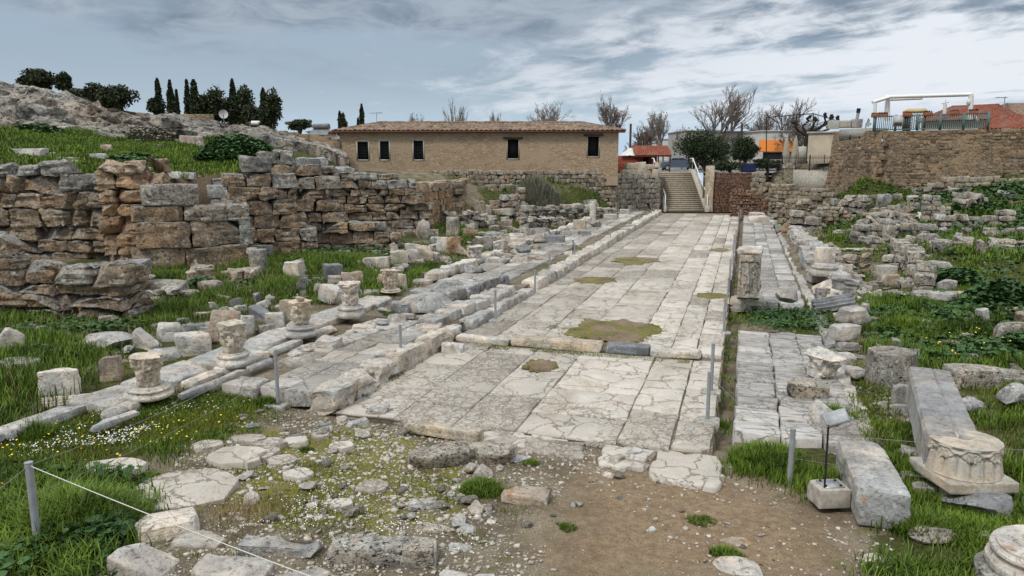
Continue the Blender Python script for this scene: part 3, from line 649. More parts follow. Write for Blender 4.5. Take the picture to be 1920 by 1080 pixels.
wall('ruined_wall','stepped wall of very large dark panel blocks, left of centre in the ruins',(268,27.6),(470,29.2),[(268,337),(425,337),(427,384),(436,384),(438,416),(470,416)],.3,1.0,.5,M['poros'],104,(1.4,3.4),[463,416,384,337],n=11,amp=.05,r=.06,prot=.05)
wall('ruined_wall','high stepped cross wall with flush tan panels at its foot',(424,31.5),(594,33),[(424,294),(490,294),(492,300),(521,302),(523,326),(545,327),(547,350),(566,352),(568,403),(576,404),(578,431),(594,432)],.3,1.1,.5,M['poros'],105,(.6,1.5),[455,430,403,375,350,325,294],n=8,amp=.08,prot=.13)
wall('ruined_wall','cross wall behind the flush panels, stepping down to a brick patched end',(488,34.3),(748,34.8),[(488,291),(580,289),(584,303),(600,305),(602,366),(632,368),(634,390),(646,391),(648,411),(686,411),(720,413),(722,433),(748,434)],.3,1.0,.45,M['poros'],106,(.5,1.5),n=7,amp=.09,prot=.15,cut=.3)
wall('ruined_wall','long middle wall of grey blocks rising behind the patched cross wall',(590,39),(790,41),[(590,302),(640,306),(642,321),(668,322),(671,328),(720,330),(781,332),(784,346),(812,348),(790,420)],.4,1.0,.45,M['poros'],107,(.5,1.5),n=7,amp=.09,prot=.15,cut=.3)
wall('ruined_wall','grey upper courses running behind the middle wall toward the long building',(660,45),(870,50),[(660,330),(700,340),(830,337),(868,332),(870,345)],1.0,.9,.45,M['poros'],108,(.5,1.4),n=4,amp=.06,prot=.1)
wall('ruined_wall','warm orange tan wall with a small dark doorway, lengthwise to the road',(800,43),(882,56),[(800,350),(816,342),(832,335),(868,331),(882,345)],.3,.9,.45,M['tan'],109,(.5,1.2),n=6,amp=.06,prot=.06,holes=((850,862,380,401),))
wall('ruined_wall','low dark end wall right of the doorway wall',(866,55),(948,57),[(866,343),(912,345),(930,358),(948,372)],.5,.9,.42,M['poros'],110,(.5,1.2),n=4,amp=.06)
wall('ruined_wall','short wall stub with an upright pillar stone at its right end',(925,52),(985,52.5),[(925,370),(965,369),(967,353),(985,354)],.5,.8,.42,M['poros'],111,(.4,1.0),n=4,amp=.07,cut=.35)
wall('ruined_wall','inner shop wall seen between the panel blocks and the stepped cross wall',(395,34),(436,34),[(395,352),(436,356)],.4,.8,.45,M['grey'],112,(.5,1.0),n=4)
wall('ruined_wall','uppermost courses of the shops below the grassy bank',(425,40),(665,46),[(425,296),(490,290),(560,286),(586,296),(600,304),(665,322)],1.5,1.0,.5,M['grey'],113,(.6,1.6),n=5,amp=.07)
wall('ruined_wall','back wall of the shops below the grassy slope, between the left piers',(120,33),(430,35.5),[(120,322),(190,318),(310,325),(360,338),(430,330)],.4,.8,.45,M['grey'],114,(.5,1.3),n=5,amp=.06)
wall('retaining_wall','rough stone retaining wall under the long building',(640,54.2),(1158,60.3),[(640,326),(1158,320)],.6,.9,.3,M['rubblewall'],115,(.4,1.0),n=3,amp=.05,cat='retaining wall',prot=.05)
wall('rubble_terrace','low rubble terrace wall in the greenery under the right half of the long building',(1050,60),(1160,63),[(1050,350),(1100,338),(1160,332)],.6,.8,.25,M['rubblewall'],116,(.4,1.0),n=3,amp=.05,cat='terrace wall',prot=.08)
wall('ashlar_wall','neat wall of square grey blocks left of the stairs',(1157,63.5),(1240,65.2),[(1157,329),(1240,327)],0,1.2,.42,M['rough'],117,(.45,.85),n=4,amp=.03,cat='retaining wall',prot=.02,top=.3)
wall('parapet','three large cut blocks set on top of the square block wall',(1176,64.5),(1236,65.6),[(1176,308),(1236,309)],3.1,.6,.5,M['cream'],118,(.9,1.5),n=4,amp=.04,cat='parapet',holes=((1211,1219,300,330),))
wall('brick_wall','dark red brick retaining wall right of the stairs',(1336,66),(1416,65),[(1336,323),(1416,324)],0,1.0,.14,M['brick'],119,(.3,.6),n=2,amp=.012,cat='brick wall',r=.015,prot=.02,top=0,chips=0)
wall('buttress','leaning stone buttress at the right end of the brick wall',(1411,62.5),(1446,62),[(1411,322),(1430,326),(1446,345)],0,1.2,.35,M['rubblewall'],120,(.5,1.0),n=4,amp=.06,cat='buttress')
wall('ruined_wall','ruined brick and stone foot wall in front of the brick wall',(1372,60),(1440,59),[(1372,358),(1395,352),(1440,372)],0,.8,.22,M['brick'],121,(.4,.9),n=3,amp=.05,top=.4)
wall('ruined_wall','broken wall of mixed tan rubble right of the buttress',(1445,59),(1562,54),[(1445,345),(1475,342),(1480,360),(1520,352),(1562,362)],.2,.8,.28,M['rubblewall'],122,(.4,1.0),n=4,amp=.06,prot=.1)
wall('ruined_pier','square ruined pier with a lichened cap stone beside the right walkway',(1488,45),(1542,44.6),[(1488,392),(1510,388),(1512,398),(1540,400),(1542,410)],.1,1.4,.5,M['rough'],123,(.5,1.0),n=6,amp=.08,cat='pier',cut=.3,chips=3)
wall('ruined_wall','low stone and brick wall behind the ruined pier',(1535,46),(1598,45),[(1535,388),(1560,385),(1580,392),(1598,408)],.4,.8,.22,M['rubblewall'],124,(.4,.9),n=4,amp=.05,prot=.1)
wall('ruined_wall','long foundation wall of upright blocks at the right edge, above the big leafy bushes',(1752,31.5),(1990,29.5),[(1752,448),(1800,446),(1990,442)],.5,.8,.42,M['rough'],125,(.5,1.1),n=8,amp=.08,cut=.3,chips=3)
wall('ruined_wall','foundation wall in the middle distance behind the fallen arch, right side',(1765,37.5),(1908,36.5),[(1765,408),(1800,402),(1908,396)],.9,.7,.36,M['rough'],126,(.5,1.1),n=4,amp=.06,prot=.12,cut=.3)
wall('ruined_wall','low wall under the big stone wall at the far right',(1742,47),(1990,43.5),[(1742,338),(1800,333),(1850,330),(1990,334)],2.0,.7,.3,M['rubblewall'],127,(.5,1.1),n=4,amp=.06,prot=.1)
wall('ruined_wall','short stack of rubble masonry with a dark slot, right middle distance',(1733,40.5),(1783,40),[(1733,368),(1757,367),(1760,380),(1783,388)],1.2,.8,.3,M['rough'],128,(.5,.9),n=4,amp=.06,cut=.3)
wall('ruined_wall','tumbled rubble foot running below the fallen arch',(1615,36),(1760,36.5),[(1615,418),(1680,416),(1760,424)],.5,.7,.3,M['rough'],129,(.4,1.0),n=4,amp=.07,prot=.15,cut=.3)
wall('ruined_wall','diagonal line of rough wall stones leading to the cube block, right side',(1672,33.5),(1722,25.5),[(1672,440),(1690,452),(1722,505)],.2,.6,.4,M['rough'],130,(.4,.9),n=5,amp=.07,prot=.1,cut=.3)
wall('rubble_heap','heap of rubble stones among dark leaves, upper right',(1808,41),(1866,41),[(1808,372),(1838,360),(1866,382)],1.6,1.0,.25,M['rough'],131,(.4,.8),n=4,amp=.08,prot=.2,cat='rubble heap',cut=.35)
for i,(a,b_,pr,zb,lb) in enumerate([((740,40),(815,41),[(740,436),(780,430),(815,440)],.3,'knee high wall stub where the patched wall meets the white faced stone'),((840,46),(935,47),[(840,400),(880,396),(935,404)],.4,'low foundation wall before the doorway wall'),((900,40),(985,41),[(900,430),(950,424),(985,432)],.35,'low foundation wall by the hump backed stone'),((985,46),(1060,47.5),[(985,408),(1030,404),(1060,410)],.3,'low foundation wall near the small marker block'),((360,24.5),(470,25.5),[(360,505),(420,498),(470,505)],.2,'buried wall line in the grass before the panel blocks'),((255,21.5),(345,22.5),[(255,548),(300,540),(345,548)],.2,'buried wall line in deep grass right of the nearest ruined wall'),((1560,30),(1620,29),[(1560,470),(1620,474)],.2,'low stone line across the weedy yard'),((1700,27),(1760,26),[(1700,500),(1760,506)],.3,'low stone line behind the cube block'),((1800,44),(1900,42),[(1800,362),(1900,360)],2.0,'stone line in the dark leaves under the far low wall'),((1560,49),(1640,46),[(1560,372),(1600,368),(1640,376)],.8,'ragged wall line in the weeds behind the low brick wall'),((1445,54),(1530,50),[(1445,378),(1490,374),(1530,384)],.1,'low tumbled wall before the tan rubble wall'),
 ((1640,33),(1680,34),[(1640,446),(1660,440),(1680,448)],.4,'short cross wall at the head of the diagonal wall stones'),((1880,20.5),(1960,18.4),[(1880,575),(1900,580),(1960,600)],.2,'low kerb wall leaving the leaves at the photo edge'),((1780,52),(1990,47),[(1780,322),(1850,326),(1990,322)],2.6,'topmost weedy wall foot right under the terrace wall'),
 ((1620,42),(1735,41.5),[(1620,396),(1650,392),(1735,398)],.9,'low wall line passing behind the fallen arch'),((1790,34.5),(1990,33),[(1790,432),(1850,428),(1990,430)],.7,'second foundation line above the long upright block wall')]):
    wall('low_wall',lb,a,b_,pr,zb,.6,.32,M['rough'] if i%2 else M['rubblewall'],140+i,(.4,1.0),n=5,amp=.08,prot=.14,cut=.35,chips=3,cat='low wall')
wall('low_wall','rubble terrace wall in two steps below the weedy bank of the long building',(925,56),(1058,59),[(925,352),(980,348),(1058,352)],.5,.7,.28,M['rubblewall'],150,(.4,1.0),n=4,amp=.06,prot=.1,cat='low wall')
wall('low_wall','long low field wall in front of the broom bush',(985,50),(1160,55),[(985,384),(1060,386),(1160,388)],.2,.6,.3,M['rough'],151,(.4,1.1),n=5,amp=.08,prot=.15,cat='low wall',cut=.35)
# fallen barrel arch
def arch_ruin():
    A=at(1622,300,37.5);Bp=at(1745,300,37.0); f=Fr(A,Bp); b=B(); rs=np.random.RandomState(8); z0=float(terr(*(A+Bp)[:2]/2)[0])-.1
    R=f.L/2; H=1.15
    for ring,dt in ((1.0,0),(.84,.05),(.68,.1),(.5,.1)):
        a=.08
        while a<3.05:
            da=rs.uniform(.12,.2)/ring
            V,Q=block((R*ring*da*.97,1.4*rs.uniform(.85,1.1),.26),4,.04,.05,int(a*991+ring*77),2,.25,3,.06)
            c,s=math.cos(math.pi-a),math.sin(math.pi-a); t=a-math.pi/2
            ct,st=math.cos(t),-math.sin(t)
            X=V[:,0]*ct-(V[:,2]-.13)*(-st)*1.0; X=V[:,0]*ct+ (V[:,2]-.13)*math.sin(a-math.pi/2)*1.0
            Z=-V[:,0]*math.sin(a-math.pi/2)+(V[:,2]-.13)*ct
            b.add(f.P(np.stack([R+R*ring*c+X,V[:,1]-.6+dt*4,z0+H*ring*s*1.15+Z],1)),[Q],rs.uniform(.2,.9)); a+=da
    for i in range(60):
        a=rs.uniform(.1,3.0); q=rs.uniform(.1,.6); V,Q=rubble((.4,.4,.25),3,i); b.add(f.P(V+np.array([R+R*q*math.cos(a),-.6+rs.uniform(-.4,.4),z0+H*q*math.sin(a)])),[Q],rs.uniform(.1,.9))
    tag(b.build('fallen_arch',M['rough'],sharp=40),'rounded heap of a fallen rubble arch in the grass at right','ruined arch')
arch_ruin()
# ------------------------------------------------------------ upper bank and bedrock ridge on the left
hc=[(-120,300,30),(0,304,31),(140,322,32),(250,330,32.6),(350,332,33.5),(430,322,36.5),(520,300,42),(640,306,50),(-120,236,48),(0,238,48),(150,250,49),(300,272,49),(410,262,50),(430,290,42),(500,262,53),(560,264,55),(640,300,56),(60,285,36),(200,292,38),(330,295,41),(100,265,42),(260,280,44),(380,275,46),(-120,236,75),(640,292,75),(200,245,75),(430,248,60)]
HP=[at(*c) for c in hc]; _hf=tps([p[:2] for p in HP],np.array([p[2] for p in HP]))
def hz(X,Y): X=np.atleast_1d(X);Y=np.atleast_1d(Y); return _hf(X,Y)+fbm2(X,Y,.4,4,3)*.16+fbm2(X,Y,1.6,3,5)*.05
def Hg(px,py):
    d=np.array(ray(px,py)); ts=np.linspace(30,75,300); h=hz(ts*d[0],ts*d[1])-(EYE+ts*d[2]); i=int(np.argmax(h>0)) if (h>0).any() else 299
    t=ts[i]; return np.array((t*d[0],t*d[1],EYE+t*d[2]))
def hillside():
    pxs=np.linspace(-420,650,230); 
    fr=np.interp(pxs,[-420,0,140,250,350,430,520,650],[30.5,31.0,31.8,32.4,33.6,36.6,43,50])
    t=np.linspace(0,1,110)**1.3; PX,T=np.meshgrid(pxs,t); FR=np.broadcast_to(fr,PX.shape); D=FR+(62-FR)*T
    h=(PX-960)/F*D/1.0; h=np.array([[ (PX[i,j]-960)/F*D[i,j]*(CP+0*SP) for j in range(PX.shape[1])] for i in range(PX.shape[0])])
    X=h*CY-D*SY; Y=h*SY+D*CY; Z=hz(X.ravel(),Y.ravel()).reshape(X.shape)
    Z[:,-6:]=Z[:,-6:]*np.linspace(1,.3,6)[None];Z0=np.full((1,X.shape[1]),.2); X=np.vstack([X[:1],X]);Y=np.vstack([Y[:1],Y]);Z=np.vstack([Z0,Z])
    b=np.clip(.78+fbm2(X.ravel(),Y.ravel(),.22,4,41)*.9,0,1)
    C=np.zeros((X.size,4)); C[:,0]=b; C[:,3]=.3
    # bare earth bank
    for q in ([(215,300),(240,272),(330,268),(372,290),(300,320),(215,318)],[(335,330),(420,322),(410,338),(340,342)],[(0,258),(70,256),(70,270),(0,270)]):
        pl=[tuple(Hg(*p)[:2]) for p in q]; C[:,0]=np.where(inpoly(X.ravel()+fbm2(X.ravel(),Y.ravel(),1,2,2)*.5,Y.ravel(),pl),0,C[:,0])
        C[:,2]=np.where(inpoly(X.ravel(),Y.ravel(),pl),.9,C[:,2])
    m,n=X.shape; i,j=np.meshgrid(np.arange(m-1),np.arange(n-1),indexing='ij'); a=(i*n+j).ravel()
    tag(mk('hillside',np.stack([X.ravel(),Y.ravel(),Z.ravel()],1),[np.stack([a,a+1,a+n+1,a+n],1)],M['ground'],cov=C),kind='structure')
hillside()
def ridge():
    pxs=np.arange(-260,655,2.5); 
    bx=[-260,0,60,150,250,360,410,440,500,600,655]; by=[246,244,236,247,262,276,264,254,256,274,296]
    cx=[-260,-60,0,12,40,85,88,112,138,150,180,187,205,240,262,330,345,400,440,500,540,600,655]; cyy=[120,132,146,152,152,161,166,163,178,182,184,196,204,206,213,212,218,226,236,240,252,266,290]
    base=np.interp(pxs,bx,by); cr=np.interp(pxs,cx,cyy); rows=54; V=[]
    for k_ in range(rows):
        t=k_/(rows-1)
        if t<.75:
            q=t/.75; q2=q+.07*math.sin(q*19); py=base+(cr-base)*q2; D=50+5.0*(np.floor(q*4+.25*np.sin(pxs*.02))/4*.75+q*.25)
        else: py=cr+ (t-.75)*0; D=55+(t-.75)*70
        P=np.array([at(x,y,d) for x,y,d in zip(pxs,py,np.broadcast_to(D,pxs.shape))])
        if t>=.75: P[:,2]=V[-1][:,2]-.02*k_*(t>.76)
        if k_==0: V.append(P-np.array([0,0,5.0]))
        V.append(P)
    rows+=1; V=np.array(V).reshape(-1,3); env=np.repeat(np.clip(np.linspace(0,1,rows)*6,0,1),len(pxs))
    n1=fbm(V*np.array([.35,.35,.7]),4,3); n2=fbm(V*np.array([1.1,1.1,2.2]),4,8); rg=1-np.abs(fbm(V*.6,3,15))*2
    out=np.array([SY,-CY,0]); V=V+out*(n1*1.6+n2*.55-rg*.4)[:,None]; V[:,2]+=(n2*.28+n1*.2)*env
    m,n=rows,len(pxs); i,j=np.meshgrid(np.arange(m-1),np.arange(n-1),indexing='ij'); a=(i*n+j).ravel()
    tag(mk('bedrock_ridge',V,[np.stack([a,a+1,a+n+1,a+n],1)],M['rock'],tone=np.full(len(V),.5),sharp=50),kind='structure')
ridge()
# ------------------------------------------------------------ loose stones, one object each
PXM=lambda D:F/D
def put(name,V,FS,m,P,yaw,label,cat,group=None,tone=.5,tilt=(0,0),sharp=40,sink=.03,parent=None):
    V=np.asarray(V,float)
    if tilt!=(0,0):
        R=np.array(Matrix.Rotation(tilt[0],3,'X')@Matrix.Rotation(tilt[1],3,'Y')); V=V@R.T; V[:,2]-=V[:,2].min()
    o=mk(name,V,FS,m,None,np.full(len(V),tone),sharp=sharp); o.location=(P[0],P[1],P[2]-sink); o.rotation_euler=(0,0,yaw)
    return tag(o,label,cat,group,'thing')
_n=[0]
NAMES={'b':('marble_block','block'),'r':('rubble_stone','stone'),'d':('column_drum','column drum'),'g':('gabled_stone','gabled stone'),'s':('stone_slab','slab'),'w':('wedge_stone','stone'),'k':('boulder','boulder'),'f':('fluted_fragment','fluted fragment')}
def S(px,py,w,h,kind,m,label,dr=.7,yaw=0,tilt=(0,0),z=None,on=None,name=None,cat=None,group=None,sub=7,**kw):
    """a loose stone whose visible front-bottom edge is at pixel (px,py), w by h pixels as seen"""
    _n[0]+=1; sd=_n[0]*37+5
    P=(G(px,py) if z is None else gz(px,py,z)) if on is None else Hg(px,py)
    D=max(depth(P),5); sc=D/F; W=w*sc; dp=W*dr; el=math.atan2(EYE-P[2],D)
    Hh=max((h*sc-dp*math.sin(el)*.85)/math.cos(el),h*sc*.22,.06)
    P=P+np.array([-SY,CY,0])*dp*.5
    tn=random.Random(sd).uniform(.3,.75)
    yw=YAW+math.radians(yaw); t=(math.radians(tilt[0]),math.radians(tilt[1]))
    nm,ct=NAMES[kind]; nm=name or nm; ct=cat or ct; FS=None
    if kind=='b': V,Q=block((W,dp,Hh),sub,kw.get('r',.025+.03*min(W,Hh)),kw.get('amp',.02+.02*min(W,Hh)),sd,kw.get('chips',3),kw.get('cut',.22),2.2/max(W,.4),kw.get('jit',.045))
    elif kind=='s': V,Q=block((W,dp,max(Hh,.08)),sub,.03,.02,sd,4,.3,2,kw.get('jit',.10))
    elif kind in 'rk': V,Q=rubble((W*1.08,dp*1.1,Hh*1.15),kw.get('sub_r',7),sd,10,.07)
    elif kind=='w':
        V,Q=block((W,dp,Hh),sub,.03,.02,sd,1,.15,2,.03); V[:,2]*=1-.75*np.clip(V[:,0]/W+.5,0,1)*(1 if kw.get('up',1)>0 else 0)
    elif kind=='g':
        V,Q=block((W,dp,Hh),8,.03,.012,sd,1,.1,2,.02); k_=V[:,2]/Hh; e=np.clip((k_-.45)/.55,0,1)
        V[:,0]*=1-.62*e*np.clip(np.abs(V[:,0])/(W/2),0,1)
        V[:,1]*=1-.30*e
    elif kind=='d':
        b=B(); R=W/2; pr=[(R*.55,-.02),(R*.98,0),(R,.04),(R*1.0,Hh*.5),(R*.99,Hh-.05),(R*.95,Hh),(R*.5,Hh+.005)]; b.lathe(pr,26)
        V=b.arr(); Q=None; FS=[np.concatenate(b.F[k]) for k in b.F]
        V=V+(fbm(V*3+sd,3,4)*kw.get('amp',.04))[:,None]*np.array([V[:,0]/R,V[:,1]/R,np.zeros(len(V))]).T+0; P=P+np.array([-SY,CY,0])*(R-dp*.5)
    elif kind=='f':
        n=44; b=B(); R=Hh*.8; pts=[]
        for xx in np.linspace(-W/2,W/2,9):
            for j in range(n):
                t_=math.pi*j/(n-1); rr=R*(1-.13*abs(math.sin(t_*9))); pts.append((xx+.03*math.sin(j),-rr*math.cos(t_)*.9,rr*math.sin(t_)*1.2))
        q=[(i*n+j,i*n+j+1,(i+1)*n+j+1,(i+1)*n+j) for i in range(8) for j in range(n-1)]
        V=np.array(pts); FS=[q,[tuple(range(n))[::-1],tuple(8*n+j for j in range(n))]]
        V=V+(fbm(V*4+sd,2,3)*.02)[:,None]
    if FS is None: FS=[Q]
    return put(nm,V,FS,M[m],P,yw,label,ct,group,tn,t,sink=kw.get('sink',.04))
# --- left grass, front to back
S(14,668,44,60,'k','white','pale split boulder at the photo edge in tall grass',.9)
S(22,703,66,40,'b','marble','square grey block half sunk in tall grass below the pale boulder',.8,8)
S(107,746,70,58,'b','white','pale block with a small carved face, leaning over a fluted piece',.35,22,(-6,0),name='carved_block')
S(118,762,84,30,'f','white','short fluted marble fragment lying under the carved face block',.4,20)
S(203,716,40,58,'b','orange','orange streaked upright block behind the first column base',.6,10)
S(188,658,96,42,'k','marble','wide irregular grey boulder in the grass behind the streaked block',.6,10)
S(236,664,24,22,'r','marble','small brown-shadowed stone squeezed beside the wide irregular boulder',.8)
S(270,655,50,46,'w','marble','slanting grey block leaning toward its twin in the grass',.5,-18)
S(314,641,42,42,'b','white','upright pale block with rounded top, next to the slanting one',.5,15)
S(300,676,62,26,'s','marble','flat pointed slab in front of the two leaning blocks',.7,25)
S(355,668,64,52,'b','white','clean cut pale block standing beside the pointed slab',.6,28)
S(362,622,48,22,'s','bluegrey','dark grey slab in the grass behind the clean cut block',.6,12)
S(412,646,54,66,'b','orange','orange lichened slab tilted behind the second capital',.35,18,(-12,10))
S(461,630,28,44,'b','marble','plain upright grey block near the second capital',.7,12)
S(448,590,22,22,'b','marble','small grey cube above the plain upright block',.8,10)
S(411,596,40,20,'s','marble','rounded grey slab in deep grass behind the lichened slab',.5,20)
S(492,604,54,36,'w','bluegrey','dark wedge slab with a raised edge between the second and third bases',.5,-25)
S(494,583,34,20,'s','marble','narrow slab propped on the dark wedge',.4,-25,(0,-18))
S(514,616,34,34,'b','white','pale square block at the foot of the dark wedge',.6,15)
S(542,612,34,56,'b','cream','buff upright block close behind the third capital',.5,12)
S(616,572,44,36,'b','white','block with a sharp slanting face left of the fourth capital',.7,-25,(0,14))
S(622,531,33,40,'b','bluegrey','dark blue grey prism standing in the grass',.8,32,cut=.05,chips=0,jit=.02)
S(627,541,27,28,'b','orange','little orange topped block before the dark prism',.7,12)
S(660,541,40,34,'b','orange','rust brown topped slab beside the little orange block',.4,14,(-10,0))
S(549,522,36,36,'b','white','white block with a cut off corner alone in tall grass',.6,-20)
S(576,533,16,12,'r','grey','little grey stone in the grass right of the white block',.8)
S(686,556,46,16,'s','marble','long flat slab behind the fourth column base',.6,10)
S(735,541,56,32,'b','cream','broad buff block directly behind the fifth capital',.35,5)
S(791,535,38,15,'d','marble','flat round marble disc on the ground right of the fifth capital',1)
S(703,507,48,30,'w','white','triangular pediment corner with toothed edge, point down',.45,0,(0,176),name='pediment_fragment',cat='pediment fragment')
S(747,498,34,32,'b','cream','squat altar with a dark top edge',.8,10,name='altar',cat='altar')
S(773,493,24,28,'b','marble','leaning grey block between the two altars',.6,-10)
S(793,488,29,30,'b','cream','pale six sided altar with projecting cap',.9,28,name='altar',cat='altar')
S(829,474,22,32,'b','marble','upright grey slab, one of a pair before the orange wall',.5,-8)
S(850,477,26,36,'b','tan','tan upright block touching the upright grey slab',.7,5)
S(868,480,28,18,'w','orange','orange brown slab sliding off the tan upright block',.4,0,(0,16))
S(872,496,18,8,'s','white','tiny white slab on the lawn behind the boulder capital',.6)
S(890,512,42,20,'k','grey','dark boulder carrying the last eroded capital',.8)
S(769,584,52,36,'g','marble','gabled block, the one farthest left of the three low stones',1.1,-15)
S(812,586,62,40,'g','marble','broad gabled block nearest the road, between its two fellows',.9,-12)
S(843,553,72,32,'g','grey','long gabled block at the back of the three',.6,4)
S(880,546,28,26,'g','marble','small end piece touching the long gabled block',.9,8)
S(788,556,40,18,'s','marble','flat slab behind the three gabled blocks',.8,-20)
S(716,586,18,14,'r','marble','round grey stone, upper of a cluster left of the gabled blocks',.9)
S(742,606,34,24,'k','marble','rounded boulder in the cluster left of the gabled blocks',.8)
S(717,609,26,13,'r','grey','low stone at the bottom of the cluster by the gabled blocks',.8)
S(737,611,13,8,'r','white','bright white pebble below the rounded boulder',.9)
S(762,596,30,12,'b','grey','low grey block under the gabled stones',.6)
S(790,600,20,12,'b','grey','second low grey block bearing the gabled stones',.6)
S(680,616,44,12,'s','white','flat white stone in the row edging the weedy gap, left one',.5,-10)
S(718,618,32,9,'s','white','flat white stone in the row edging the weedy gap, right one',.5,-5)
S(660,624,24,8,'s','marble','thin sliver stone in the weedy gap below the flat white stones',.6,-8)
S(612,655,44,28,'b','marble','smooth grey block lying on the walkway edge beside the third base',.9,-20)
S(572,660,26,18,'r','white','broken white kerb piece left of the smooth grey block',.8)
S(550,668,26,16,'r','white','broken white kerb piece closest to the third column base',.8)
S(785,614,14,10,'r','white','small white stone on rubble before the gabled blocks',.8)
S(773,622,26,10,'s','white','flat broken stone at the top of the near kerb',.6)
S(806,622,40,18,'b','white','kerb end block where the near kerb breaks off',.6,-10)
S(848,663,43,24,'b','white','low square marble block at the corner of the threshold',.7,-4,z=0)
# stones in the left grass, up by the shops
S(304,558,72,34,'s','rough','flat eroded slab among grass between the shop walls',.5,-12)
S(292,556,46,30,'b','rough','eroded block at the front end of the broken slab line',.8,-18)
S(340,560,60,24,'k','rough','low rock beside the eroded block in the grass',.8,-20)
S(392,548,44,26,'b','rough','eroded block, middle of the slab line in the grass',.8,-20)
S(372,520,40,26,'b','rough','stub of stone with grass on top near the slab line',.8,-15)
S(440,524,90,26,'s','rough','long worn slab running toward the standing half column',.4,-22)
S(340,498,90,20,'s','rough','long narrow slab before the panel block wall',.25,-14)
S(376,476,36,20,'k','grey','rounded boulder at the foot of the panel block wall',.8)
S(267,480,28,22,'k','tan','domed tan stone beside the standing disc',.8)
S(214,487,30,30,'d','marble','marble disc standing on edge against the shop wall',.5,0,name='marble_disc',cat='disc')
S(224,510,90,26,'s','grey','thick grey capstone slab jutting from the nearest ruined wall',.5,-14,z=1.15)
S(248,520,50,26,'k','rough','heap stone under the jutting capstone',.8)
S(281,528,18,16,'r','rough','small stone beside the heap under the capstone',.9)
S(168,592,66,38,'b','tan','slanting tan block at the foot of the nearest ruined wall',.7,-20,(0,-10))
S(218,592,36,56,'b','grey','tall grey end block closing the nearest ruined wall',.8,4)
S(480,515,34,52,'d','rough','standing half column stub with stone ball on top',1,name='column_stub',cat='column stub')
S(469,474,20,12,'d','marble','rounded cap stone resting on the standing half column',1,z=1.0)
S(478,490,54,34,'b','grey','grey block right behind the standing half column',.5,6)
S(420,478,24,14,'r','grey','pale stone in grass left of the half column',.8)
S(452,484,24,14,'r','rough','low stone just left of the half column',.8)
S(605,482,30,12,'s','grey','flat stone at the foot of the brick patched wall end',.7)
S(640,480,30,14,'r','rough','stone by the foot of the patched wall among leaves',.7)
S(690,470,18,9,'r','rough','pale stone below the round tan pier',.8)
S(790,450,26,36,'k','marble','white faced stone leaning at the corner of the ruins',.6,0,(0,12))
S(812,446,20,18,'b','rough','squared stone beside the white faced leaning one',.8)
S(822,460,30,18,'b','grey','long low grey stone in front of the ruins corner',.6)
# --- middle left field
mid=[(848,443,24,38,'b','rough','weathered tan pillar with a worn cap in the grass',.9),(883,431,22,12,'b','marble','upper block of a two block stack near the tan pillar',.8),(884,444,28,16,'b','tan','lower tan block of the two block stack',.8),
(913,432,40,20,'k','rough','hump backed stone in the middle of the grassy field',.7),(950,430,22,20,'b','rough','upright eroded stone right of the hump backed stone',.7),(978,418,24,18,'k','grey','stone at the foot of the low foundations',.8),
(903,402,36,18,'b','rough','block below the low dark end wall',.5),(935,404,60,14,'s','rough','long flat foundation block in the field',.4),(975,402,20,18,'b','grey','standing grey block at the end of the foundation',.7),
(1012,404,12,14,'b','marble','small upright marker block in greenery',.8),(1000,392,22,14,'b','marble','white block at the edge of the brush',.8),(1030,405,26,10,'s','marble','flat slab before the marker block',.6),
(1037,424,30,16,'w','white','pointed white rock on the field',.7),(1054,394,18,12,'b','marble','grey block left of the small pedestal block',.7),(1092,392,34,9,'s','marble','row of low blocks by the pedestal block',.5),
(1093,398,18,14,'b','marble','pedestal block standing left of the white column',.8),(1118,426,22,14,'k','rough','dark rough footing stone right of the white column',.8),(1088,430,24,20,'b','cream','buff square block in front of the white column',.8),
(1143,410,26,10,'b','white','white flat block behind the walkway',.6),(1040,455,38,16,'b','bluegrey','long dark grey block lying by the walkway edge',.5),(1010,456,26,12,'k','grey','dark broken block beside the long dark grey one',.6),
(968,463,26,30,'f','white','curved fluted piece standing among orange stones',.6),(955,452,34,18,'k','rough','broad rough stone behind the curved piece',.8),(984,450,28,26,'k','rough','lumpy grey stone right of the curved piece',.8),
(945,474,24,22,'k','orange','orange spotted rock left of the curved piece',.8),(963,478,14,14,'r','orange','bright orange lichened stone',.9),(980,474,30,14,'k','bluegrey','dark flat boulder near the bright orange stone',.6),
(915,468,18,28,'b','grey','grey hollowed block left of the orange rock',.7),(897,470,22,14,'r','marble','pale rock beside the hollowed block',.8),(922,484,26,12,'s','white','stacked white slab, top of a small heap',.6),
(922,492,30,12,'s','marble','stacked slab at the bottom of the small heap',.6),(946,494,22,12,'s','marble','slab tipped against the small heap',.5),(955,485,20,9,'s','orange','pinkish slab on the walkway verge',.6),
(1000,468,24,12,'s','rough','flat worn slab near the start of the far walkway',.7),(996,486,30,10,'s','orange','orange edged slab at the mossy gap of the walkway',.7),(975,494,28,14,'s','white','white slab sliding down beside the mossy gap',.5),
(1072,484,30,16,'k','white','white rock by the pair of dark posts',.8),(1014,487,20,8,'r','orange','small orange stone by the mossy gap',.8),(914,529,24,20,'k','orange','pinkish boulder at the walkway corner',.8),
(1172,400,18,9,'s','white','white slab by the far walkway',.6),(1186,376,24,8,'s','orange','brown slab near the far wall foot',.6),(1200,384,20,8,'s','marble','grey slab near the far wall foot',.6),
(970,440,16,9,'r','marble','little grey stone between the eroded uprights',.8),(1003,431,20,8,'s','rough','flat stone behind the pointed rock',.7),(1063,440,18,10,'s','marble','flat stone before the buff square block',.7),
(1070,430,18,9,'r','marble','small stone beside the flat one near the buff block',.8),(1098,441,26,10,'s','grey','dark flat stone touching the walkway edge',.5),(860,500,16,10,'r','rough','low stone on the short lawn',.8)]
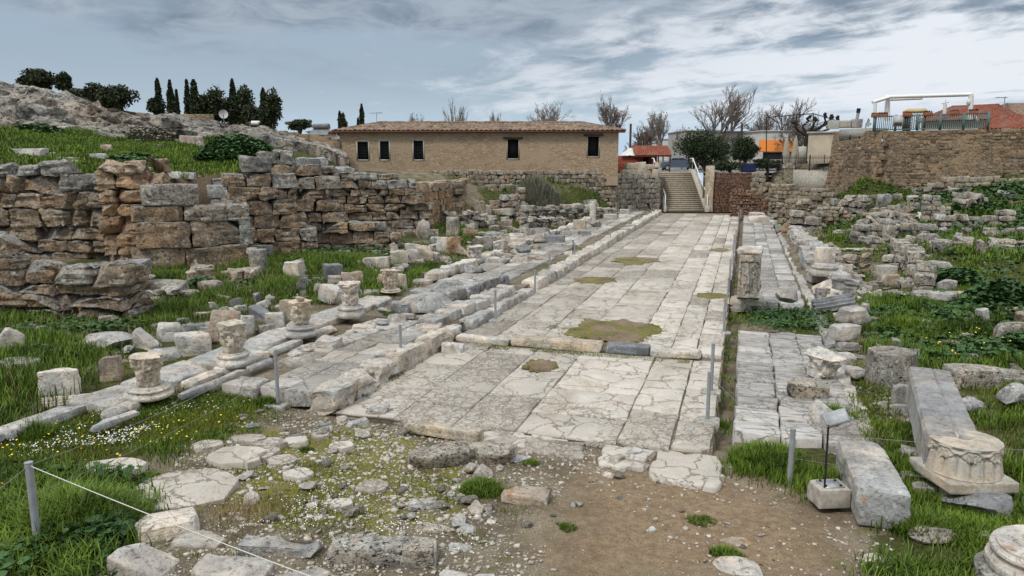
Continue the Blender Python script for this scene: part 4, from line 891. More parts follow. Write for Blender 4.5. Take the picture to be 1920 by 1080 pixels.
for i,r_ in enumerate(mid): S(*r_,yaw=[0,12,-15,25,-8][i%5])
# --- right side
S(1463+17,566,40,29,'k','marble','half round grey stone resting on the low marble blocks',.5,0,z=.45,group=None)
S(1572,588,74,32,'f','bluegrey','tilted grey fluted architrave piece beside the leafy gap',.5,-16,(0,-14))
S(1608,606,48,36,'b','marble','smooth rectangular block perched at the head of the stacked stones',.8,20,z=.35)
S(1590,636,48,34,'b','marble','heavy notched block with dark edge in the stacked stones',.8,4,z=.35)
S(1592,656,38,22,'b','marble','squared block directly beneath the notched one',.6,2,z=.12)
S(1592,684,32,28,'b','marble','long block lying lengthwise below the squared block',1.3,-4,z=.02)
S(1608,712,34,30,'k','marble','broken grey lump at the end of the lengthwise block',.9,0,z=.02)
S(1356+165,748,76,40,'s','rough','thick slanting slab lying on the right walkway',.6,-18,(4,4))
S(1560,802,58,60,'k','marble','craggy broken rock at the lower corner of the right walkway',.9,10)
S(1692,733,92,92,'d','rough','large pitted column drum standing in the weeds',1,amp=.09)
S(1690,766,32,54,'b','marble','upright moulded end block before the long carved base',.5,6)
S(1853,730,136,52,'b','rough','long rough squared block in tall grass',.35,-4)
S(1830,778,90,40,'k','grey','dark flat boulder below the long rough block',.6)
S(1915,765,50,56,'k','grey','rounded grey boulder cut by the photo edge',.9)
S(1850,976,118,72,'k','bluegrey','dark boulder scored with parallel grooves under the great capital',.7,-10)
S(1768,1024,104,54,'k','rough','rough pale rock in grass at the path end',.6,8)
S(1858,1020,48,34,'k','marble','smooth round rock beside the upturned base',.8)
S(1822,950,60,50,'k','marble','pale rock wedged beneath the great capital plinth',.8)
S(1870,975,60,30,'k','marble','low rock half under the grooved boulder',.8)
S(1652,1058,60,22,'s','white','thin white slab sunk in the grass below the path edge',.7,10)
S(1386,1080,100,34,'s','white','pale flat slab at the bottom edge on the path',.7,-8)
S(1390,1028,66,26,'k','orange','buff stone in weeds above the flat path slab',.7)
S(1222,1000,24,20,'s','white','small white tile fragment lying on the sandy path',.8,30)
S(1098,1036,16,16,'w','white','pointed white chip on the sandy path',.8)
S(1188,860,40,26,'k','marble','grey stone at the worn front edge of the road',.7)
S(1158,872,32,26,'k','cream','buff stone touching the grey one at the road front',.8)
S(1140,896,26,18,'r','white','pale stone on the gravel before the road front',.8)
S(975,868,50,26,'k','marble','pale weed ringed rock on the gravel in front of the road',.6)
S(985,948,100,42,'b','orange','long buff rock with orange top beside a grass tuft',.45,-14)
S(905,900,40,40,'k','marble','round rock behind the big grass tuft',.8)
S(820,880,120,50,'s','rough','broad crumbling block half buried in moss at centre front',.6,20,name='buried_block',cat='block',jit=.16)
S(928,874,70,46,'s','rough','crumbling stone mass touching the broad buried block',.7,-8)
S(705,776,44,22,'s','marble','flat grey stone where the near kerb meets the mossy soil',.7)
S(668,800,46,20,'s','marble','slanting smooth slab below the near kerb end',.6,30)
S(640,792,26,18,'r','white','white stone above the slanting smooth slab',.8)
S(604,800,34,16,'s','bluegrey','blue grey chip slab beside the concrete footing',.7,20)
S(470,806,32,16,'s','bluegrey','flat grey stone left of the concrete footing',.7)
S(533,816,22,12,'b','white','small brick shaped stone before the concrete footing',.6)
S(462,826,26,14,'b','white','pale squared stone among weeds near the footing',.7)
# front rim stones
S(298,1010,120,58,'b','white','long pale rim stone crossed by the rope',.6,28)
S(365,1030,110,40,'b','white','flat pale rim stone next in line along the rope',.5,-10)
S(255,1086,120,80,'w','white','large triangular rock at the bottom left corner of the rim',.7,-12)
S(418,1100,160,64,'b','marble','big flat topped stone cut by the bottom edge',.6,-4)
S(520,1046,170,48,'b','marble','long worn kerb stone with orange spots, bottom front',.3,-4,amp=.06)
S(560,1098,110,40,'k','marble','pale stone cut by the bottom edge below the spotted kerb stone',.6)
S(668,1110,60,30,'r','white','small stone touching the bottom edge',.7)
o=S(714,1064,225,66,'b','rough','stepped double slab with orange lichen at the bottom front',.35,-4,name='stepped_slab',cat='slab',amp=.015,chips=1)
S(714,1050,216,46,'b','rough','raised rear tread of the stepped double slab',.2,-4,z=.16,name='stepped_slab',cat='slab',amp=.015,chips=1)
S(858,1034,34,22,'r','marble','grey stone at the end of the stepped double slab',.8)
S(850,1100,60,44,'k','marble','grey stone at the bottom edge right of the stepped slab',.8)
S(905,1100,60,34,'k','white','pale stone at the bottom edge beside the grey one',.8)
S(860,1006+30,44,26,'r','marble','lone grey rock in the moss above the bottom edge',.8)
S(900,965,56,26,'s','rough','low whitish rock in the moss below the grass tuft',.7)
S(800,958,84,22,'s','rough','long low domed rock embedded in moss',.5,-4)
S(815,1002,84,22,'s','rough','pitted rock ledge below the domed rock',.5,6)
S(875,1000,40,26,'r','marble','white angular rock beside the pitted ledge',.8)
# cracked paving pieces in front left
for px,py,w,h,yw,lb in ((600,828,40,14,0,'smallest paving flake in the moss below the near footing'),(640,850,54,18,0,'lone paving flake in the moss, mid way to the buried block'),(1330,905,60,14,0,'pale flat stone set in the path soil'),(560,905,60,22,0,'whitish flat stone in the middle of the moss'),(700,930,70,24,0,'whitish flat stone in the moss before the domed rock'),(640,960,50,18,0,'small flat stone in the lower moss'),(1000,850,150,40,0,'rough white pavement remnant in the gravel before the road'),(940,838,110,26,0,'grey slab remnant at the broken road front'),(530,880,60,22,0,'white flake beside the great cracked slab'),(345,965,210,84,24,'great cracked flat slab among grass and moss at front left'),(215,905,130,44,16,'cracked flat slab partly under the long grass'),(440,880,120,40,20,'broken paving with many cracks leading to the great cracked slab'),(495,868,60,26,24,'white paving piece at the head of the cracked paving'),(505,846,70,22,12,'pale paving flake in moss, long one'),(555,842,50,20,10,'pale paving flake in moss beside the long one'),(465,838,70,20,8,'paving flake nearest the concrete footing'),(390,850,60,20,8,'paving flake bordering the flowery grass')):
    P=G(px,py-h/2); sc=depth(P)/F; el=.42; rs=np.random.RandomState(px); n=14; a=np.linspace(0,2*math.pi,n,endpoint=False)
    R=np.stack([np.cos(a)*w*sc/2,np.sin(a)*h*sc/2/math.sin(el)],1)*rs.uniform(.82,1.08,(n,1)); b=B(); 
    inn=R*.97; V=np.concatenate([np.c_[inn,np.full(n,.05)],np.c_[R,np.full(n,.035)],np.c_[R,np.full(n,-.15)]])
    q=[(i,n+i,n+(i+1)%n,(i+1)%n) for i in range(n)]+[(n+i,2*n+i,2*n+(i+1)%n,n+(i+1)%n) for i in range(n)]
    c,s=math.cos(YAW),math.sin(YAW)
    put('paving_slab',V,[q,[tuple(range(n))]],M['pave'],P+np.array([0,0,.02]),YAW,lb,'paving slab',tone=rs.uniform(.35,.7),sink=0)
# right middle distance
rt=[(1479,0,0,0)]
for i,r_ in enumerate([(1671,534,34,26,'b','orange','squat pedestal with a rust hollow in the right weeds',.8),(1672,512,38,18,'d','marble','chipped round top stone on the rust hollow pedestal',1,0,(0,0),.85),
(1702,534,22,16,'b','marble','white block beside the squat pedestal',.8),(1706,541,34,20,'b','rough','flat topped block in front of the pedestal pair',.8),(1708,562,34,18,'b','marble','rounded white block below the flat topped one',.8),
(1740,566,44,28,'f','marble','fallen column length at the weeds, left of the lichened block',.5),(1776,572,46,30,'d','marble','short fallen drum beside the fallen column length',1),(1805,566,38,24,'b','orange','orange topped block by the dark leaves',.8),
(1778,553,32,34,'b','marble','tall pale block behind the orange topped one',.8),(1796,548,28,22,'w','marble','grey triangular stone behind the tall pale block',.7),(1769,515,34,28,'b','marble','clean cube block before the rough foundation wall',.9),
(1669,456,20,36,'b','rough','tall square pillar stub with rusty top',.8),(1648,449,19,20,'b','grey','short block left of the tall pillar stub',.8),(1731,462,20,26,'b','rough','upright slab at the corner of the foundations',.5),
(1747,460,30,24,'b','grey','horizontal block beside the upright corner slab',.8),(1769,474,28,26,'b','rough','big block starting the long upright block wall',.9),(1773,440,16,16,'k','grey','small round boulder on the grass above the long wall',.9),
(1660,388,22,26,'b','grey','tapered grey stone standing above the fallen arch',.8),(1722,395,12,16,'r','grey','pointed stone behind the fallen arch',.8),(1692,392,20,12,'k','grey','stone on the crown of the fallen arch',.8),
(1595,414,20,13,'b','white','clean white block by the low brick wall',.8),(1626,425,24,12,'b','grey','grey block at the edge of the arch rubble',.8),(1778,392,20,12,'b','tan','mossy block right of the slotted masonry stack',.8),
(1781,364,26,14,'b','rough','pale block at the foot of the far low wall',.7),(1605,434,30,8,'s','grey','flat stone near the weedy yard',.6),(1610,470,40,6,'s','white','thin pale edging stone across the weedy yard, first',.4),
(1650,470,36,6,'s','white','thin pale edging stone across the weedy yard, second',.4),(1575,470,36,6,'s','white','thin pale edging stone across the weedy yard, third',.4),(1725,562,20,12,'r','marble','stone by the rounded white block',.8),
(1905,640,70,40,'b','rough','long kerb like block running off at right, middle height',.3),(1850,652,90,14,'s','rough','flat weedy slab in the leafy field',.6),(1785,640,30,12,'r','grey','half hidden stone in the broad leaves',.8),
(1620,555,30,14,'s','marble','broken white slab beside the big boulder row',.6),(1596,520,24,16,'k','marble','grey rock right of the boulder row',.8),(1612,540,26,16,'k','rough','rough rock right of the boulder row, lower',.8),(1628,560,22,9,'s','white','splinter of pale stone near the tilted architrave',.6),
(1480,560,12,10,'r','marble','tiny stone by the half round stone',.8),(1545,430,22,14,'k','rough','round stone at the foot of the ruined pier',.8),(1520,440,26,16,'k','rough','rough stone beside the foot of the ruined pier',.8),(1478,437,20,20,'k','tan','mossy boulder left of the ruined pier',.8),(1462,437,16,18,'k','grey','lichened boulder near the marble lengths',.8)]): S(*r_)
# boulder row of dressed marble (boundary on the right)
br=[(1502,462,18,24),(1508,474,24,28),(1516,488,26,30),(1524,503,30,34),(1538,485,26,24),(1532,508,34,28)]
lbs=['first, highest','second','third','fourth, widest','fifth, upper','sixth']
looks=['narrow pitted block heading the marble boundary row','leaning cornice piece second in the marble boundary row','thick cracked block in the marble boundary row','broad eroded block near the base disc in the boundary row','white broken top stone over the boundary row','squared stone just behind the attic base in the boundary row']
for (a,b_,w,h),l in zip(br,looks): S(a,b_,w,h,'b','marble',l,.9,-10,amp=.07,cut=.4,chips=5)
S(1548,500,30,40,'d','white','short marble shaft standing on the moulded base of the boundary row',1,z=.55)
S(1556,532,60,30,'b','marble','wide plinth block beneath the moulded base of the boundary row',.9,-8)
S(1562,556,52,40,'k','white','big crystalline white boulder below the moulded base',.8)
S(1545,560,24,24,'b','grey','dark square stone at the boulder side in the boundary row',.7)
# marble lengths at the end of the right walkway
for i,(a,b_,w,h,l) in enumerate([(1424,417,34,13,'rounded marble length lying across the walkway end, front'),(1421,408,30,11,'second marble length behind the front one'),(1452,414,24,10,'white marble length continuing the front one to the right'),(1458,423,30,12,'pale marble length nearest the mossy boulder'),(1446,404,24,9,'short marble length at the back'),(1470,408,18,9,'stubby marble piece at the end of the lengths')]): S(a,b_,w,h,'s','white',l,.5)
for i,(a,b_,w,h,m,l) in enumerate([(1385,404,9,26,'marble','slim marble stub near the last rope posts'),(1418,400,10,30,'white','upright white marble stub behind the marble lengths'),(1428,392,10,22,'marble','second upright marble stub, shorter'),(1378,372,20,18,'white','little grey block on the ruined brick foot wall'),(1383,395,12,14,'marble','pale block before the ruined brick foot wall'),(1326,396,11,18,'white','white pedestal at the right foot of the stairs'),(1398,372,26,16,'white','tilted white slab on the ruined brick foot wall'),(1503,384,12,22,'rough','upright stone post in the ruins behind the pier')]): S(a,b_,w,h,'b',m,l,.8 if w<20 else .5)
# stones lying on the grassy bank above the shops
for i,(a,b_,w,h,m,l) in enumerate([(48,293,52,16,'marble','broken flat slab on the grassy bank, largest'),(84,293,26,9,'white','thin white slab next to the largest bank slab'),(118,300,40,6,'marble','flat stone on the bank above the left wall'),(132,304,20,6,'marble','small flat stone on the bank above the left wall'),(197,286,18,16,'orange','buff cube stone standing on the bank'),(182,300,28,14,'marble','squared grey stone under the buff cube'),(356,272,40,18,'orange','orange topped slanting block high on the bank'),(374,278,12,14,'marble','grey end piece of the slanting bank block'),(313,264,14,6,'white','small white stone high on the bank'),(289,258,14,5,'white','white chip at the foot of the bedrock'),(300,276,16,6,'grey','flat grey stone on the bank'),(325,334,22,14,'marble','pale stone on the wall top beside the large panel block'),(348,334,28,12,'marble','second pale stone on the wall top beside the large panel block'),(478,292,16,14,'grey','small grey block among shrubs above the shops'),(85,242,60,5,'marble','long flat stone below the bedrock face'),(464,272,50,12,'rough','rock patch under the yellow grass knoll')]): S(a,b_,w,h,'b' if h>10 else 's',m,l,.6,on=1)
# ------------------------------------------------------------ column bases and capitals
def base_mesh(R,h,n=36,seed=0):
    b=B(); pr=[(R*.4,0),(R*1.0,0),(R*1.04,.03*h/.4),(R*1.07,.10*h/.4),(R*1.04,.15*h/.4),(R*.97,.17*h/.4),(R*.95,.19*h/.4),(R*.90,.20*h/.4),(R*.87,.235*h/.4),(R*.90,.265*h/.4),(R*.93,.275*h/.4),(R*.955,.31*h/.4),(R*.93,.345*h/.4),(R*.85,.36*h/.4),(R*.80,.37*h/.4),(R*.79,h),(R*.4,h)]
    b.lathe(pr,n); V=b.arr(); V[:,:2]*=(1+.03*fbm(V*2.2+seed,3,3))[:,None]; V[:,2]+=.012*fbm(V*3+seed,2,6)
    return V,[np.concatenate(b.F[k]) for k in b.F]
def cap_mesh(R,h,seed=0,n=56,rows=22,ero=.17):
    V=[];rs=np.random.RandomState(seed)
    for i in range(rows):
        t=i/(rows-1); 
        for j in range(n):
            a=2*math.pi*j/n; r=R*(.70+.10*t+.30*max(0,t-.55)**1.2*1.6)
            # two tiers of leaves and the horned top
            k1=max(0,math.cos(4*a))**.5*math.exp(-((t-.36)/.16)**2)*.16; k2=max(0,math.cos(4*a+math.pi))**.5*math.exp(-((t-.68)/.15)**2)*.18
            top=(1+.16*abs(math.cos(2*a+.4))**3) if t>.84 else 1
            r=(r+R*(k1+k2))*top-R*.03*abs(math.sin(14*a))*(t<.8); V.append((r*math.cos(a),r*math.sin(a),h*t))
    V=np.array(V); q=[(i*n+j,i*n+(j+1)%n,(i+1)*n+(j+1)%n,(i+1)*n+j) for i in range(rows-1) for j in range(n)]
    d=V.copy(); d[:,2]=0; d/=np.linalg.norm(d,axis=1,keepdims=True); f=fbm(V*np.array([9,9,7])*(.35/R)+seed*7,3,seed); g=fbm(V*3.2+seed*3,3,9)
    V=V+d*(ero*(-np.abs(f)*1.3+.2)*R*2+g*ero*R)[:,None]; V[:,2]+=.03*h*fbm(V*6+seed,2,1)+np.where(V[:,2]>h*.9,-.10*h*np.maximum(0,fbm(V*2.5+seed,2,14)),0)
    c=len(V); V=np.vstack([V,[(0,0,h*.93),(0,0,0)]])
    tri=[((rows-1)*n+j,(rows-1)*n+(j+1)%n,c) for j in range(n)]+[((j+1)%n,j,c+1) for j in range(n)]
    return V,[q,tri]
CB='moulded column bases in a row on the grey stylobate'; CC='eroded carved capitals standing on the bases'
for i,(px,pyb,wb,hb,wc,hc,mm,lb,lc) in enumerate([(260,753,88,46,56,66,'white','widest moulded base, front of the row, weeds at its foot','buff eroded capital on the front base, broken top'),(427,690,66,42,52,62,'white','moulded base second from the front of the row','creamy capital with deep leaf stumps on the second base'),
 (557,634,62,34,40,52,'marble','moulded base third from the front, before the buff upright block','capital with a yellow lichened lump on top'),(652,597,53,32,40,48,'marble','dark streaked moulded base, fourth from the front','capital spotted black and white on the fourth base'),(729,549,38,12,32,40,'white','thin low base under the golden capital','golden stained capital fifth in the row')]):
    P=G(px,pyb,True); P=gz(px,pyb,.34)
    sc=depth(P)/F; R=wb*sc/2; el=math.atan2(EYE-P[2],depth(P)); h=max((hb*sc-2*R*math.sin(el)*.9)/math.cos(el),.1)
    C=P+np.array([-SY,CY,0])*R
    V,FS=base_mesh(R,h,seed=i*3); put('moulded_pedestal',V,FS,M[mm],C,0,lb,'column base',CB,.6,sink=.02,sharp=50)
    Rc=wc*sc/2*1.05; hc_=(hc*sc)*.93
    V,FS=cap_mesh(Rc,hc_,i+3); put('column_capital',V,FS,M['cream' if i in (0,1,2,4) else 'white'],C+np.array([0,0,h]),i*.5,lc,'capital',CC,.75,sink=.02,sharp=60)
    if i==2: V,Q=rubble((.2,.18,.16),5,5); put('lichened_lump',V,[Q],M['orange'],C+np.array([0,0,h+hc_*.95]),0,'yellow orange lichened lump on top of the third capital','stone',None,.9)
P=G(890,498); V,FS=cap_mesh(.33,.62,21); put('column_capital',V,FS,M['white'],P+np.array([0,0,.22]),0,'lone eroded capital on a dark boulder beside the lawn','capital',CC,.8)
P=gz(1548,517,.45); V,FS=base_mesh(.5,.38,seed=9); put('moulded_pedestal',V,FS,M['marble'],P+np.array([0,.4,0]),0,'moulded base in the marble boundary row past the right walkway','column base',None,.7)
P=gz(1541,712,.12); V,FS=cap_mesh(.36,.46,31,ero=.16); put('column_capital',V,FS,M['white'],P+np.array([0,.3,0]),.3,'upturned ragged capital lying on the near right walkway','capital',None,.8,(.25,math.pi-.2) if False else (.15,.1))
# the slim white column
P=G(1111,413); b=B(); b.lathe([(.1,0),(.22,0),(.215,.7),(.20,1.35),(.1,1.37)],20); V=b.arr(); V[:,:2]*=(1+.03*fbm(V*4,2,2))[:,None]
put('column_shaft',V,[np.concatenate(b.F[k]) for k in b.F],M['white'],P,0,'slim upright white column shaft left of the road','column',None,.95)
# relief slab reclining on its block
def relief():
    A=gz(1403,560,.5); t=empty('relief_stele',tuple(A+np.array([0,.1,0])),0.02); tag(t,'tilted marble relief slab with a draped figure, propped on a low block','relief slab')
    nx,nz=26,44; W,Hh=.62,1.3; V=[]
    for i in range(nz+1):
        for j in range(nx+1):
            x=(j/nx-.5); z=i/nz; bord=1 if abs(x)>.42 or z<.12 or z>.83 else 0
            fig=.13*math.exp(-((x+.04*math.sin(z*9))/.2)**2)*(1 if .12<z<.8 else 0)*(1+.35*math.sin(x*46+z*7)); V.append((x*W*(1-.05*z),-.05*bord-fig,z*Hh))
    V=np.array(V); V[:,1]+=.02*fbm(V*6,3,3); q=[(i*(nx+1)+j,i*(nx+1)+j+1,(i+1)*(nx+1)+j+1,(i+1)*(nx+1)+j) for i in range(nz) for j in range(nx)]
    b=B(); b.add(V,[q],.35); bb,Q=block((W*1.02,.22,Hh),6,.03,.02,3,2,.15,2,.02); b.add(bb+np.array([0,.13,0]),[Q],.6)
    R=Matrix.Rotation(-.38,4,'X'); o=b.build('slab',M['rough'],t,50); o.data.transform(R)
    c,Q=block((W*1.12,.34,.26),7,.04,.05,8,3,.2,3,.04); o=mk('crown_moulding',c+np.array([0,.08,Hh]),[Q],M['white'],t,np.full(len(c),.8)); o.data.transform(R)
relief()
S(1394,583,42,28,'b','white','square plinth block carrying the relief slab',.8,0,z=.0,name='plinth_block')
S(1404,572,66,20,'b','cream','cream foot slab jutting from under the relief',.5,0,z=.18,name='foot_slab',cat='slab')
# ------------------------------------------------------------ the great capital, the long carved base and the big block
def great_capital():
    C=gz(1836,900,.42)+np.array([-SY,CY,0])*.36; t=empty('leaf_capital',tuple(C),math.radians(20)); tag(t,'great pale capital with carved leaves, round dowelled top and square plinth','capital')
    Rt,Rb,Hh=.385,.455,.42; n=144; rows=30; V=[]
    for i in range(rows+1):
        s=i/rows
        for j in range(n):
            a=2*math.pi*j/n; r=Rb-(Rb-Rt)*min(1,(s*1.25))**.6
            leaf=abs(math.sin(a*8)); r+=(.016*leaf**.4-.02*(leaf<.10))*(s<.62)*(1-math.exp(-s*14)) 
            if s<.62: r+=.012*math.exp(-((a*8/math.pi%1-.5)/.09)**2)          # midrib
            if .55<s: 
                ph=(a*8/math.pi*.5)%1-.5; w_=abs(ph); 
                hang=.56+.22*(w_*2)**1.5
                if s>hang: r+=.035+.013*math.cos(math.atan2(ph*1.6,max(.02,1.0-s)*1.1)*15)*min(1,(1.02-s)*9)-.02*(abs(s-.9)<.035 and w_>.30)
            if s>.92: r+=.012
            V.append((r*math.cos(a),r*math.sin(a),s*Hh))
    V=np.array(V); V[:,:2]*=(1+.012*fbm(V*8,3,3))[:,None]
    q=[(i*n+j,i*n+(j+1)%n,(i+1)*n+(j+1)%n,(i+1)*n+j) for i in range(rows) for j in range(n)]
    b=B(); b.add(V,[q],.8)
    rr=[Rt*1.16,Rt*.8,Rt*.45,.07,.055]; zz=[Hh,Hh+.008,Hh+.012,Hh+.012,Hh-.09]; T=[]
    for r_,z_ in zip(rr,zz):
        for j in range(n): a=2*math.pi*j/n; sq=1 if r_>.1 else (1+.5*abs(math.cos(a))); T.append((r_*sq*math.cos(a),r_*math.sin(a),z_))
    T=np.array(T); T[:n]=V[-n:]; T[:,2]+=np.where((np.arange(len(T))>=n)&(np.arange(len(T))<3*n),.012*fbm(T*7,2,8),0)
    q=[(i*n+j,i*n+(j+1)%n,(i+1)*n+(j+1)%n,(i+1)*n+j) for i in range(4) for j in range(n)]; b.add(T,[q,[tuple(4*n+j for j in range(n))]],.45)
    b.build('bell',M['cream2'],t,60)
    v,Q=block((.93,.93,.16),8,.025,.01,4,2,.12,2,.01); mk('plinth',v+np.array([0,0,-.16]),[Q],M['cream2'],t,np.full(len(v),.6),sharp=45)
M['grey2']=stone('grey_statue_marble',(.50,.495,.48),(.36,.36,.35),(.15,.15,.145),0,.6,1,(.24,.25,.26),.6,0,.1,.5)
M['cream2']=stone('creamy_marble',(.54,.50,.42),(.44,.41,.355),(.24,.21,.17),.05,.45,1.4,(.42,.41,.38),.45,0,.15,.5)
great_capital()
def prism(path,prof,name,m,label,cat,tone=.5,n=40,yawp=0):
    """a moulded cross-section swept between two ground points"""
    A,Bp=[np.array(p,float) for p in path]; d=Bp-A; L=np.linalg.norm(d[:2]); u=d/np.linalg.norm(d); nn=np.array((u[1],-u[0],0)); V=[]; k_=len(prof)
    for i in range(n+1):
        c=A+d*i/n
        for x,z in prof: V.append(c+nn*x+np.array((0,0,z)))
    V=np.array(V); V=V+(fbm(V*4,3,3)*.012)[:,None]*np.array([1,1,.8]); q=[(i*k_+j,i*k_+(j+1)%k_,(i+1)*k_+(j+1)%k_,(i+1)*k_+j) for i in range(n) for j in range(k_)]
    c=V.mean(0); c[2]=V[:,2].min(); o=mk(name,V-c,[q,[tuple(range(k_))[::-1],tuple(n*k_+j for j in range(k_))]],m,None,np.full(len(V),tone),sharp=28); o.location=c
    return tag(o,label,cat,kind='thing')
P0=gz(1772,850,.3);P1=gz(1722,712,.3+.52)   # near and far ends, bottom of the left face at the near end
A=np.array((gz(1752,905,.35)[0]+.25,gz(1752,905,.35)[1]+.42,.28)); Bq=np.array((gz(1700,765,.2)[0]+.35,gz(1700,765,.2)[1]+.35,.28))
prism((A,Bq),[(.33,0),(.35,.04),(.33,.08),(.28,.10),(.25,.12),(.23,.13),(.23,.44),(.27,.46),(.30,.48),(.34,.50),(.34,.56),(.1,.58),(.08,.56),(.05,.58),(-.28,.575),(-.31,.5),(-.28,.3),(-.31,0)],'statue_plinth',M['grey2'],'long moulded grey marble base running back from the great capital','statue base')
P0=gz(1650,1000,.12); P1=gz(1625,878,.12)
def bigblock():
    a=gz(1655,992,.02); f=gz(1612,822,.5); f[2]=.02; d=f-a; L=float(np.linalg.norm(d[:2])); V,Q=block((.62,L,.5),10,.05,.03,77,3,.14,1.6,.02)
    put('long_marble_block',V,[Q],M['marble'],(a+f)/2,math.atan2(d[1],d[0])-math.pi/2,'long squared marble block pointing at the path, beside the information sign','block',None,.75)
bigblock()
P=gz(1898,1068,.35); V,FS=base_mesh(.40,.3,seed=3); put('moulded_pedestal',V,FS,M['white'],P+np.array([.25,.25,-.1]),0,'pale moulded base stacked on another at the lower right corner','column base',None,.7,(.12,-.1))
b=B(); b.lathe([(.2,0),(.34,0),(.46,.08),(.47,.3),(.2,.31)],30); V=b.arr(); V[:,:2]*=(1+.04*fbm(V*3,2,3))[:,None]
put('column_drum',V,[np.concatenate(b.F[k]) for k in b.F],M['rough'],P+np.array([.2,.2,-.38]),0,'hollowed drum under the pale moulded base at the lower right corner','column drum',None,.5)
# ------------------------------------------------------------ rope posts, ropes, sign
POSTS=[]
def post(px,yt,yb,foot,label,z=None,R=.033,dark=False):
    P=G(px,yb) if z is None else gz(px,yb,z); D=depth(P); h=(yb-yt)*D/F/math.cos(math.atan2(EYE-P[2],D))*1.0
    t=empty('rope_post',tuple(P)); tag(t,label,'post','posts of the rope barrier along the road')
    b=B(); b.tube([(0,0,-.05),(0,0,h)],R,12); b.tube([(0,0,h),(0,0,h+.008)],R*1.08,12); b.build('pole',M['black' if dark else 'post'],t,40)
    if foot: V,Q=block((.40,.36,.17),5,.03,.015,int(px),2,.15,2,.04); mk('footing',V+np.array([0,0,-.09]),[Q],M['concgrey'],t,np.full(len(V),.5),sharp=40)
    if D<25:
        e=B(); e.tube([(-.05,0,h-.03),(.05,0,h-.03)],.006,5); e.build('eyelet',M['steel'],t)
    POSTS.append(t); return np.array(t.location)+np.array((0,0,h-.03))
pl=[]
for px,yt,yb,f,l in ((522,655,764,1,'post on a concrete footing at the near end of the left walkway'),(752,608,686,1,'post on a concrete footing halfway up the near left kerb'),(929,543,604,1,'post beside the grey rounded kerb, third from the front'),(1003,505,551,0,'post at the grassy kerb joint, fourth from the front'),(1030,477,519,0,'post at the end of the pale kerb run'),(1077,455,491,0,'grey post paired with a thin black one by the white rock'),(1113,440,471,0,'seventh post of the left line, after the paired ones'),(1144,428,456,0,'eighth post of the left line'),(1163,418,441,0,'ninth post of the left line'),(1181,410,432,0,'tenth post of the left line'),(1199,403,422,0,'eleventh post of the left line'),(1214,396,414,0,'twelfth post of the left line'),(1221,389,409,0,'thirteenth post of the left line'),(1233,385,404,0,'last post of the left line, at the stairs')):
    pl.append(post(px,yt,yb,f,l))
post(1074,450,490,0,'thin black post beside the grey one by the white rock',R=.022,dark=True)
pr_=[]
for px,yt,yb,f,l in ((1326,696,795,1,'closest post of the right line, over a weedy footing'),(1333,643,740,1,'second post of the right line, overlapping the closest one'),(1357,560,627,1,'third post of the right line, on a small footing'),(1364,520,580,0,'fourth post of the right line'),(1367,485,548,0,'fifth post of the right line, opposite the relief slab'),(1374,440,500,0,'sixth post of the right line'),(1379,431,462,0,'seventh post of the right line'),(1384,400,430,0,'eighth post of the right line'),(1388,392,410,0,'ninth and last post of the right line')):
    pr_.append(post(px,yt,yb,f,l,z=-.05))
post(1368,525,583,0,'thin black post beside the fourth right hand post',z=-.05,R=.02,dark=True)
fl=post(72,868,1027,0,'thick pale post in long grass at the lower left corner',R=.042)
fr_=post(1480,803,910,0,'grey post left of the information sign',R=.038)
def rope(a,b_,label,m='darkrope',r=.006,sag=.06):
    n=14; p=[a+(b_-a)*i/n-np.array((0,0,sag*4*(i/n)*(1-i/n))) for i in range(n+1)]; c=(a+b_)/2; b=B(); b.tube([q-c for q in p],r,5,cap=False); o=b.build('barrier_rope',M[m]); o.location=c; tag(o,label,'rope','thin ropes between the barrier posts')
rope(fl,gz(620,1095,.75),'bright white rope descending from the pale corner post','rope',.005,.02)
rope(fl,pl[0],'thin upper line over the daisies from the corner post','darkrope',.004,.12)
rope(fl-np.array((0,0,.35)),pl[0]-np.array((0,0,.4)),'thin lower line over the daisies from the corner post','darkrope',.003,.1)
rope(fl,gz(-160,1010,.8),'thin line leaving the corner post to the photo edge','darkrope',.004)
rope(fr_,at(2100,856,depth(fr_)-1.2),'thin wire from the grey sign side post over the great capital','darkrope',.004,.02)
rope(fr_-np.array((0,0,.4)),at(2100,940,depth(fr_)-1.2),'lower thin wire crossing the long marble block','darkrope',.003,.02)
rope(fr_-np.array((0,0,.02)),pr_[0],'thin wire from the sign side post back to the right line','darkrope',.004,.15)
for i in range(len(pl)-1):
    if i<9: rope(pl[i],pl[i+1],'wire between left posts %s'%['one and two','two and three','three and four','four and five','five and six','six and seven','seven and eight','eight and nine','nine and ten'][i],'darkrope',.004,.04)
for i in range(1,6): rope(pr_[i],pr_[i+1],'wire between right posts %s'%['','two and three','three and four','four and five','five and six','six and seven'][i],'darkrope',.004,.04)
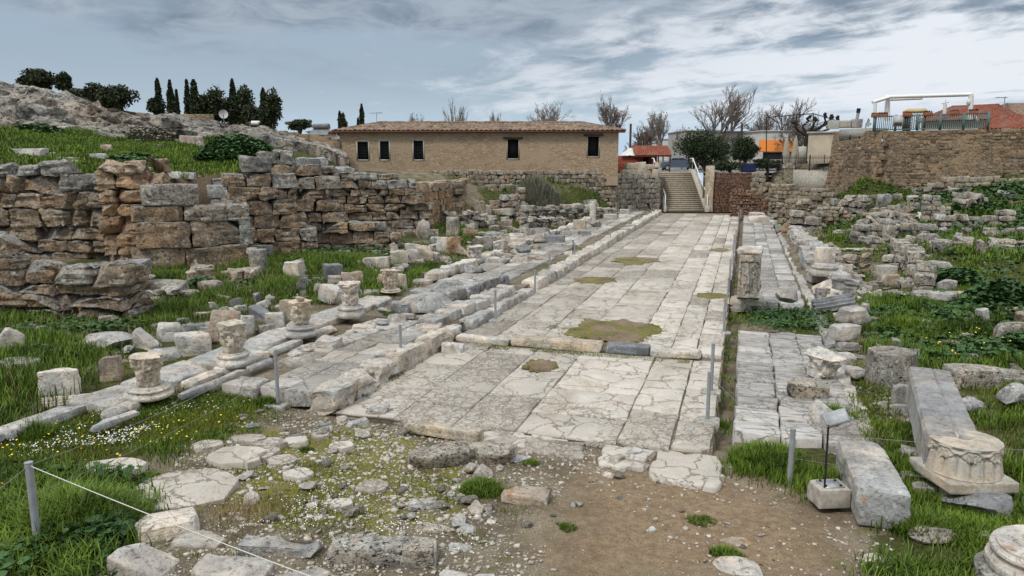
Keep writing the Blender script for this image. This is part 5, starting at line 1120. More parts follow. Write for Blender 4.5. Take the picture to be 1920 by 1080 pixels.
def sign():
    P=gz(1555,955,.05)+np.array((0,.2,0)); t=empty('information_sign',tuple(P),YAW+.05); tag(t,'small tilted information panel on a black pole and concrete cube','sign')
    V,Q=block((.42,.38,.26),6,.02,.008,3,1,.08,2,.015); mk('concrete_base',V,[Q],M['concrete'],t,np.full(len(V),.5),sharp=40)
    b=B(); b.box((-.13,-.13,.26),(.15,.11,.272)); pt=b.build('foot_plate',M['steel'],t,smooth=False)
    for x in (-.09,.11):
        for y in (-.09,.07): b=B(); b.tube([(x,y,.27),(x,y,.29)],.017,8); b.build('bolt',M['black'],pt)
    b=B(); b.tube([(-.12,-.12,.272),(-.13,-.12,1.12)],.014,8); b.build('pole',M['black'],t)
    b=B(); v=np.array([(-.17,-.20,0),(.17,-.20,0),(.17,.20,0),(-.17,.20,0)])
    R=np.array(Matrix.Rotation(math.radians(35),3,'X')@Matrix.Rotation(math.radians(-28),3,'Y'))
    def tr(V): return np.asarray(V)@R.T+np.array((-.02,-.08,1.20))
    b.box((-.15,-.10,-.015),(.15,.10,.012),R=tr); pn=b.build('panel',M['post'],t,smooth=False)
    b=B(); b.box((-.135,-.088,.012),(.135,.088,.016),R=tr); f=b.build('face',M['signw'],pn,smooth=False)
    b=B()
    for i in range(9): b.box((-.115,.065-i*.016,.0165),(-.115+random.Random(i).uniform(.14,.22),.070-i*.016,.0175),R=tr)
    b.build('text_lines',M['steel'],f,smooth=False)
sign()
# ------------------------------------------------------------ small rubble and gravel
rs=np.random.RandomState(77)
protos=[]
for i in range(10):
    V,Q=rubble((1,.8,.45),6,900+i,11,.16); protos.append(mk('rubble_stone',V,[Q],M['white' if i%2 else 'rough'],None,np.full(len(V),.4+.04*i),sharp=32))
for p in protos: p.location=(0,-60-protos.index(p),-5)
PR=[p.data for p in protos]
for p in protos: bpy.data.objects.remove(p)
def scatter(n,poly,smin,smax,label,group,name='rubble_stone',cat='stone',sel=None,flat=False,sub=0):
    xs=[p[0] for p in poly]; ys=[p[1] for p in poly]; k_=0; tries=0
    while k_<n and tries<n*60:
        tries+=1; px,py=rs.uniform(min(xs),max(xs)),rs.uniform(min(ys),max(ys))
        if not inpoly(np.array([px]),np.array([py]),poly)[0]: continue
        P=G(px,py,flat); 
        if (P[1]>11.3 and -7.1<P[0]<2.1) and not flat: continue
        s=smin*(smax/smin)**(rs.rand()**1.8); o=bpy.data.objects.new(name,PR[rs.randint(len(PR))]); COL.objects.link(o)
        o.location=(P[0],P[1],P[2]+.10*s-.01); o.scale=(s,s*rs.uniform(.6,1.1),s*rs.uniform(.5,1.0)); o.rotation_euler=(rs.uniform(-.3,.3),rs.uniform(-.3,.3),rs.uniform(0,6.28)); tag(o,label,cat,group,'thing'); k_+=1
scatter(90,[(560,800),(760,790),(900,850),(900,1000),(700,1020),(520,1000),(430,900)],.06,.30,'pale rubble stone half sunk in the mossy ground in front of the road','rubble stones in the moss')
scatter(26,[(900,860),(1300,880),(1420,900),(1400,960),(1100,960),(920,1060)],.05,.2,'small pale stone on the gravel where the sandy path begins','stones on the gravel')
scatter(12,[(1380,960),(1480,970),(1500,1060),(1300,1060)],.05,.17,'small stone on the sandy path near the weeds','stones on the path')
scatter(14,[(430,770),(640,770),(700,830),(460,840)],.08,.24,'broken stone beside the near post footing','broken stones by the near footing')
scatter(20,[(500,480),(900,440),(980,480),(900,520),(760,560),(560,600),(470,520)],.15,.4,'small grey stone in the grass between the shops and the walkway','stones in the left grass')
scatter(30,[(840,400),(1150,385),(1180,400),(1030,460),(900,500),(830,440)],.2,.55,'worn stone among the low foundations before the long building','stones among the left foundations')
scatter(24,[(1560,430),(1900,400),(1900,470),(1740,560),(1620,560),(1520,440)],.15,.45,'worn stone in the weedy ruins past the right walkway','stones in the right ruins')
scatter(14,[(1440,380),(1560,360),(1640,400),(1560,430),(1450,410)],.2,.5,'broken stone near the square ruined pier','stones by the ruined pier')
scatter(8,[(1600,650),(1700,640),(1720,760),(1660,760)],.08,.25,'stone chip in the weeds by the large column drum','stone chips by the drum')
scatter(14,[(690,570),(830,590),(820,625),(700,615)],.08,.25,'rubble piece around the gabled blocks','rubble by the gabled blocks')
scatter(8,[(640,745),(760,690),(780,700),(690,770)],.06,.16,'small stone fallen at the foot of the near kerb','stones at the kerb foot',flat=True)
BP=[]
for i in range(12):
    V,Q=block((1,.5+.05*(i%5),.34+.05*(i%4)),6,.03,.05,700+i,4,.35,1.8,.08); o=mk('stone_block',V,[Q],M[('marble','rough','white','grey','poros','rough')[i%6]],None,np.full(len(V),.3+.05*(i%9)),sharp=28); BP.append(o.data); bpy.data.objects.remove(o)
def blocks(n,poly,smin,smax,label,group,name='stone_block',sel=None):
    xs=[p[0] for p in poly]; ys=[p[1] for p in poly]; k_=0
    for _ in range(n*40):
        if k_>=n: break
        px,py=rs.uniform(min(xs),max(xs)),rs.uniform(min(ys),max(ys))
        if not inpoly(np.array([px]),np.array([py]),poly)[0]: continue
        P=G(px,py,False)
        if P[1]>11.3 and -7.3<P[0]<2.1: continue
        s=rs.uniform(smin,smax); o=bpy.data.objects.new(name,BP[rs.randint(len(BP)) if sel is None else sel[rs.randint(len(sel))]]); COL.objects.link(o); u=rs.rand()<.18
        o.location=(P[0],P[1],P[2]-.05*s+(.3*s if u else 0)); o.scale=(s,s*rs.uniform(.7,1.2),s*rs.uniform(.7,1.3)); o.rotation_euler=(rs.uniform(-.15,.15),rs.uniform(-.15,.15)+(1.4 if u else 0),rs.choice([.1,.3,1.6,-.2,.8])+rs.uniform(-.2,.2)); tag(o,label,'block',group,'thing'); k_+=1
blocks(26,[(440,520),(700,500),(760,460),(900,470),(900,500),(700,540),(560,560)],.3,.7,'grey tumbled block in the grass near the altars','tumbled blocks near the altars')
blocks(60,[(820,440),(900,395),(985,380),(1150,385),(1190,398),(1060,445),(980,495),(870,480)],.4,1.1,'tumbled ashlar in the field between the end walls and the walkway','tumbled ashlars of the left field')
blocks(16,[(180,640),(420,590),(540,600),(520,625),(330,670),(200,665)],.25,.5,'grey tumbled block behind the capitals','tumbled blocks behind the capitals',sel=[0,2,3,6,8])
blocks(34,[(1498,440),(1530,440),(1570,500),(1640,560),(1650,600),(1600,640),(1560,570),(1510,480)],.3,.7,'tumbled marble along the boundary row past the walkway','tumbled marble of the boundary row',sel=[0,2,6,8])
blocks(44,[(1560,440),(1640,400),(1780,400),(1920,430),(1920,470),(1740,520),(1660,560),(1620,520),(1680,470)],.35,.9,'tumbled block among the weedy foundations','tumbled blocks of the right foundations')
blocks(40,[(1440,372),(1560,350),(1700,360),(1900,350),(1910,400),(1700,400),(1560,425),(1450,412)],.4,1.0,'tumbled block in the dark weeds below the terrace wall','tumbled blocks below the terrace wall')
blocks(24,[(1590,640),(1650,600),(1900,560),(1910,740),(1760,690),(1640,690)],.25,.6,'block half lost in the leaves above the long rough stone','blocks half lost in leaves')
blocks(14,[(1640,760),(1700,760),(1790,900),(1780,960),(1700,900)],.15,.4,'small block in the gully by the great capital','small blocks of the gully',sel=[0,2,6])
blocks(12,[(0,560),(240,600),(180,640),(0,700)],.25,.5,'stone in the shade of the nearest ruined wall','stones by the nearest ruined wall')
def chips(n,poly,smin,smax,label,name,m,seed,zf=None):
    r2=np.random.RandomState(seed); b=B(); I,Q=cube(1); pw=PW(poly) if zf is None else poly
    xs=[p[0] for p in pw];ys=[p[1] for p in pw]; X=r2.uniform(min(xs),max(xs),n*2);Y=r2.uniform(min(ys),max(ys),n*2); k_=inpoly(X,Y,pw)&~(inpoly(X,Y,A_PA)&(r2.rand(len(X))<.8))&~((Y>11.35)&(X>-7.2)&(X<2.1)); 
    dn=fbm2(X,Y,.8,3,5)>-.15; k_&=dn; X,Y=X[k_][:n],Y[k_][:n]; Z=terr(X,Y)
    s=smin*(smax/smin)**(r2.rand(len(X))**2); base=(I*2.0-1)*.5
    V=base[None]*s[:,None,None]*r2.uniform(.4,1.1,(len(X),1,3))+r2.uniform(-.18,.18,(len(X),8,3))*s[:,None,None]
    a=r2.uniform(0,6.28,len(X)); c_,s_=np.cos(a)[:,None],np.sin(a)[:,None]; V=np.stack([V[:,:,0]*c_-V[:,:,1]*s_,V[:,:,0]*s_+V[:,:,1]*c_,V[:,:,2]*.6],2)+np.stack([X,Y,Z+.1*s],1)[:,None,:]
    FQ=(Q[None]+(np.arange(len(X))*8)[:,None,None]).reshape(-1,4)
    o=mk(name,V.reshape(-1,3),[FQ],m,None,np.repeat(r2.uniform(.2,1,len(X)),8),smooth=False); tag(o,label,'gravel',None,'stuff')
M['chip']=plain('stone_chips',(.42,.39,.33),.9,.35,6)
blocks(34,[(300,600),(480,540),(700,470),(760,470),(700,540),(560,600),(420,600)],.2,.45,'small grey block in the left grass beside the row of capitals','small blocks of the left grass',sel=[0,2,3,6,8])
chips(560,[(420,820),(640,790),(900,840),(1000,900),(900,1040),(460,1010),(340,930)],.03,.12,'pale stones embedded in the moss before the road','embedded_stones',M['white'],15)
chips(9000,[(330,790),(560,770),(900,800),(1420,870),(1660,1090),(180,1090),(330,900)],.012,.065,'loose pale gravel and stone chips over the soil in front','gravel',M['chip'],5)
chips(1500,[(1380,770),(1700,700),(1700,1090),(1500,1090),(1400,870)],.012,.06,'loose chips in the soil around the sign','gravel',M['chip'],6)
chips(1500,[(500,480),(1240,385),(1200,400),(900,560),(600,640),(450,680),(420,600)],.02,.08,'loose chips in the grass left of the walkway','gravel',M['chip'],7)
chips(1500,[(1450,400),(1900,380),(1900,480),(1700,600),(1540,560)],.02,.08,'loose chips over the weedy ruins at right','gravel',M['chip'],8)
def moss_patch(poly,label,seed,h=.035):
    pw=[tuple(gz(x,y,.03)[:2]) for x,y in poly]; c=np.mean(pw,0); n=len(pw); b=[];rings=14; m=90
    P=np.array(pw); ang=np.arctan2(P[:,1]-c[1],P[:,0]-c[0]); R=np.hypot(P[:,0]-c[0],P[:,1]-c[1]); o=np.argsort(ang); ang,R=ang[o],R[o]
    aa=np.linspace(-math.pi,math.pi,m,endpoint=False); rr=np.interp(aa,ang,R,period=2*math.pi); rr=rr*(1+.22*vn(np.stack([np.cos(aa)*3,np.sin(aa)*3,np.full(m,seed+.5)],1),seed)+.22*vn(np.stack([np.cos(aa)*9,np.sin(aa)*9,np.full(m,seed+.5)],1),seed+1))
    V=[(c[0],c[1],.02+h)]
    for i in range(1,rings+1):
        t=i/rings
        for j in range(m): V.append((c[0]+rr[j]*t*math.cos(aa[j]),c[1]+rr[j]*t*math.sin(aa[j]),.062-.0+h*(1-t**3)*.6-(.06 if i==rings else 0)))
    V=np.array(V); V[1:,2]+=.012*fbm2(V[1:,0],V[1:,1],6,2,3)
    q=[(1+(i*m+j),1+(i+1)*m+j,1+(i+1)*m+(j+1)%m,1+i*m+(j+1)%m) for i in range(rings-1) for j in range(m)]; tri=[(0,1+j,1+(j+1)%m) for j in range(m)]
    C=np.zeros((len(V),4)); q_=np.clip(.5+fbm2(V[:,0],V[:,1],1.5,3,seed)*1.2,0,1); C[:,0]=.5*(q_>.7); C[:,1]=.75*(q_>.45); C[:,2]=.5*(q_<.6); C[:,3]=.4
    tag(mk('moss_patch',V,[q,tri],M['ground'],cov=C),label,'moss patch',None,'thing')
moss_patch([(1083,612),(1100,601),(1180,602),(1240,612),(1232,632),(1190,641),(1130,640),(1080,632)],'largest earthy moss patch in the middle of the road',1)
moss_patch([(1080,524),(1110,520),(1150,523),(1150,531),(1100,532)],'mossy hollow in the road beyond the largest patch',2)
moss_patch([(1150,488),(1180,483),(1216,484),(1214,494),(1170,497)],'farthest rectangular moss patch in the road',3)
moss_patch([(1305,553),(1330,550),(1360,552),(1360,560),(1320,559)],'narrow brown moss patch at the right road edge',4)
moss_patch([(985,684),(1010,675),(1036,680),(1030,692),(995,693)],'small green moss patch below the threshold step',5)
moss_patch([(1340,468),(1352,466),(1362,469),(1350,473)],'tiny moss patch at the right road edge far back',6)
# ------------------------------------------------------------ grass and weeds
def sample(pw,n,rs,clump=1.0,sc=.9,seed=0,thr=-.1):
    xs=[p[0] for p in pw];ys=[p[1] for p in pw]; X=np.empty(0);Y=np.empty(0)
    for _ in range(14):
        x=rs.uniform(min(xs)-.4,max(xs)+.4,n);y=rs.uniform(min(ys)-.4,max(ys)+.4,n); sc_=.02*math.hypot(np.mean(xs),np.mean(ys)); k_=inpoly(x+rs.normal(0,sc_,n)+fbm2(x,y,1.3,2,71)*sc_*1.5,y+rs.normal(0,sc_,n),pw)
        if clump: k_&=(fbm2(x,y,sc,3,seed)+rs.normal(0,.12,n)>thr)
        X=np.concatenate([X,x[k_]]);Y=np.concatenate([Y,y[k_]])
        if len(X)>=n: break
    return X[:n],Y[:n]
def blades(X,Y,Z,h,w,rs,bend=.6,tone=None):
    n=len(X); h=h*rs.uniform(.55,1.25,n); a=rs.uniform(0,6.283,n); dx,dy=np.cos(a),np.sin(a); bd=rs.uniform(.15,1,n)*bend
    px_,py_=-dy,dx; V=np.empty((n,7,3))
    for i,(t,wf) in enumerate(((0,1),(.45,.85),(.8,.5),(1,0))):
        ox=h*bd*t*t*dx; oy=h*bd*t*t*dy; oz=h*(t-.38*bd*t*t)
        if i<3:
            V[:,2*i]=np.stack([X+ox-px_*w*wf,Y+oy-py_*w*wf,Z+oz-.01],1); V[:,2*i+1]=np.stack([X+ox+px_*w*wf,Y+oy+py_*w*wf,Z+oz-.01],1)
        else: V[:,6]=np.stack([X+ox,Y+oy,Z+oz],1)
    k_=(np.arange(n)*7)[:,None]; Q=np.concatenate([np.array([[0,1,3,2]])+k_,np.array([[2,3,5,4]])+k_]); T=np.array([[4,5,6]])+k_
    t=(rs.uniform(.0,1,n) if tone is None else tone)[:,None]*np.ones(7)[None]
    t=t*np.array([.25,.25,.7,.7,1,1,1.1])[None]  # self-shadow painted into the tone: blade foot dark, tip bright
    return V.reshape(-1,3),[Q,T],t.ravel()
def grass(name,pw,n,h,w,m,label,seed,zf=terr,thr=-.1,sc=.9,bend=.6,cat='grass',hv=.5):
    rs=np.random.RandomState(seed); X,Y=sample(pw,n,rs,1,sc,seed,thr)
    if name!='tuft': 
        k_=~((X>-7)&(X<2.0)&(Y>11.4)&~((Y>19.9)&(Y<24)&(X>.05)))&~((X>-9.2)&(X<-7)&(Y>11.5)&(Y<17.5)); X,Y=X[k_],Y[k_]
    Z=zf(X,Y); hh=h*(1+hv*fbm2(X,Y,.8,3,seed+3)*1.6); tn=np.clip(rs.normal(.42,.24,len(X))+fbm2(X,Y,.5,3,seed+9)*.5,0,1)
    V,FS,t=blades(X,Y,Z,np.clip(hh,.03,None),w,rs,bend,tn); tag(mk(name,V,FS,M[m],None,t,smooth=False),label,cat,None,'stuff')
grass('grass',A_L1,46000,.30,.010,'grass','deep lush grass in front of the ruined shops',1,thr=-.2,hv=.8)
grass('grass',A_L2,8000,.24,.012,'grass','grass between the worn slabs by the shops',2)
grass('grass',A_L3,12000,.13,.012,'grass','short lawn around the altars and carved stones',3,thr=-.2)
grass('grass',A_L4,12000,.24,.018,'grass','patchy grass among the low foundations',4,thr=-.12)
grass('grass',A_L5,9000,.38,.03,'grass','rank weeds on the bank below the long building',5,thr=-.05)
grass('grass',A_FL,30000,.085,.006,'ygrass','weedy flower meadow in the left foreground',6,thr=-.25)
grass('grass',A_FL,7000,.17,.006,'grass','taller green tussocks in the flower meadow',7,thr=.12,sc=.7)
grass('grass',A_TB,7000,.26,.009,'grass','long bladed grass around the pale corner post',8,thr=-.3,bend=1.0)
grass('grass',A_RG,5000,.12,.010,'grass','thin grass in the leafy gap of the right walkway',9,thr=-.1)
grass('grass',A_RT,9000,.22,.007,'grass','green grass by the sign and the grey post',10,thr=0,sc=.8)
grass('grass',A_RB,7000,.15,.007,'grass','dark grass in the gully beside the long marble block',11,thr=.12,sc=.9)
grass('grass',A_RC,7000,.20,.008,'grass','long grass at the lower right corner',12,thr=-.2,bend=.9)
grass('grass',A_RD,34000,.25,.011,'grass','tall grass and weeds behind the great capital',13,thr=-.08,hv=.8)
grass('grass',A_RE,11000,.09,.014,'ygrass','short tufty weeds of the yard in the right ruins',14,thr=.05,sc=.7)
grass('grass',A_RF,26000,.26,.024,'grass','fresh grass through the ruins below the big stone wall',15,thr=-.05,hv=.8)
A_MID=PW([(1400,860),(1700,560),(1640,560),(1560,640),(1590,700),(1590,800)])
grass('grass',A_MID,5000,.12,.008,'ygrass','sparse weeds in the strip beside the right walkway',16,thr=.1)
grass('grass',PW([(380,850),(520,800),(900,820),(1000,920),(900,1060),(300,1060)]),7000,.055,.005,'ygrass','tiny weeds and moss shoots between the foreground stones',17,thr=.1,sc=1.3)
hp=[tuple(Hg(x,y)[:2]) for x,y in [(-100,322),(140,322),(300,330),(430,322),(520,300),(440,258),(330,268),(160,245),(60,240),(-100,244)]]
grass('grass',A_L1,14000,.10,.010,'ygrass','short yellowish weeds among the deep grass',71,thr=-.6)
grass('grass',A_RD,10000,.12,.009,'ygrass','short yellowish weeds behind the great capital',73,thr=-.6)
grass('grass',A_RF,9000,.14,.02,'ygrass','yellowish weeds through the ruins below the big wall',75,thr=-.6)
grass('grass',A_L1,3000,.32,.005,'dry','dry straw stalks in the deep grass',76,thr=-.3,cat='dry stalks')
grass('grass',hp,11000,.12,.03,'ygrass','yellowish grass on the bank above the shops',74,zf=hz,thr=-.5)
grass('grass',hp,42000,.22,.03,'grass','bright grass on the bank above the shops',18,zf=hz,thr=-.3,sc=.4)
grass('grass',[tuple(Hg(x,y)[:2]) for x,y in [(440,262),(500,256),(548,262),(540,270),(450,272)]],4000,.3,.035,'ygrass','yellow green grass knoll below the far cypresses',19,zf=hz,thr=-.6)
def strip(x0,x1,y0,y1,z,n,h,w,m,label,seed,thr=-.1):
    rs=np.random.RandomState(seed); X,Y=rs.uniform(x0,x1,n*3),rs.uniform(y0,y1,n*3); k_=fbm2(X,Y,2.2,3,seed)>thr; X,Y=X[k_][:n],Y[k_][:n]; V,FS,t=blades(X,Y,np.full(len(X),z),np.full(len(X),h),w,rs); tag(mk('grass',V,FS,M[m],None,t,smooth=False),label,'grass',None,'stuff')
strip(-6.2,-1.0,16.62,16.97,-.01,2600,.045,.006,'ygrass','low green growth along the foot of the threshold step',301,-.15)
strip(-6.95,-6.75,12,22,-.01,1400,.06,.006,'ygrass','weeds along the left edge of the road',302,.05)
strip(-.32,.02,12,30,-.1,1600,.10,.007,'grass','weeds growing in the dark channel beside the road',303,.05)
strip(-4.9,-2.2,17.9,19.5,.06,1500,.03,.006,'ygrass','tiny weeds on the largest earthy patch of the road',304,.1)
strip(-9.3,-7.9,14.9,22.5,.2,1800,.07,.009,'ygrass','weeds in the gap of the left walkway',305,.0)
strip(2.1,2.9,12.5,24,.05,2200,.09,.008,'ygrass','weeds along the inner gutter of the right walkway',306,-.05)
def clump(px,py,R,n,h,w,label,seed,bend=.9,m='grass'):
    P=G(px,py,False); rs=np.random.RandomState(seed); a=rs.uniform(0,6.283,n); r=R*np.sqrt(rs.rand(n)); X=P[0]+r*np.cos(a);Y=P[1]+r*np.sin(a)*.8
    Z=terr(X,Y)+.0; hh=h*(1.1-.6*r/R); V,FS,t=blades(X,Y,Z,hh,w,rs,bend,np.clip(rs.normal(.4,.25,n),0,1)); c=np.array([P[0],P[1],P[2]]); o=mk('grass_tuft',V-c,FS,M[m],None,t,smooth=False); o.location=c; tag(o,label,'grass tuft',None,'thing')
clump(150,985,.75,3800,.55,.008,'big drooping grass tuft beside the pale corner post',31,1.1)
clump(1435,868,.55,3200,.36,.007,'rounded bright grass tuft left of the grey sign side post',32,1.0)
clump(1560,790,.4,1700,.36,.008,'dark tuft behind the information panel',33)
clump(903,922,.30,1300,.22,.006,'grass tuft in the gravel beside the buff rock',34)
clump(1350,800,.16,500,.18,.005,'small weed tuft at the foot of the closest right post',35)
clump(1315,978,.2,500,.07,.006,'low green weed in stones on the path',36)
clump(1065,990,.13,300,.06,.006,'little weed on the left of the sandy path',37)
clump(1362,1040,.2,700,.12,.006,'weed behind the flat slab on the path',38)
clump(283,903,.2,900,.16,.012,'dark leafy weed on the cracked slab',39)
clump(575,845,.13,400,.09,.006,'small weed among the pale flakes',40)
clump(1800,960,.3,900,.26,.008,'grass in front of the grooved boulder',41)
clump(60,815,.35,1500,.28,.007,'grass tuft over the near stylobate',42)
clump(505,760,.25,1200,.2,.008,'weeds behind the near post footing',43)
clump(640,775,.22,700,.12,.006,'weeds on the broken end of the near kerb',44)
clump(995,870,.13,400,.10,.005,'weeds ringing the pale gravel rock',45)
clump(1900,900,.35,1400,.34,.009,'grass between the great capital and the photo edge',46)
clump(1670,880,.28,900,.26,.008,'grass blades hanging in the gully by the long marble block',47)
clump(1730,1000,.35,1500,.30,.008,'broad grass clump between block and rough pale rock',48)
clump(1690,600,.5,1600,.34,.010,'tall grass left of the broad leaves field',49)
clump(735,590,.3,400,.1,.012,'weed by the white stone row',50)
clump(830,600,.18,500,.16,.010,'dark plant on the broken kerb joint',51)
clump(1168,556,.3,600,.12,.010,'weeds at the foot of the grey post by the kerb',52) if False else None
clump(945,560,.25,700,.14,.012,'weeds at the kerb beside the third left post',53)
clump(1720,560,.5,1200,.3,.014,'grass beside the fallen drum',54)
def mallow(name,pw,n,h,size,label,seed,zf=terr,thr=-.05,sc=.9,m='mallow',cat='leafy plants',single=None):
    rs=np.random.RandomState(seed)
    if single is not None:
        P,R=single; a=rs.uniform(0,6.283,n); r=R*np.sqrt(rs.rand(n)); X=P[0]+r*np.cos(a);Y=P[1]+r*np.sin(a); dome=np.sqrt(np.clip(1-(r/R)**2,0,1))
    else:
        X,Y=sample(pw,n,rs,1,sc,seed,thr); dome=np.clip(.55+fbm2(X,Y,1.1,3,seed+5)*1.2,.15,1.3)
    n=len(X); Z=zf(X,Y)+h*dome*(1-.75*rs.rand(n)**2); s=size*rs.uniform(.5,1.2,n)
    th=rs.uniform(0,.9,n); ph=rs.uniform(0,6.283,n); N=np.stack([np.sin(th)*np.cos(ph),np.sin(th)*np.sin(ph),np.cos(th)],1)
    U=np.cross(N,[0.3,1,.2]); U/=np.linalg.norm(U,axis=1,keepdims=True); W=np.cross(N,U); k_=7; V=np.empty((n,k_+1,3)); C=np.stack([X,Y,Z],1); V[:,0]=C-N*(s*.18)[:,None]
    for j in range(k_):
        a=2*math.pi*j/k_; rr=s*(1 if j%2 else .82); V[:,j+1]=C+U*(rr*math.cos(a))[:,None]+W*(rr*math.sin(a))[:,None]
    off=(np.arange(n)*(k_+1))[:,None]; T=np.concatenate([np.array([[0,1+j,1+(j+1)%k_]])+off for j in range(k_)])
    t=np.repeat(np.clip(rs.normal(.5,.25,n),0,1),k_+1); c=C.mean(0)
    o=mk(name,V.reshape(-1,3)-c,[T],M[m],None,t,smooth=False); o.location=c; tag(o,label,cat,None,'thing' if single is not None else 'stuff')
mallow('broadleaf_plants',PW([(1655,585),(1740,560),(1850,600),(1960,600),(1960,700),(1780,690),(1720,660),(1650,640)]),5200,.35,.075,'spreading broad leaved plants on the right between block and drum',61,thr=-.3)
mallow('broadleaf_plants',PW([(1420,590),(1470,582),(1540,590),(1560,620),(1480,624),(1430,612)]),1700,.25,.05,'leafy plants filling the gap of the right walkway',62,thr=-.5)
mallow('broadleaf_plants',A_DB,4200,.45,.11,'dark leafy growth below the big stone wall',63,thr=-.2)
mallow('broadleaf_plants',PW([(1440,395),(1560,375),(1660,365),(1640,420),(1480,430)]),1500,.35,.10,'dark leafy weeds around the ruined pier',64,thr=0)
mallow('broadleaf_plants',PW([(520,470),(740,452),(760,490),(640,505),(530,500)]),2400,.35,.075,'leafy weeds at the foot of the flush panel wall',65,thr=-.05)
mallow('broadleaf_plants',PW([(0,600),(60,600),(250,610),(230,640),(60,680),(-60,680)]),1600,.3,.06,'broad leaves in shade under the nearest ruined wall',66,thr=0)
mallow('broadleaf_plants',A_L5,3600,.5,.10,'shrubby green weeds on the bank under the long building',67,thr=.0)
mallow('broadleaf_plants',A_TB,1500,.25,.055,'broad leaves at the foot of the corner post',68,thr=0)
mallow('broadleaf_plants',PW([(1580,420),(1660,420),(1700,560),(1640,540)]),900,.2,.07,'green weeds at the edge of the tufty yard',69,thr=.1)
mallow('broadleaf_plants',A_L1,2600,.2,.05,'broad leaved weeds mixed into the deep grass',170,thr=.12)
mallow('broadleaf_plants',A_RF,4200,.28,.08,'broad leaved weeds through the right ruins',171,thr=.0)
mallow('broadleaf_plants',A_L4,1800,.2,.07,'broad leaved weeds among the low foundations',172,thr=.08)
mallow('broadleaf_plants',A_FL,1500,.09,.022,'small leafy weeds of the flower meadow',173,thr=.05)
mallow('broadleaf_plants',A_RB,800,.10,.03,'small leafy weeds in the gully',174,thr=.0)
for i,(px,py,R,h,n,l) in enumerate([(1790,540,.9,.65,1500,'large leafy bush before the rough foundation wall'),(1870,580,1.0,.85,2000,'largest leafy bush, toward the photo edge'),(1700,575,.5,.3,600,'low leafy bush left of the large ones'),(1745,520,.4,.4,500,'small leafy bush at the cube block'),(1580,402,.7,.5,500,'leafy bush behind the ruined pier'),(380,540,.5,.35,600,'leafy clump in the grass by the slab line'),(1910,655,.5,.35,500,'leafy clump beside the long rough block')]):
    P=G(px,py,False); mallow('leafy_bush',None,n,h,.085,l,80+i,single=(P,R),cat='bush')
for i,(px,py,R,h,n,l,m_) in enumerate([(450,292,2.0,1.1,2600,'dark shrub mass on the bank beside the shops','mallow'),(410,300,1.2,.7,1200,'green shrub on the bank left of the dark shrub mass','mallow'),(75,249,1.4,.5,600,'low shrub under the bedrock face','mallow'),(255,305,1.3,.4,500,'nettles at the foot of the bare earth bank','mallow'),(285,262,1.6,.8,900,'brown thicket against the bedrock','brush')]):
    P=Hg(px,py); mallow('shrub',None,n,h,.11,l,100+i,zf=hz,single=(P,R),m=m_,cat='shrub')
P=G(1012,384,False); rs=np.random.RandomState(5); n=6000; a=rs.uniform(0,6.28,n); r=2.1*np.sqrt(rs.rand(n)); X=P[0]+r*np.cos(a);Y=P[1]+r*np.sin(a)
V,FS,t=blades(X,Y,terr(X,Y),1.35*(1-.55*(r/2.1)**2)*rs.uniform(.6,1.1,n),.014,rs,.7); o=mk('broom_bush',V-P,FS,M['brush'],None,t,smooth=False); o.location=P; tag(o,'wiry grey green broom bush in front of the embankment','bush')
def flowers(pw,n,m,label,seed,h=.08,s=.011,thr=.0,zf=terr):
    rs=np.random.RandomState(seed); X,Y=sample(pw,n,rs,1,1.6,seed,thr); n=len(X); Z=zf(X,Y)+h*rs.uniform(.6,1.4,n); k_=6; V=np.empty((n,k_,3)); tx,ty=rs.uniform(-.5,.5,(2,n))
    for j in range(k_):
        a=2*math.pi*j/k_; x,y=s*math.cos(a),s*math.sin(a); V[:,j]=np.stack([X+x,Y+y,Z+x*tx+y*ty],1)
    F_=np.arange(k_)[None]+(np.arange(n)*k_)[:,None]; tag(mk('flowers',V.reshape(-1,3),[F_],M[m],None,None,smooth=False),label,'flowers',None,'stuff')
flowers(PW([(70,800),(300,760),(430,760),(330,830),(110,870),(60,1000),(0,1000),(-60,900)]),800,'daisy','white daisies scattered through the left foreground meadow',3,.06,.011,.16)
flowers(PW([(420,930),(900,900),(900,1040),(430,1040)]),500,'daisy','tiny white daisies in the moss above the rim stones',4,.03,.008)
flowers(PW([(-60,830),(460,760),(440,800),(0,930)]),160,'yflower','yellow flowers over the left foreground meadow',5,.10,.016,-.4)
flowers(PW([(1700,650),(1960,640),(1960,700),(1760,690)]),70,'yflower','yellow flowers in the weeds above the long rough block',6,.3,.018,-.4)
P=PW([(420,945),(470,940),(520,960),(470,985),(400,985)]); grass('grass',P,900,.16,.003,'dry','dry brown stalks behind the rope crossed rim stones',44,thr=-.5,cat='dry stalks')
grass('grass',PW([(1500,880),(1600,860),(1600,900),(1520,905)]),500,.06,.004,'dry','straw litter by the sign',45,thr=-.4,cat='straw')
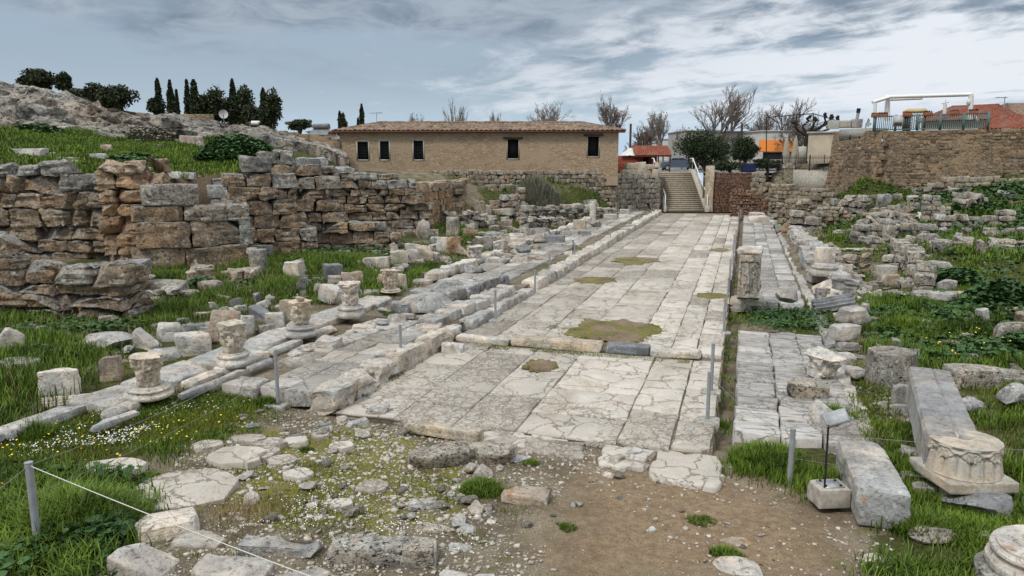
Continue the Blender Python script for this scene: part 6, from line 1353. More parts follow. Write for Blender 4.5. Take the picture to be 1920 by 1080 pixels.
# ------------------------------------------------------------ street level and beyond
def flat(name,pts,z,m):
    V=np.array([(p[0],p[1],z) for p in pts],float); mk_=mk(name,V,[[tuple(range(len(V)))]],m,cov=np.array([[.3,0,.3,.5]]*len(V))); tag(mk_,kind='structure')
def far():
    b=[]; L=at(-2500,300,68)[:2]; R=at(4400,300,68)[:2]; L2=at(-2500,300,4000)[:2]; R2=at(4400,300,4000)[:2]
    
    n_=lambda x,d:at(x,300,d)[:2]
    b=B()
    for p,q in ((L,n_(1246,66.5)),(n_(1246,66.5),n_(1246,72)),(n_(1320,72),n_(1320,67)),(n_(1320,67),R)): b.add([(p[0],p[1],-.6),(q[0],q[1],-.6),(q[0],q[1],3.04),(p[0],p[1],3.04)],[[(0,1,2,3)]])
    tag(b.build('embankment',M['ground'],smooth=False),kind='structure')
    flat('far_ground',[L,n_(1246,66.5),n_(1246,200),n_(-2500,200)],3.04,M['ground']); flat('far_ground',[n_(1320,67),n_(4400,66),n_(4400,200),n_(1320,200)],3.04,M['ground']); flat('far_ground',[n_(-2500,200),n_(4400,200),R2,L2],3.036,M['ground'])
far()
def asph(k,p):
    v=k.node('ShaderNodeNewGeometry').outputs['Position']; n=k.noise(v,3,6,.7); return k.mix(n,(.16,.155,.15),(.30,.29,.28)),(n,.3,.01)
M['street']=mat('street_asphalt',asph,.9)
a=[at(1240,300,71.6)[:2],at(1500,300,71.6)[:2],at(1560,300,140)[:2],at(1130,300,140)[:2]]; flat('street',a,3.3,M['street'])
def T(name,pos,rz=0,**kw):
    t=empty(name,tuple(pos),rz); tag(t,**kw); return t
# stairs
def stairs():
    A=at(1250,300,64.6)[:2]; Bp=at(1320,300,65.4)[:2]; A=gz(1250,397,0)[:2]; Bp=gz(1320,397,0)[:2]; f=Fr(A,Bp); c=f.W(f.L/2,0,0); t=T('stone_stairs',c,label='broad flight of pale stone stairs climbing to the street',cat='stairs')
    b=B(); n=20; hh=3.3/n; tr=.29
    for i in range(n):
        lw=0; b.box((-.05,-i*tr+.02,i*hh-.02),(f.L+.05,-(i+1)*tr-.1,(i+1)*hh),R=f.P,tone=.5)
        b.box((-.06,-i*tr+.05,(i+1)*hh-.045),(f.L+.06,-i*tr-.26,(i+1)*hh+.012),R=f.P,tone=.9 if i!=11 else 1.0,mi=1)
    b.box((-.05,-n*tr,3.2),(f.L+.05,-n*tr-4,3.31),R=f.P)
    o=b.build('steps',[M['stepr'],M['step']],t,smooth=False); o.location=-c
    for s0,s1,nm in ((-.32,-.06,'side_wall'),(f.L+.06,f.L+.5,'side_wall')):
        b=B(); V=np.array([(s,y,z) for s in (s0,s1) for y,z in ((.3,0),(.3,.45),(-n*tr,3.3+.35),(-n*tr-1,3.65),(-n*tr-1,0))]); b.add(f.P(V),[[(0,1,2,3,4)[::-1],(5,6,7,8,9)],[(0,1,6,5),(1,2,7,6),(2,3,8,7),(3,4,9,8)]]); o=b.build(nm,M['concrete'],t,smooth=False); o.location=-c
    for s in (-.2,f.L+.2):
        b=B(); b.tube([f.W(s,.25,.4),f.W(s,.25,1.4),f.W(s,-n*tr,4.65),f.W(s,-n*tr-.9,4.65)],.05,6)
        for i in range(0,21,4): b.tube([f.W(s,-i*tr,.4+i*hh),f.W(s,-i*tr,1.4+i*hh)],.028,5)
        o=b.build('handrail',M['whitep'],t); o.location=-c
M['step']=plain('step_nosing',(.50,.44,.35),.9,.2,5); M['stepr']=plain('step_riser',(.27,.23,.175),.9,.35,6)
stairs()
def pier():
    P=at(1329,380,66.2); P[2]=0; b=B(); V,Q=block((.75,.8,4.0),8,.05,.04,3,2,.1,1,.01); o=mk('gate_pier',V,[Q],M['cream'],None,np.full(len(V),.4),sharp=40); o.location=P; tag(o,'tall stone pier with little niches flanking the stairs','pier')
pier()
def facade(b,f,z0,z1,ops,t=0,depth_=.35,mi=0,back=None):
    """front sheet of a wall with openings (s0,s1,z0,z1), with reveals"""
    S=sorted({0,f.L}|{o[0] for o in ops}|{o[1] for o in ops}); Z=sorted({z0,z1}|{o[2] for o in ops}|{o[3] for o in ops})
    for i in range(len(S)-1):
        for j in range(len(Z)-1):
            cs,cz=(S[i]+S[i+1])/2,(Z[j]+Z[j+1])/2
            if any(o[0]<cs<o[1] and o[2]<cz<o[3] for o in ops): continue
            b.quad(f.W(S[i],t,Z[j]),f.W(S[i+1],t,Z[j]),f.W(S[i+1],t,Z[j+1]),f.W(S[i],t,Z[j+1]),mi=mi)
    for s0,s1,a,c in ops:
        for p,q in (((s0,a),(s0,c)),((s0,c),(s1,c)),((s1,c),(s1,a)),((s1,a),(s0,a))):
            b.quad(f.W(p[0],t,p[1]),f.W(q[0],t,q[1]),f.W(q[0],t-depth_,q[1]),f.W(p[0],t-depth_,p[1]),mi=mi)
def long_building():
    A=at(638,300,60);Bp=at(1159,300,60); f=Fr(A,Bp); zb=3.1
    zt=lambda s: 0; s0,z0=f.px(640,250); s1,z1=f.px(1158,241); ztop=(z0+z1)/2+.0; c=f.W(f.L/2,0,zb)
    t=T('long_building',c,label='long low ochre stone building with tiled roof and five dark windows',cat='building')
    ops=[];wins=[]
    for x0,x1,y0,y1,ty in ((671,690,266,299,'bar'),(713,729,265,299,'bar'),(776,793,264,299,'bar'),(952,972,261,297,'open'),(1102,1123,256,293,'open')):
        a,za=f.px(x0,y1); d,zc=f.px(x1,y0); ops.append((a,d,za,zc)); wins.append((a,d,za,zc,ty))
    b=B(); W=8.5
    facade(b,f,zb-.6,ztop,ops,mi=0)
    b.quad(f.W(0,0,zb-.6),f.W(0,0,ztop),f.W(0,-W,ztop),f.W(0,-W,zb-.6)); b.quad(f.W(f.L,0,zb-.6),f.W(f.L,0,ztop),f.W(f.L,-W,ztop),f.W(f.L,-W,zb-.6)); b.quad(f.W(0,-W,zb-.6),f.W(f.L,-W,zb-.6),f.W(f.L,-W,ztop),f.W(0,-W,ztop))
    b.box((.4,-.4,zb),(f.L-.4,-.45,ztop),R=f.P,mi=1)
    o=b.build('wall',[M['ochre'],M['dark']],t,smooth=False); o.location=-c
    for a,d,za,zc,ty in wins:
        b=B(); 
        for q in (((a-.1,za-.1),(a,zc+.1)),((d,za-.1),(d+.1,zc+.1)),((a,zc),(d,zc+.12)),((a,za-.12),(d,za))): b.box((q[0][0],.02,q[0][1]),(q[1][0],-.25,q[1][1]),R=f.P)
        w=b.build('window',M['plaster2' if ty=='bar' else 'ochre2'],t,smooth=False); w.location=-c
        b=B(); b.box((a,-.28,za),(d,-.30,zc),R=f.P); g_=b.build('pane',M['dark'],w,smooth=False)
        if ty=='bar':
            b=B()
            for i in range(1,5): s=a+(d-a)*i/5; b.tube([f.W(s,-.1,za),f.W(s,-.1,zc)],.018,4)
            for i in range(1,6): z=za+(zc-za)*i/6; b.tube([f.W(a,-.1,z),f.W(d,-.1,z)],.015,4)
            b.build('bars',M['black'],w)
        else:
            b=B(); b.box((a-.35,.14,zc+.02),(d+.35,-.2,zc+.16),R=f.P); b.build('lintel_board',M['wood'],w,smooth=False)
    # hipped tile roof: corrugated rows of tiles, courses stepping down
    ov=.45; rise=.8; hip=2.3; b=B(); n=int((f.L+2*ov)/.055); nc=22
    s=np.linspace(-ov,f.L+ov,n); rows=[]
    for k_ in range(nc*2+1):
        u=k_/(nc*2); y=ov-(ov+W/2)*u; lim0=-ov+(hip+ov)*u; lim1=f.L+ov-(hip+ov)*u; ss=np.clip(s,lim0,lim1)
        z=ztop+.02+rise*u+.075*np.abs(np.sin(s*math.pi/.38))*(1)+(.035 if k_%2 else 0)-.05*np.sin(np.pi*s/f.L)*u+.02*np.sin(s*1.3)*u
        rows.append(f.W(ss,np.full(n,y),z))
    V=np.array(rows).reshape(-1,3); i,j=np.meshgrid(np.arange(nc*2),np.arange(n-1),indexing='ij'); a=(i*n+j).ravel(); b.add(V,[np.stack([a,a+1,a+n+1,a+n],1)],tone=np.concatenate([_h(np.floor(s/.38).astype(np.int64),np.full(n,kk//2),np.zeros(n,np.int64),5) for kk in range(nc*2+1)]))
    # back slope and hips
    zr=ztop+rise; ze=ztop
    p=[f.W(-ov,ov,ze),f.W(f.L+ov,ov,ze),f.W(f.L+ov,-W-ov,ze),f.W(-ov,-W-ov,ze),f.W(hip,-W/2,zr),f.W(f.L-hip,-W/2,zr)]
    b.add(p,[[(3,0,4),(1,2,5)],[(2,3,4,5)]],tone=.4)
    r=b.build('roof',M['tile'],t); r.location=-c
    b=B(); 
    for q in ((hip,f.L-hip,),): b.tube([f.W(x,-W/2,zr+.04+.02*math.sin(x*5)) for x in np.linspace(hip,f.L-hip,60)],.13,7)
    b.tube([f.W(-ov,ov,ze),f.W(hip,-W/2,zr)],.1,6); b.tube([f.W(f.L+ov,ov,ze+.05),f.W(f.L-hip,-W/2,zr+.03)],.1,6); b.build('ridge_tiles',M['tile'],r)
    b=B(); b.box((-ov,ov,ze-.13),(f.L+ov,ov-.06,ze+.0),R=f.P); b.box((-ov,ov,ze-.14),(f.L+ov,.0,ze-.10),R=f.P); b.build('eaves_board',M['eave'],r,smooth=False)
    # antenna behind the ridge
    P=at(706,212,64); P0=P.copy(); P0[2]=7.2; tt=T('tv_antenna',P0,label='thin television antenna rising behind the long building',cat='antenna'); b=B(); H_=P[2]-7.2; b.tube([(0,0,0),(0,0,H_)],.025,5); b.build('mast',M['steel'],tt); b=B(); b.tube([(-.55,0,H_),(.5,0,H_+.05)],.02,4)
    for x in np.linspace(-.5,.45,6): b.tube([(x,-.25,H_),(x,.25,H_)],.015,4)
    b.build('aerial',M['steel'],tt)
def wallmat(name,c1,c2,c3,sc,joint=.25):
    def fn(k,p):
        v=k.node('ShaderNodeNewGeometry').outputs['Position']; vv=k.vm('MULTIPLY',v,(1,1,2.2)); w=k.vm('ADD',vv,k.vm('SCALE',k.noise(v,1.5,3,col=True),.25)); x=k.node('ShaderNodeTexVoronoi'); k.l.new(w,x.inputs['Vector']); x.inputs['Scale'].default_value=sc
        e=k.vor(w,sc,'DISTANCE_TO_EDGE'); r=k.sep(x.outputs['Color'])[0]; n=k.noise(v,.5,6,.65); n2=k.noise(v,9,5,.7)
        col=k.mix(r,c1,c2); col=k.mix(k.rng(n,.40,.62),col,c3); col=k.mix(k.m('MULTIPLY',k.rng(e,.07,.02),k.m('MULTIPLY',k.rng(n,.66,.45),joint)),col,k_dark(c1,.35)); col=k.mix(k.m('MULTIPLY',k.rng(n2,.46,.34),.5),col,k_dark(c1,.5))
        return col,(k.m('ADD',k.m('MULTIPLY',k.rng(e,0,.1),.5),n2),.6,.04)
    return mat(name,fn,.95,.1)
M['ochre']=wallmat('ochre_masonry',(.32,.235,.155),(.45,.34,.23),(.39,.30,.21),2.8,.5); M['ochre2']=plain('pale_surround',(.35,.29,.22),.9)
M['facing']=stone('terrace_wall_stone',(.34,.265,.185),(.21,.162,.115),(.08,.066,.05),.25,.9,.35,(.24,.22,.18),.5,0,.25)
M['bigwall']=wallmat('brown_rubble_masonry',(.15,.115,.082),(.28,.22,.155),(.31,.225,.14),2.9,1.0)
def tilef(a,b_):
    def fn(k,p):
        v=k.node('ShaderNodeNewGeometry').outputs['Position']; n=k.noise(v,7,5,.7); n2=k.noise(v,.9,4); t=k.attr('tone'); c=k.mix(k.rng(k.m('ADD',k.m('MULTIPLY',n,.7),k.m('MULTIPLY',t,.4)),.35,.75),a,b_); return k.mix(k.m('MULTIPLY',k.rng(n2,.5,.65),.5),c,(.17,.145,.12)),(n,.5,.03)
    return fn
M['tile']=mat('old_roof_tiles',tilef((.07,.045,.032),(.30,.215,.15)),.9); M['redtile']=mat('red_roof_tiles',tilef((.10,.03,.02),(.26,.08,.042)),.8); M['eave']=plain('red_brown_eaves',(.13,.06,.04),.8)
long_building()
def tileroof(parent,P4,m='redtile',name='roof',pitch=.24,th=.1):
    """corrugated tile sheet between four corners: eave a,b and ridge d,c"""
    a,b_,c,d=[np.array(p,float) for p in P4]; L=np.linalg.norm(b_-a); n=max(8,int(L/pitch*6)); r=14; V=[]
    for i in range(r*2+1):
        u=i/(r*2); p=a+(d-a)*u; q=b_+(c-b_)*u; s=np.linspace(0,1,n); X=p[None]+(q-p)[None]*s[:,None]; X[:,2]+=.06*np.abs(np.sin(s*L/pitch*math.pi))+(.04 if i%2 else 0); V.append(X)
    V=np.array(V).reshape(-1,3); i,j=np.meshgrid(np.arange(r*2),np.arange(n-1),indexing='ij'); k_=(i*n+j).ravel(); b=B(); b.add(V,[np.stack([k_,k_+1,k_+n+1,k_+n],1)],tone=np.random.RandomState(3).uniform(.1,1,len(V)))
    b.add([p-np.array((0,0,th)) for p in (a,b_,c,d)],[[(0,1,2,3)]]); return b.build(name,M[m],parent)
# the big wall with the terrace house at the right
def big_wall():
    t=T('terrace_wall',at(1750,345,50),label='high brown rubble wall carrying the terrace with the teal railing',cat='stone wall'); c=np.array(t.location)
    b=B(); seg=[((1560,56),(1652,51.2)),((1652,51.2),(1920,46.5)),((1920,46.5),(2300,43))]
    for i,((xa,da),(xb,db)) in enumerate(seg):
        f=Fr(at(xa,300,da),at(xb,300,db)); zb=1.5; n=int(f.L/.35); m_=14; zt=[f.px(x,y)[1] for x,y in (((xa,247 if i==0 else 246),(xb,245 if i<2 else 240)))]
        V=[]
        for r_ in range(m_+1):
            for q in range(n+1):
                s=f.L*q/n; z=zb+((zt[0]+(zt[1]-zt[0])*q/n)-zb)*r_/m_; V.append(f.W(s,(1-r_/m_)*.25*(1+(i==0)),z))
        V=np.array(V); V[:,:2]+=(fbm(V*1.4,3,4)*.09)[:,None]*f.n[None]; q=[(r_*(n+1)+k_,r_*(n+1)+k_+1,(r_+1)*(n+1)+k_+1,(r_+1)*(n+1)+k_) for r_ in range(m_) for k_ in range(n)]; b.add(V-c,[q])
        for k_ in range(n): pass
        top=[f.W(0,0,zt[0]),f.W(f.L,0,zt[1]),f.W(f.L,-14,zt[1]),f.W(0,-14,zt[0])]; b.add(np.array(top)-c-np.array((0,0,.02)),[[(0,1,2,3)]])
    b.build('masonry',M['bigwall'],t)
    rs=np.random.RandomState(3); b=B()
    for i,((xa,da),(xb,db)) in enumerate(seg[:2]):
        f=Fr(at(xa,300,da),at(xb,300,db)); z=1.7; zt=f.px(xa,247)[1]
        while z<zt-.1:
            h=rs.uniform(.16,.30)*(1.3 if i==0 and z<4.6 else 1); s=0
            while s<f.L:
                l=rs.uniform(.2,.6); 
                if not (i==0 and z>5.6):
                    V,Q=block((l,.3,h),3,.04,.025,int(s*91+z*37),1,.2,2,.07); V=V+np.array([s+l/2,-.13+rs.uniform(-.05,.03)+(1-(z-1.5)/5)*.25*(1+(i==0)),z]); b.add(f.P(V)-c,[Q],rs.uniform(.05,.75))
                s+=l+.01
            z+=h
    b.build('facing_stones',M['facing'],t,30)
    f=Fr(at(1574,300,55.2),at(1652,300,51.4)); b=B(); a0,z0=f.px(1575,262); a1,z1=f.px(1632,240); b.box((a0,.12,z0),(a1,-1.5,z1),R=f.P)
    s1=f.px(1596,250)[0]; b.box((s1,.125,f.px(1600,262)[1]),(s1+.12,.13,f.px(1600,253)[1]),R=f.P,mi=1); s1=f.px(1613,250)[0]; b.box((s1,.125,f.px(1613,259)[1]),(s1+.16,.13,f.px(1613,256)[1]),R=f.P,mi=1)
    o=b.build('concrete_parapet',[M['concgrey'],M['dark']],t,smooth=False); o.location=-c
big_wall()
FW_=Fr(at(1633,300,51.6),at(1845,300,47.6)); ZT=FW_.px(1740,244)[1]
def railing():
    f=FW_; t=T('terrace_railing',f.W(0,0,ZT),label='teal balustrade with a small white banner along the wall top',cat='railing'); c=np.array(t.location); b=B(); h=1.0
    for s in np.arange(0,f.L+.01,.115): b.box((s-.022,-.1,ZT+.08),(s+.022,-.13,ZT+h-.06),R=f.P)
    o=b.build('balusters',M['teal'],t,smooth=False); o.location=-c
    b=B()
    for z in (.05,h-.06): b.box((0,-.08,ZT+z),(f.L,-.15,ZT+z+.07),R=f.P)
    for s in np.linspace(0,f.L,6): b.box((s-.07,-.04,ZT),(s+.07,-.2,ZT+h+.05),R=f.P)
    o=b.build('rails',M['tealg'],t,smooth=False); o.location=-c
    s0=f.px(1674,230)[0]; b=B(); b.box((s0,-.02,ZT+.28),(s0+.62,-.04,ZT+1.0),R=f.P); o=b.build('banner',M['signw'],t,smooth=False); o.location=-c
    b=B(); b.box((s0+.08,-.015,ZT+.36),(s0+.54,-.02,ZT+.56),R=f.P); bb=b.build('print',M['wood'],o,smooth=False)
M['tealg']=plain('pale_teal_frame',(.10,.16,.155),.6)
railing()
for i,(px,w,l) in enumerate([(1640,.5,'terracotta trough with red plants at the corner of the railing'),(1655,.5,'second terracotta trough on the railing'),(1700,.55,'terracotta trough beside the banner'),(1738,.55,'terracotta trough in the middle of the railing'),(1788,.5,'terracotta trough near the pergola foot'),(1823,.5,'terracotta trough by the last railing post')]):
    s=FW_.px(px,225)[0]; P=FW_.W(s,-.1,ZT+.92); t=T('flower_trough',P,math.atan2(FW_.u[1],FW_.u[0]),label=l,cat='planter',group='flower troughs on the terrace railing'); V,Q=block((w,.24,.22),4,.03,.01,i,0,.1,2,.02); mk('trough',V,[Q],M['terra'],t,np.full(len(V),.5),sharp=40)
    r2=np.random.RandomState(i); n=90; X,Y=r2.uniform(-w/2,w/2,n),r2.uniform(-.1,.1,n); V,FS,tt=blades(X,Y,np.full(n,.2),np.full(n,.16),.02,r2,.8); mk('plants',V,FS,M['ever' if i%2 else 'terra'],t,tt,smooth=False)
def pergola():
    f=FW_; t=T('pergola_frame',f.W(0,-.6,ZT),label='white timber pergola frame over the terrace with brick column feet',cat='pergola'); c=np.array(t.location)
    def X(px,py,T_): 
        g_=Fr(f.W(0,T_,0)[:2],f.W(f.L,T_,0)[:2]); s,z=g_.px(px,py); return g_.W(s,0,z)
    def bar(p,q,w,nm,m='whitep',h=None):
        d=q-p; L=np.linalg.norm(d); d=d/L; b=B(); b.tube([p-c,q-c],w,4); b.build(nm,M[m],t,smooth=False)
    bar(X(1640,228,-.7),X(1641,193,-.7),.10,'post'); bar(X(1661,226,-2.2),X(1663,185,-2.2),.12,'post'); bar(X(1666,226,-2.4),X(1666,186,-2.4),.1,'post'); bar(X(1819,224,-1),X(1821,179,-1),.15,'post')
    bar(X(1636,192,-.7),X(1672,181,-2.3),.12,'beam'); bar(X(1660,182,-2.3),X(1824,177,-1),.125,'beam'); bar(X(1662,187,-2.6),X(1730,184,-2.6),.10,'beam')
    bar(X(1820,200,-1),X(1833,226,-1.4),.07,'brace'); bar(X(1820,200,-1),X(1811,224,-1.4),.04,'brace')
    P=X(1816,192,-.9)-c; b=B(); b.lathe([(.02,.2),(.1,.16),(.13,0),(.1,-.12),(.03,-.16)],10,c=tuple(P)); b.build('lantern',M['plaster3'],t)
pergola()
def gazebo():
    f=Fr(at(1690,300,58),at(1745,300,57)); s0,z0=f.px(1695,226); s1,z1=f.px(1734,209); t=T('lattice_kiosk',f.W((s0+s1)/2,-1,z0-1),label='small lattice kiosk with a straw coloured roof on the terrace',cat='kiosk'); c=np.array(t.location)
    b=B()
    for s in (s0,s0+.35,s1):
        for y in (0,-1.8): b.box((s-.06,y-.06,z0-1),(s+.06,y+.06,z1),R=f.P)
    b.box((s0-.06,-1.74,z0-1),(s0+.25,-1.8,z1),R=f.P); o=b.build('posts',M['wood'],t,smooth=False); o.location=-c
    b=B(); W=s1-s0
    for i in range(-8,12):
        for sg in (1,-1):
            x0=s0+.35; p=[]; 
            for k_ in range(2):
                pass
            a=x0+i*.2; zz0,zz1=z0-.6,z1; L=zz1-zz0
            q0=(a,zz0) if sg>0 else (a+L,zz0); q1=(a+L,zz1) if sg>0 else (a,zz1)
            # clip to the panel
            def clip(q,r_):
                (xa,za),(xb,zb)=q,r_; o_=[]
                for xl,gt in ((x0,True),(s1,False)):
                    if (xa<xl)==gt and (xb<xl)==gt and xa!=xl and xb!=xl: return None
                    for nm in (0,1):
                        x_,z_=((xa,za),(xb,zb))[nm]; ox,oz=((xb,zb),(xa,za))[nm]
                        if (x_<xl)==gt and abs(ox-x_)>1e-6: k=(xl-x_)/(ox-x_); v=(xl,z_+k*(oz-z_)); 
                        else: v=(x_,z_)
                        if nm==0: xa,za=v
                        else: xb,zb=v
                return (xa,za),(xb,zb)
            cc=clip(q0,q1)
            if cc and abs(cc[0][0]-cc[1][0])>.05: b.tube([f.W(cc[0][0],0,cc[0][1]),f.W(cc[1][0],0,cc[1][1])],.018,4)
    o=b.build('lattice',M['plaster3'],t); o.location=-c
    b=B(); V=np.array([(s0-.15,.3,z1),(s1+.25,.3,z1),(s1+.25,-2.1,z1),(s0-.15,-2.1,z1),(s0+.15,-.9,z1+.3),(s1,-.9,z1+.3)]); b.add(f.P(V),[[(0,1,5,4),(2,3,4,5),(0,3,2,1)],[(1,2,5),(3,0,4)]]); o=b.build('roof',M['yel'],t,smooth=False); o.location=-c
gazebo()
def house(name,label,x0,x1,D,yt,yb,depth_,m,rise_px=0,roof=None,wins=(),D2=None,hipr=.25,cat='house',flat_=True):
    f=Fr(at(x0,300,D),at(x1,300,D2 or D)); z1=(f.px(x0,yt)[1]+f.px(x1,yt)[1])/2; z0=f.px(x0,yb)[1] if yb else 3; t=T(name,f.W(f.L/2,0,z0),label=label,cat=cat); c=np.array(t.location); b=B()
    ops=[]
    for wx0,wx1,wy0,wy1 in wins: a,q=f.px(wx0,wy1); d,e=f.px(wx1,wy0); ops.append((a,d,q,e))
    facade(b,f,z0,z1,ops,depth_=.2)
    b.quad(f.W(0,0,z0),f.W(0,0,z1),f.W(0,-depth_,z1),f.W(0,-depth_,z0)); b.quad(f.W(f.L,0,z0),f.W(f.L,0,z1),f.W(f.L,-depth_,z1),f.W(f.L,-depth_,z0)); b.quad(f.W(0,-depth_,z0),f.W(f.L,-depth_,z0),f.W(f.L,-depth_,z1),f.W(0,-depth_,z1))
    if not roof: b.quad(f.W(0,0,z1-.12),f.W(f.L,0,z1-.12),f.W(f.L,-depth_,z1-.12),f.W(0,-depth_,z1-.12))
    o=b.build('walls',M[m],t,smooth=False); o.location=-c
    for a,d,q,e in ops:
        b=B(); b.box((a,-.2,q),(d,-.22,e),R=f.P); o=b.build('window',M['glass'],t,smooth=False); o.location=-c
    if not roof: b=B(); b.box((-.12,.12,z1),(f.L+.12,-depth_-.12,z1+.15),R=f.P); o=b.build('roof_slab',M['plaster2'],t,smooth=False); o.location=-c
    if roof:
        zr=z1+rise_px*D/F; ov=.4; h=f.L*hipr
        for q in (((-ov,ov),(f.L+ov,ov),(f.L-h,-depth_/2),(h,-depth_/2)),((f.L+ov,-depth_-ov),(-ov,-depth_-ov),(h,-depth_/2),(f.L-h,-depth_/2)),((-ov,-depth_-ov),(-ov,ov),(h,-depth_/2),(h,-depth_/2)),((f.L+ov,ov),(f.L+ov,-depth_-ov),(f.L-h,-depth_/2),(f.L-h,-depth_/2))):
            P4=[f.W(q[0][0],q[0][1],z1),f.W(q[1][0],q[1][1],z1),f.W(q[2][0],q[2][1],zr),f.W(q[3][0],q[3][1],zr)]; o=tileroof(t,P4,roof); o.location=-c
    return t,f,z0,z1,c
t,f,z0,z1,c=house('red_roof_house','red tiled house with raised open gable behind the terrace',1722,1872,62,226,250,7,'plaster3',30,'redtile',D2=58,hipr=.22)
house('red_roof_house','low red tiled roof running along the wall top to the photo edge',1842,2100,51,240,250,4,'plaster3',26,'redtile',D2=46,hipr=.02)
house('red_roof_house','pale gabled house with brown tiles at the far upper right',1898,1990,75,216,250,8,'plaster3',26,'tile',hipr=.3)
P=at(1772,199,60.5); b=B(); b.tube([(0,0,-.6),(0,0,.15)],.14,8); b.tube([(-.25,0,.2),(.25,0,.32)],.05,5); b.tube([(0,-.2,.25),(0,.2,.3)],.04,5); b.tube([(0,0,.1),(0,0,.5)],.03,5); o=b.build('chimney_cowl',M['plaster3']); o.location=P; tag(o,'white chimney cowl on the peak of the red tiled house','chimney')
def antenna(px,yt,yb,D,l,name='tv_antenna'):
    P=at(px,yb,D); h=(yb-yt)*D/F; t=T(name,P,label=l,cat='antenna'); b=B(); b.tube([(0,0,0),(0,0,h)],.035,5); b.build('mast',M['steel'],t); b=B(); b.tube([(-.6,0,h-.05),(.15,0,h-.1)],.03,4)
    for x in np.linspace(-.6,.1,6): b.tube([(x,-.2,h-.08),(x,.2,h-.08)],.02,4)
    b.build('aerial',M['steel'],t)
antenna(1880,183,224,60,'antenna on a pole beside the red tiled roofs'); antenna(1663,172,182,52,'small aerial at the top of the pergola corner') if False else None
def dish(px,py,D,R,l,ph=.5):
    P=at(px,py,D); t=T('satellite_dish',P,YAW+ph,label=l,cat='satellite dish'); b=B(); V=[];n=20
    for i in range(6):
        r=R*i/5
        for j in range(n): a=2*math.pi*j/n; V.append((r*math.cos(a),-.25*(r/R)**2*R,r*math.sin(a)))
    q=[(i*n+j,i*n+(j+1)%n,(i+1)*n+(j+1)%n,(i+1)*n+j) for i in range(5) for j in range(n)]; b.add(V,[q]); b.build('reflector',M['plaster3'],t); b=B(); b.tube([(0,-.2*R,-R*.9),(0,-R*.9,-.1)],.03,4); b.tube([(0,-R*.95,-.1),(0,-R*.75,-.05)],.06,6); b.build('feed_arm',M['steel'],t); b=B(); b.tube([(0,.05,0),(0,.1,-R*1.8)],.05,6); b.build('mast',M['steel'],t)
dish(419,214,66,.38,'satellite dish on a mast below the cypresses',.3); dish(632,258,66,.22,'little round dish on the wall at the corner of the long building'); dish(1626,230,54,.3,'dish at the left end of the teal railing',.8)
def tank():
    for px,py,w,l,m in ((1596,240,2.0,'concrete water tanks on the parapet roof','plaster2'),(1555,245,.0,'','')):
        if not l: continue
        P=at(px,py,57); t=T('roof_tank',P,label=l,cat='water tank')
        for i,x in enumerate((-.45,.35)): V,Q=block((.75,.8,.55+.1*i),5,.06,.01,i,0,.1,1,.01); mk('tank',V+np.array([x,0,0]),[Q],M['concrete'],t,np.full(len(V),.5),sharp=40)
    P=at(1604,236,56); t=T('flue_pipe',P,label='leaning grey flue pipe with a dark cap above the tanks',cat='flue'); b=B(); b.tube([(0,0,-.1),(.12,0,.95)],.11,8); b.build('pipe',M['steel'],t); b=B(); b.tube([(.11,0,.93),(.14,0,1.25)],.14,8); b.build('cap',M['black'],t)
    P=at(1562,242,62); t=T('billboard_box',P,YAW,label='grey box on a bracket behind the beige wall',cat='box'); V,Q=block((.85,.3,.7),4,.02,.0,1,0,.1,1,.01); mk('casing',V,[Q],M['plaster2'],t,np.full(len(V),.5),sharp=40)
tank()
# cafe, walls and fence at street level
house('flat_roof_building','grey flat roofed building behind the round trees',1282,1345,96,246,300,10,'plaster2',wins=((1301,1309,276,292),))
house('flat_roof_building','pale long flat roofed cafe building behind the bare plane trees',1345,1430,92,248,300,10,'plaster2',wins=((1352,1368,270,290),(1378,1392,270,290)))
house('flat_roof_building','cream cafe front with an orange canvas band',1424,1512,84,247,300,8,'plaster3',wins=((1430,1500,285,299),))
house('flat_roof_building','white house far away behind the small bare tree',1228,1262,120,262,300,9,'plaster3',wins=((1236,1240,272,280),))
f=Fr(at(1422,300,82),at(1488,300,81)); b=B(); s0,za=f.px(1422,284); s1,zb=f.px(1487,262); V=np.array([(s0,1.4,za),(s1,1.4,za),(s1,0,zb),(s0,0,zb)]); b.add(f.P(V),[[(0,1,2,3)]]); b.add(f.P(V-np.array([0,0,.06])),[[(3,2,1,0)]]); o=b.build('orange_awning',M['awning'],smooth=False); tag(o,'orange canvas awning over the cafe front','awning')
t,f,z0,z1,c=house('plaster_wall_house','tall beige plastered blank wall between cafe and stone wall',1513,1576,62,250,302,5,'plaster',D2=60)
b=B(); f=Fr(at(1486,300,60.5),at(1572,300,57.5)); a0,za=f.px(1486,344); a1,zb=f.px(1570,319); b.box((a0,0,za-1),(a1,-.35,zb),R=f.P); o=b.build('concrete_retaining_wall',M['concrete'],smooth=False); tag(o,'low concrete wall under the iron fence','wall',kind='thing')
def fence():
    f=Fr(at(1440,300,62.2),at(1572,300,57.2)); t=T('iron_fence',f.W(0,-.1,3.3),label='dark iron fence of thin spikes on the concrete wall by the cafe',cat='fence'); c=np.array(t.location); b=B(); s=0
    zz=lambda s: f.px(1500,319)[1]
    for s in np.arange(0,f.L,.13): b.tube([f.W(s,-.15,zz(s)),f.W(s,-.15,zz(s)+1.15)],.012,4,cap=False)
    o=b.build('bars',M['black'],t); o.location=-c
    b=B()
    for z in (.12,.95): b.tube([f.W(0,-.15,zz(0)+z),f.W(f.L,-.15,zz(0)+z)],.02,4)
    for s in np.linspace(0,f.L,6): b.tube([f.W(s,-.15,zz(s)),f.W(s,-.15,zz(s)+1.2)],.035,5)
    o=b.build('rails',M['black'],t); o.location=-c
fence()
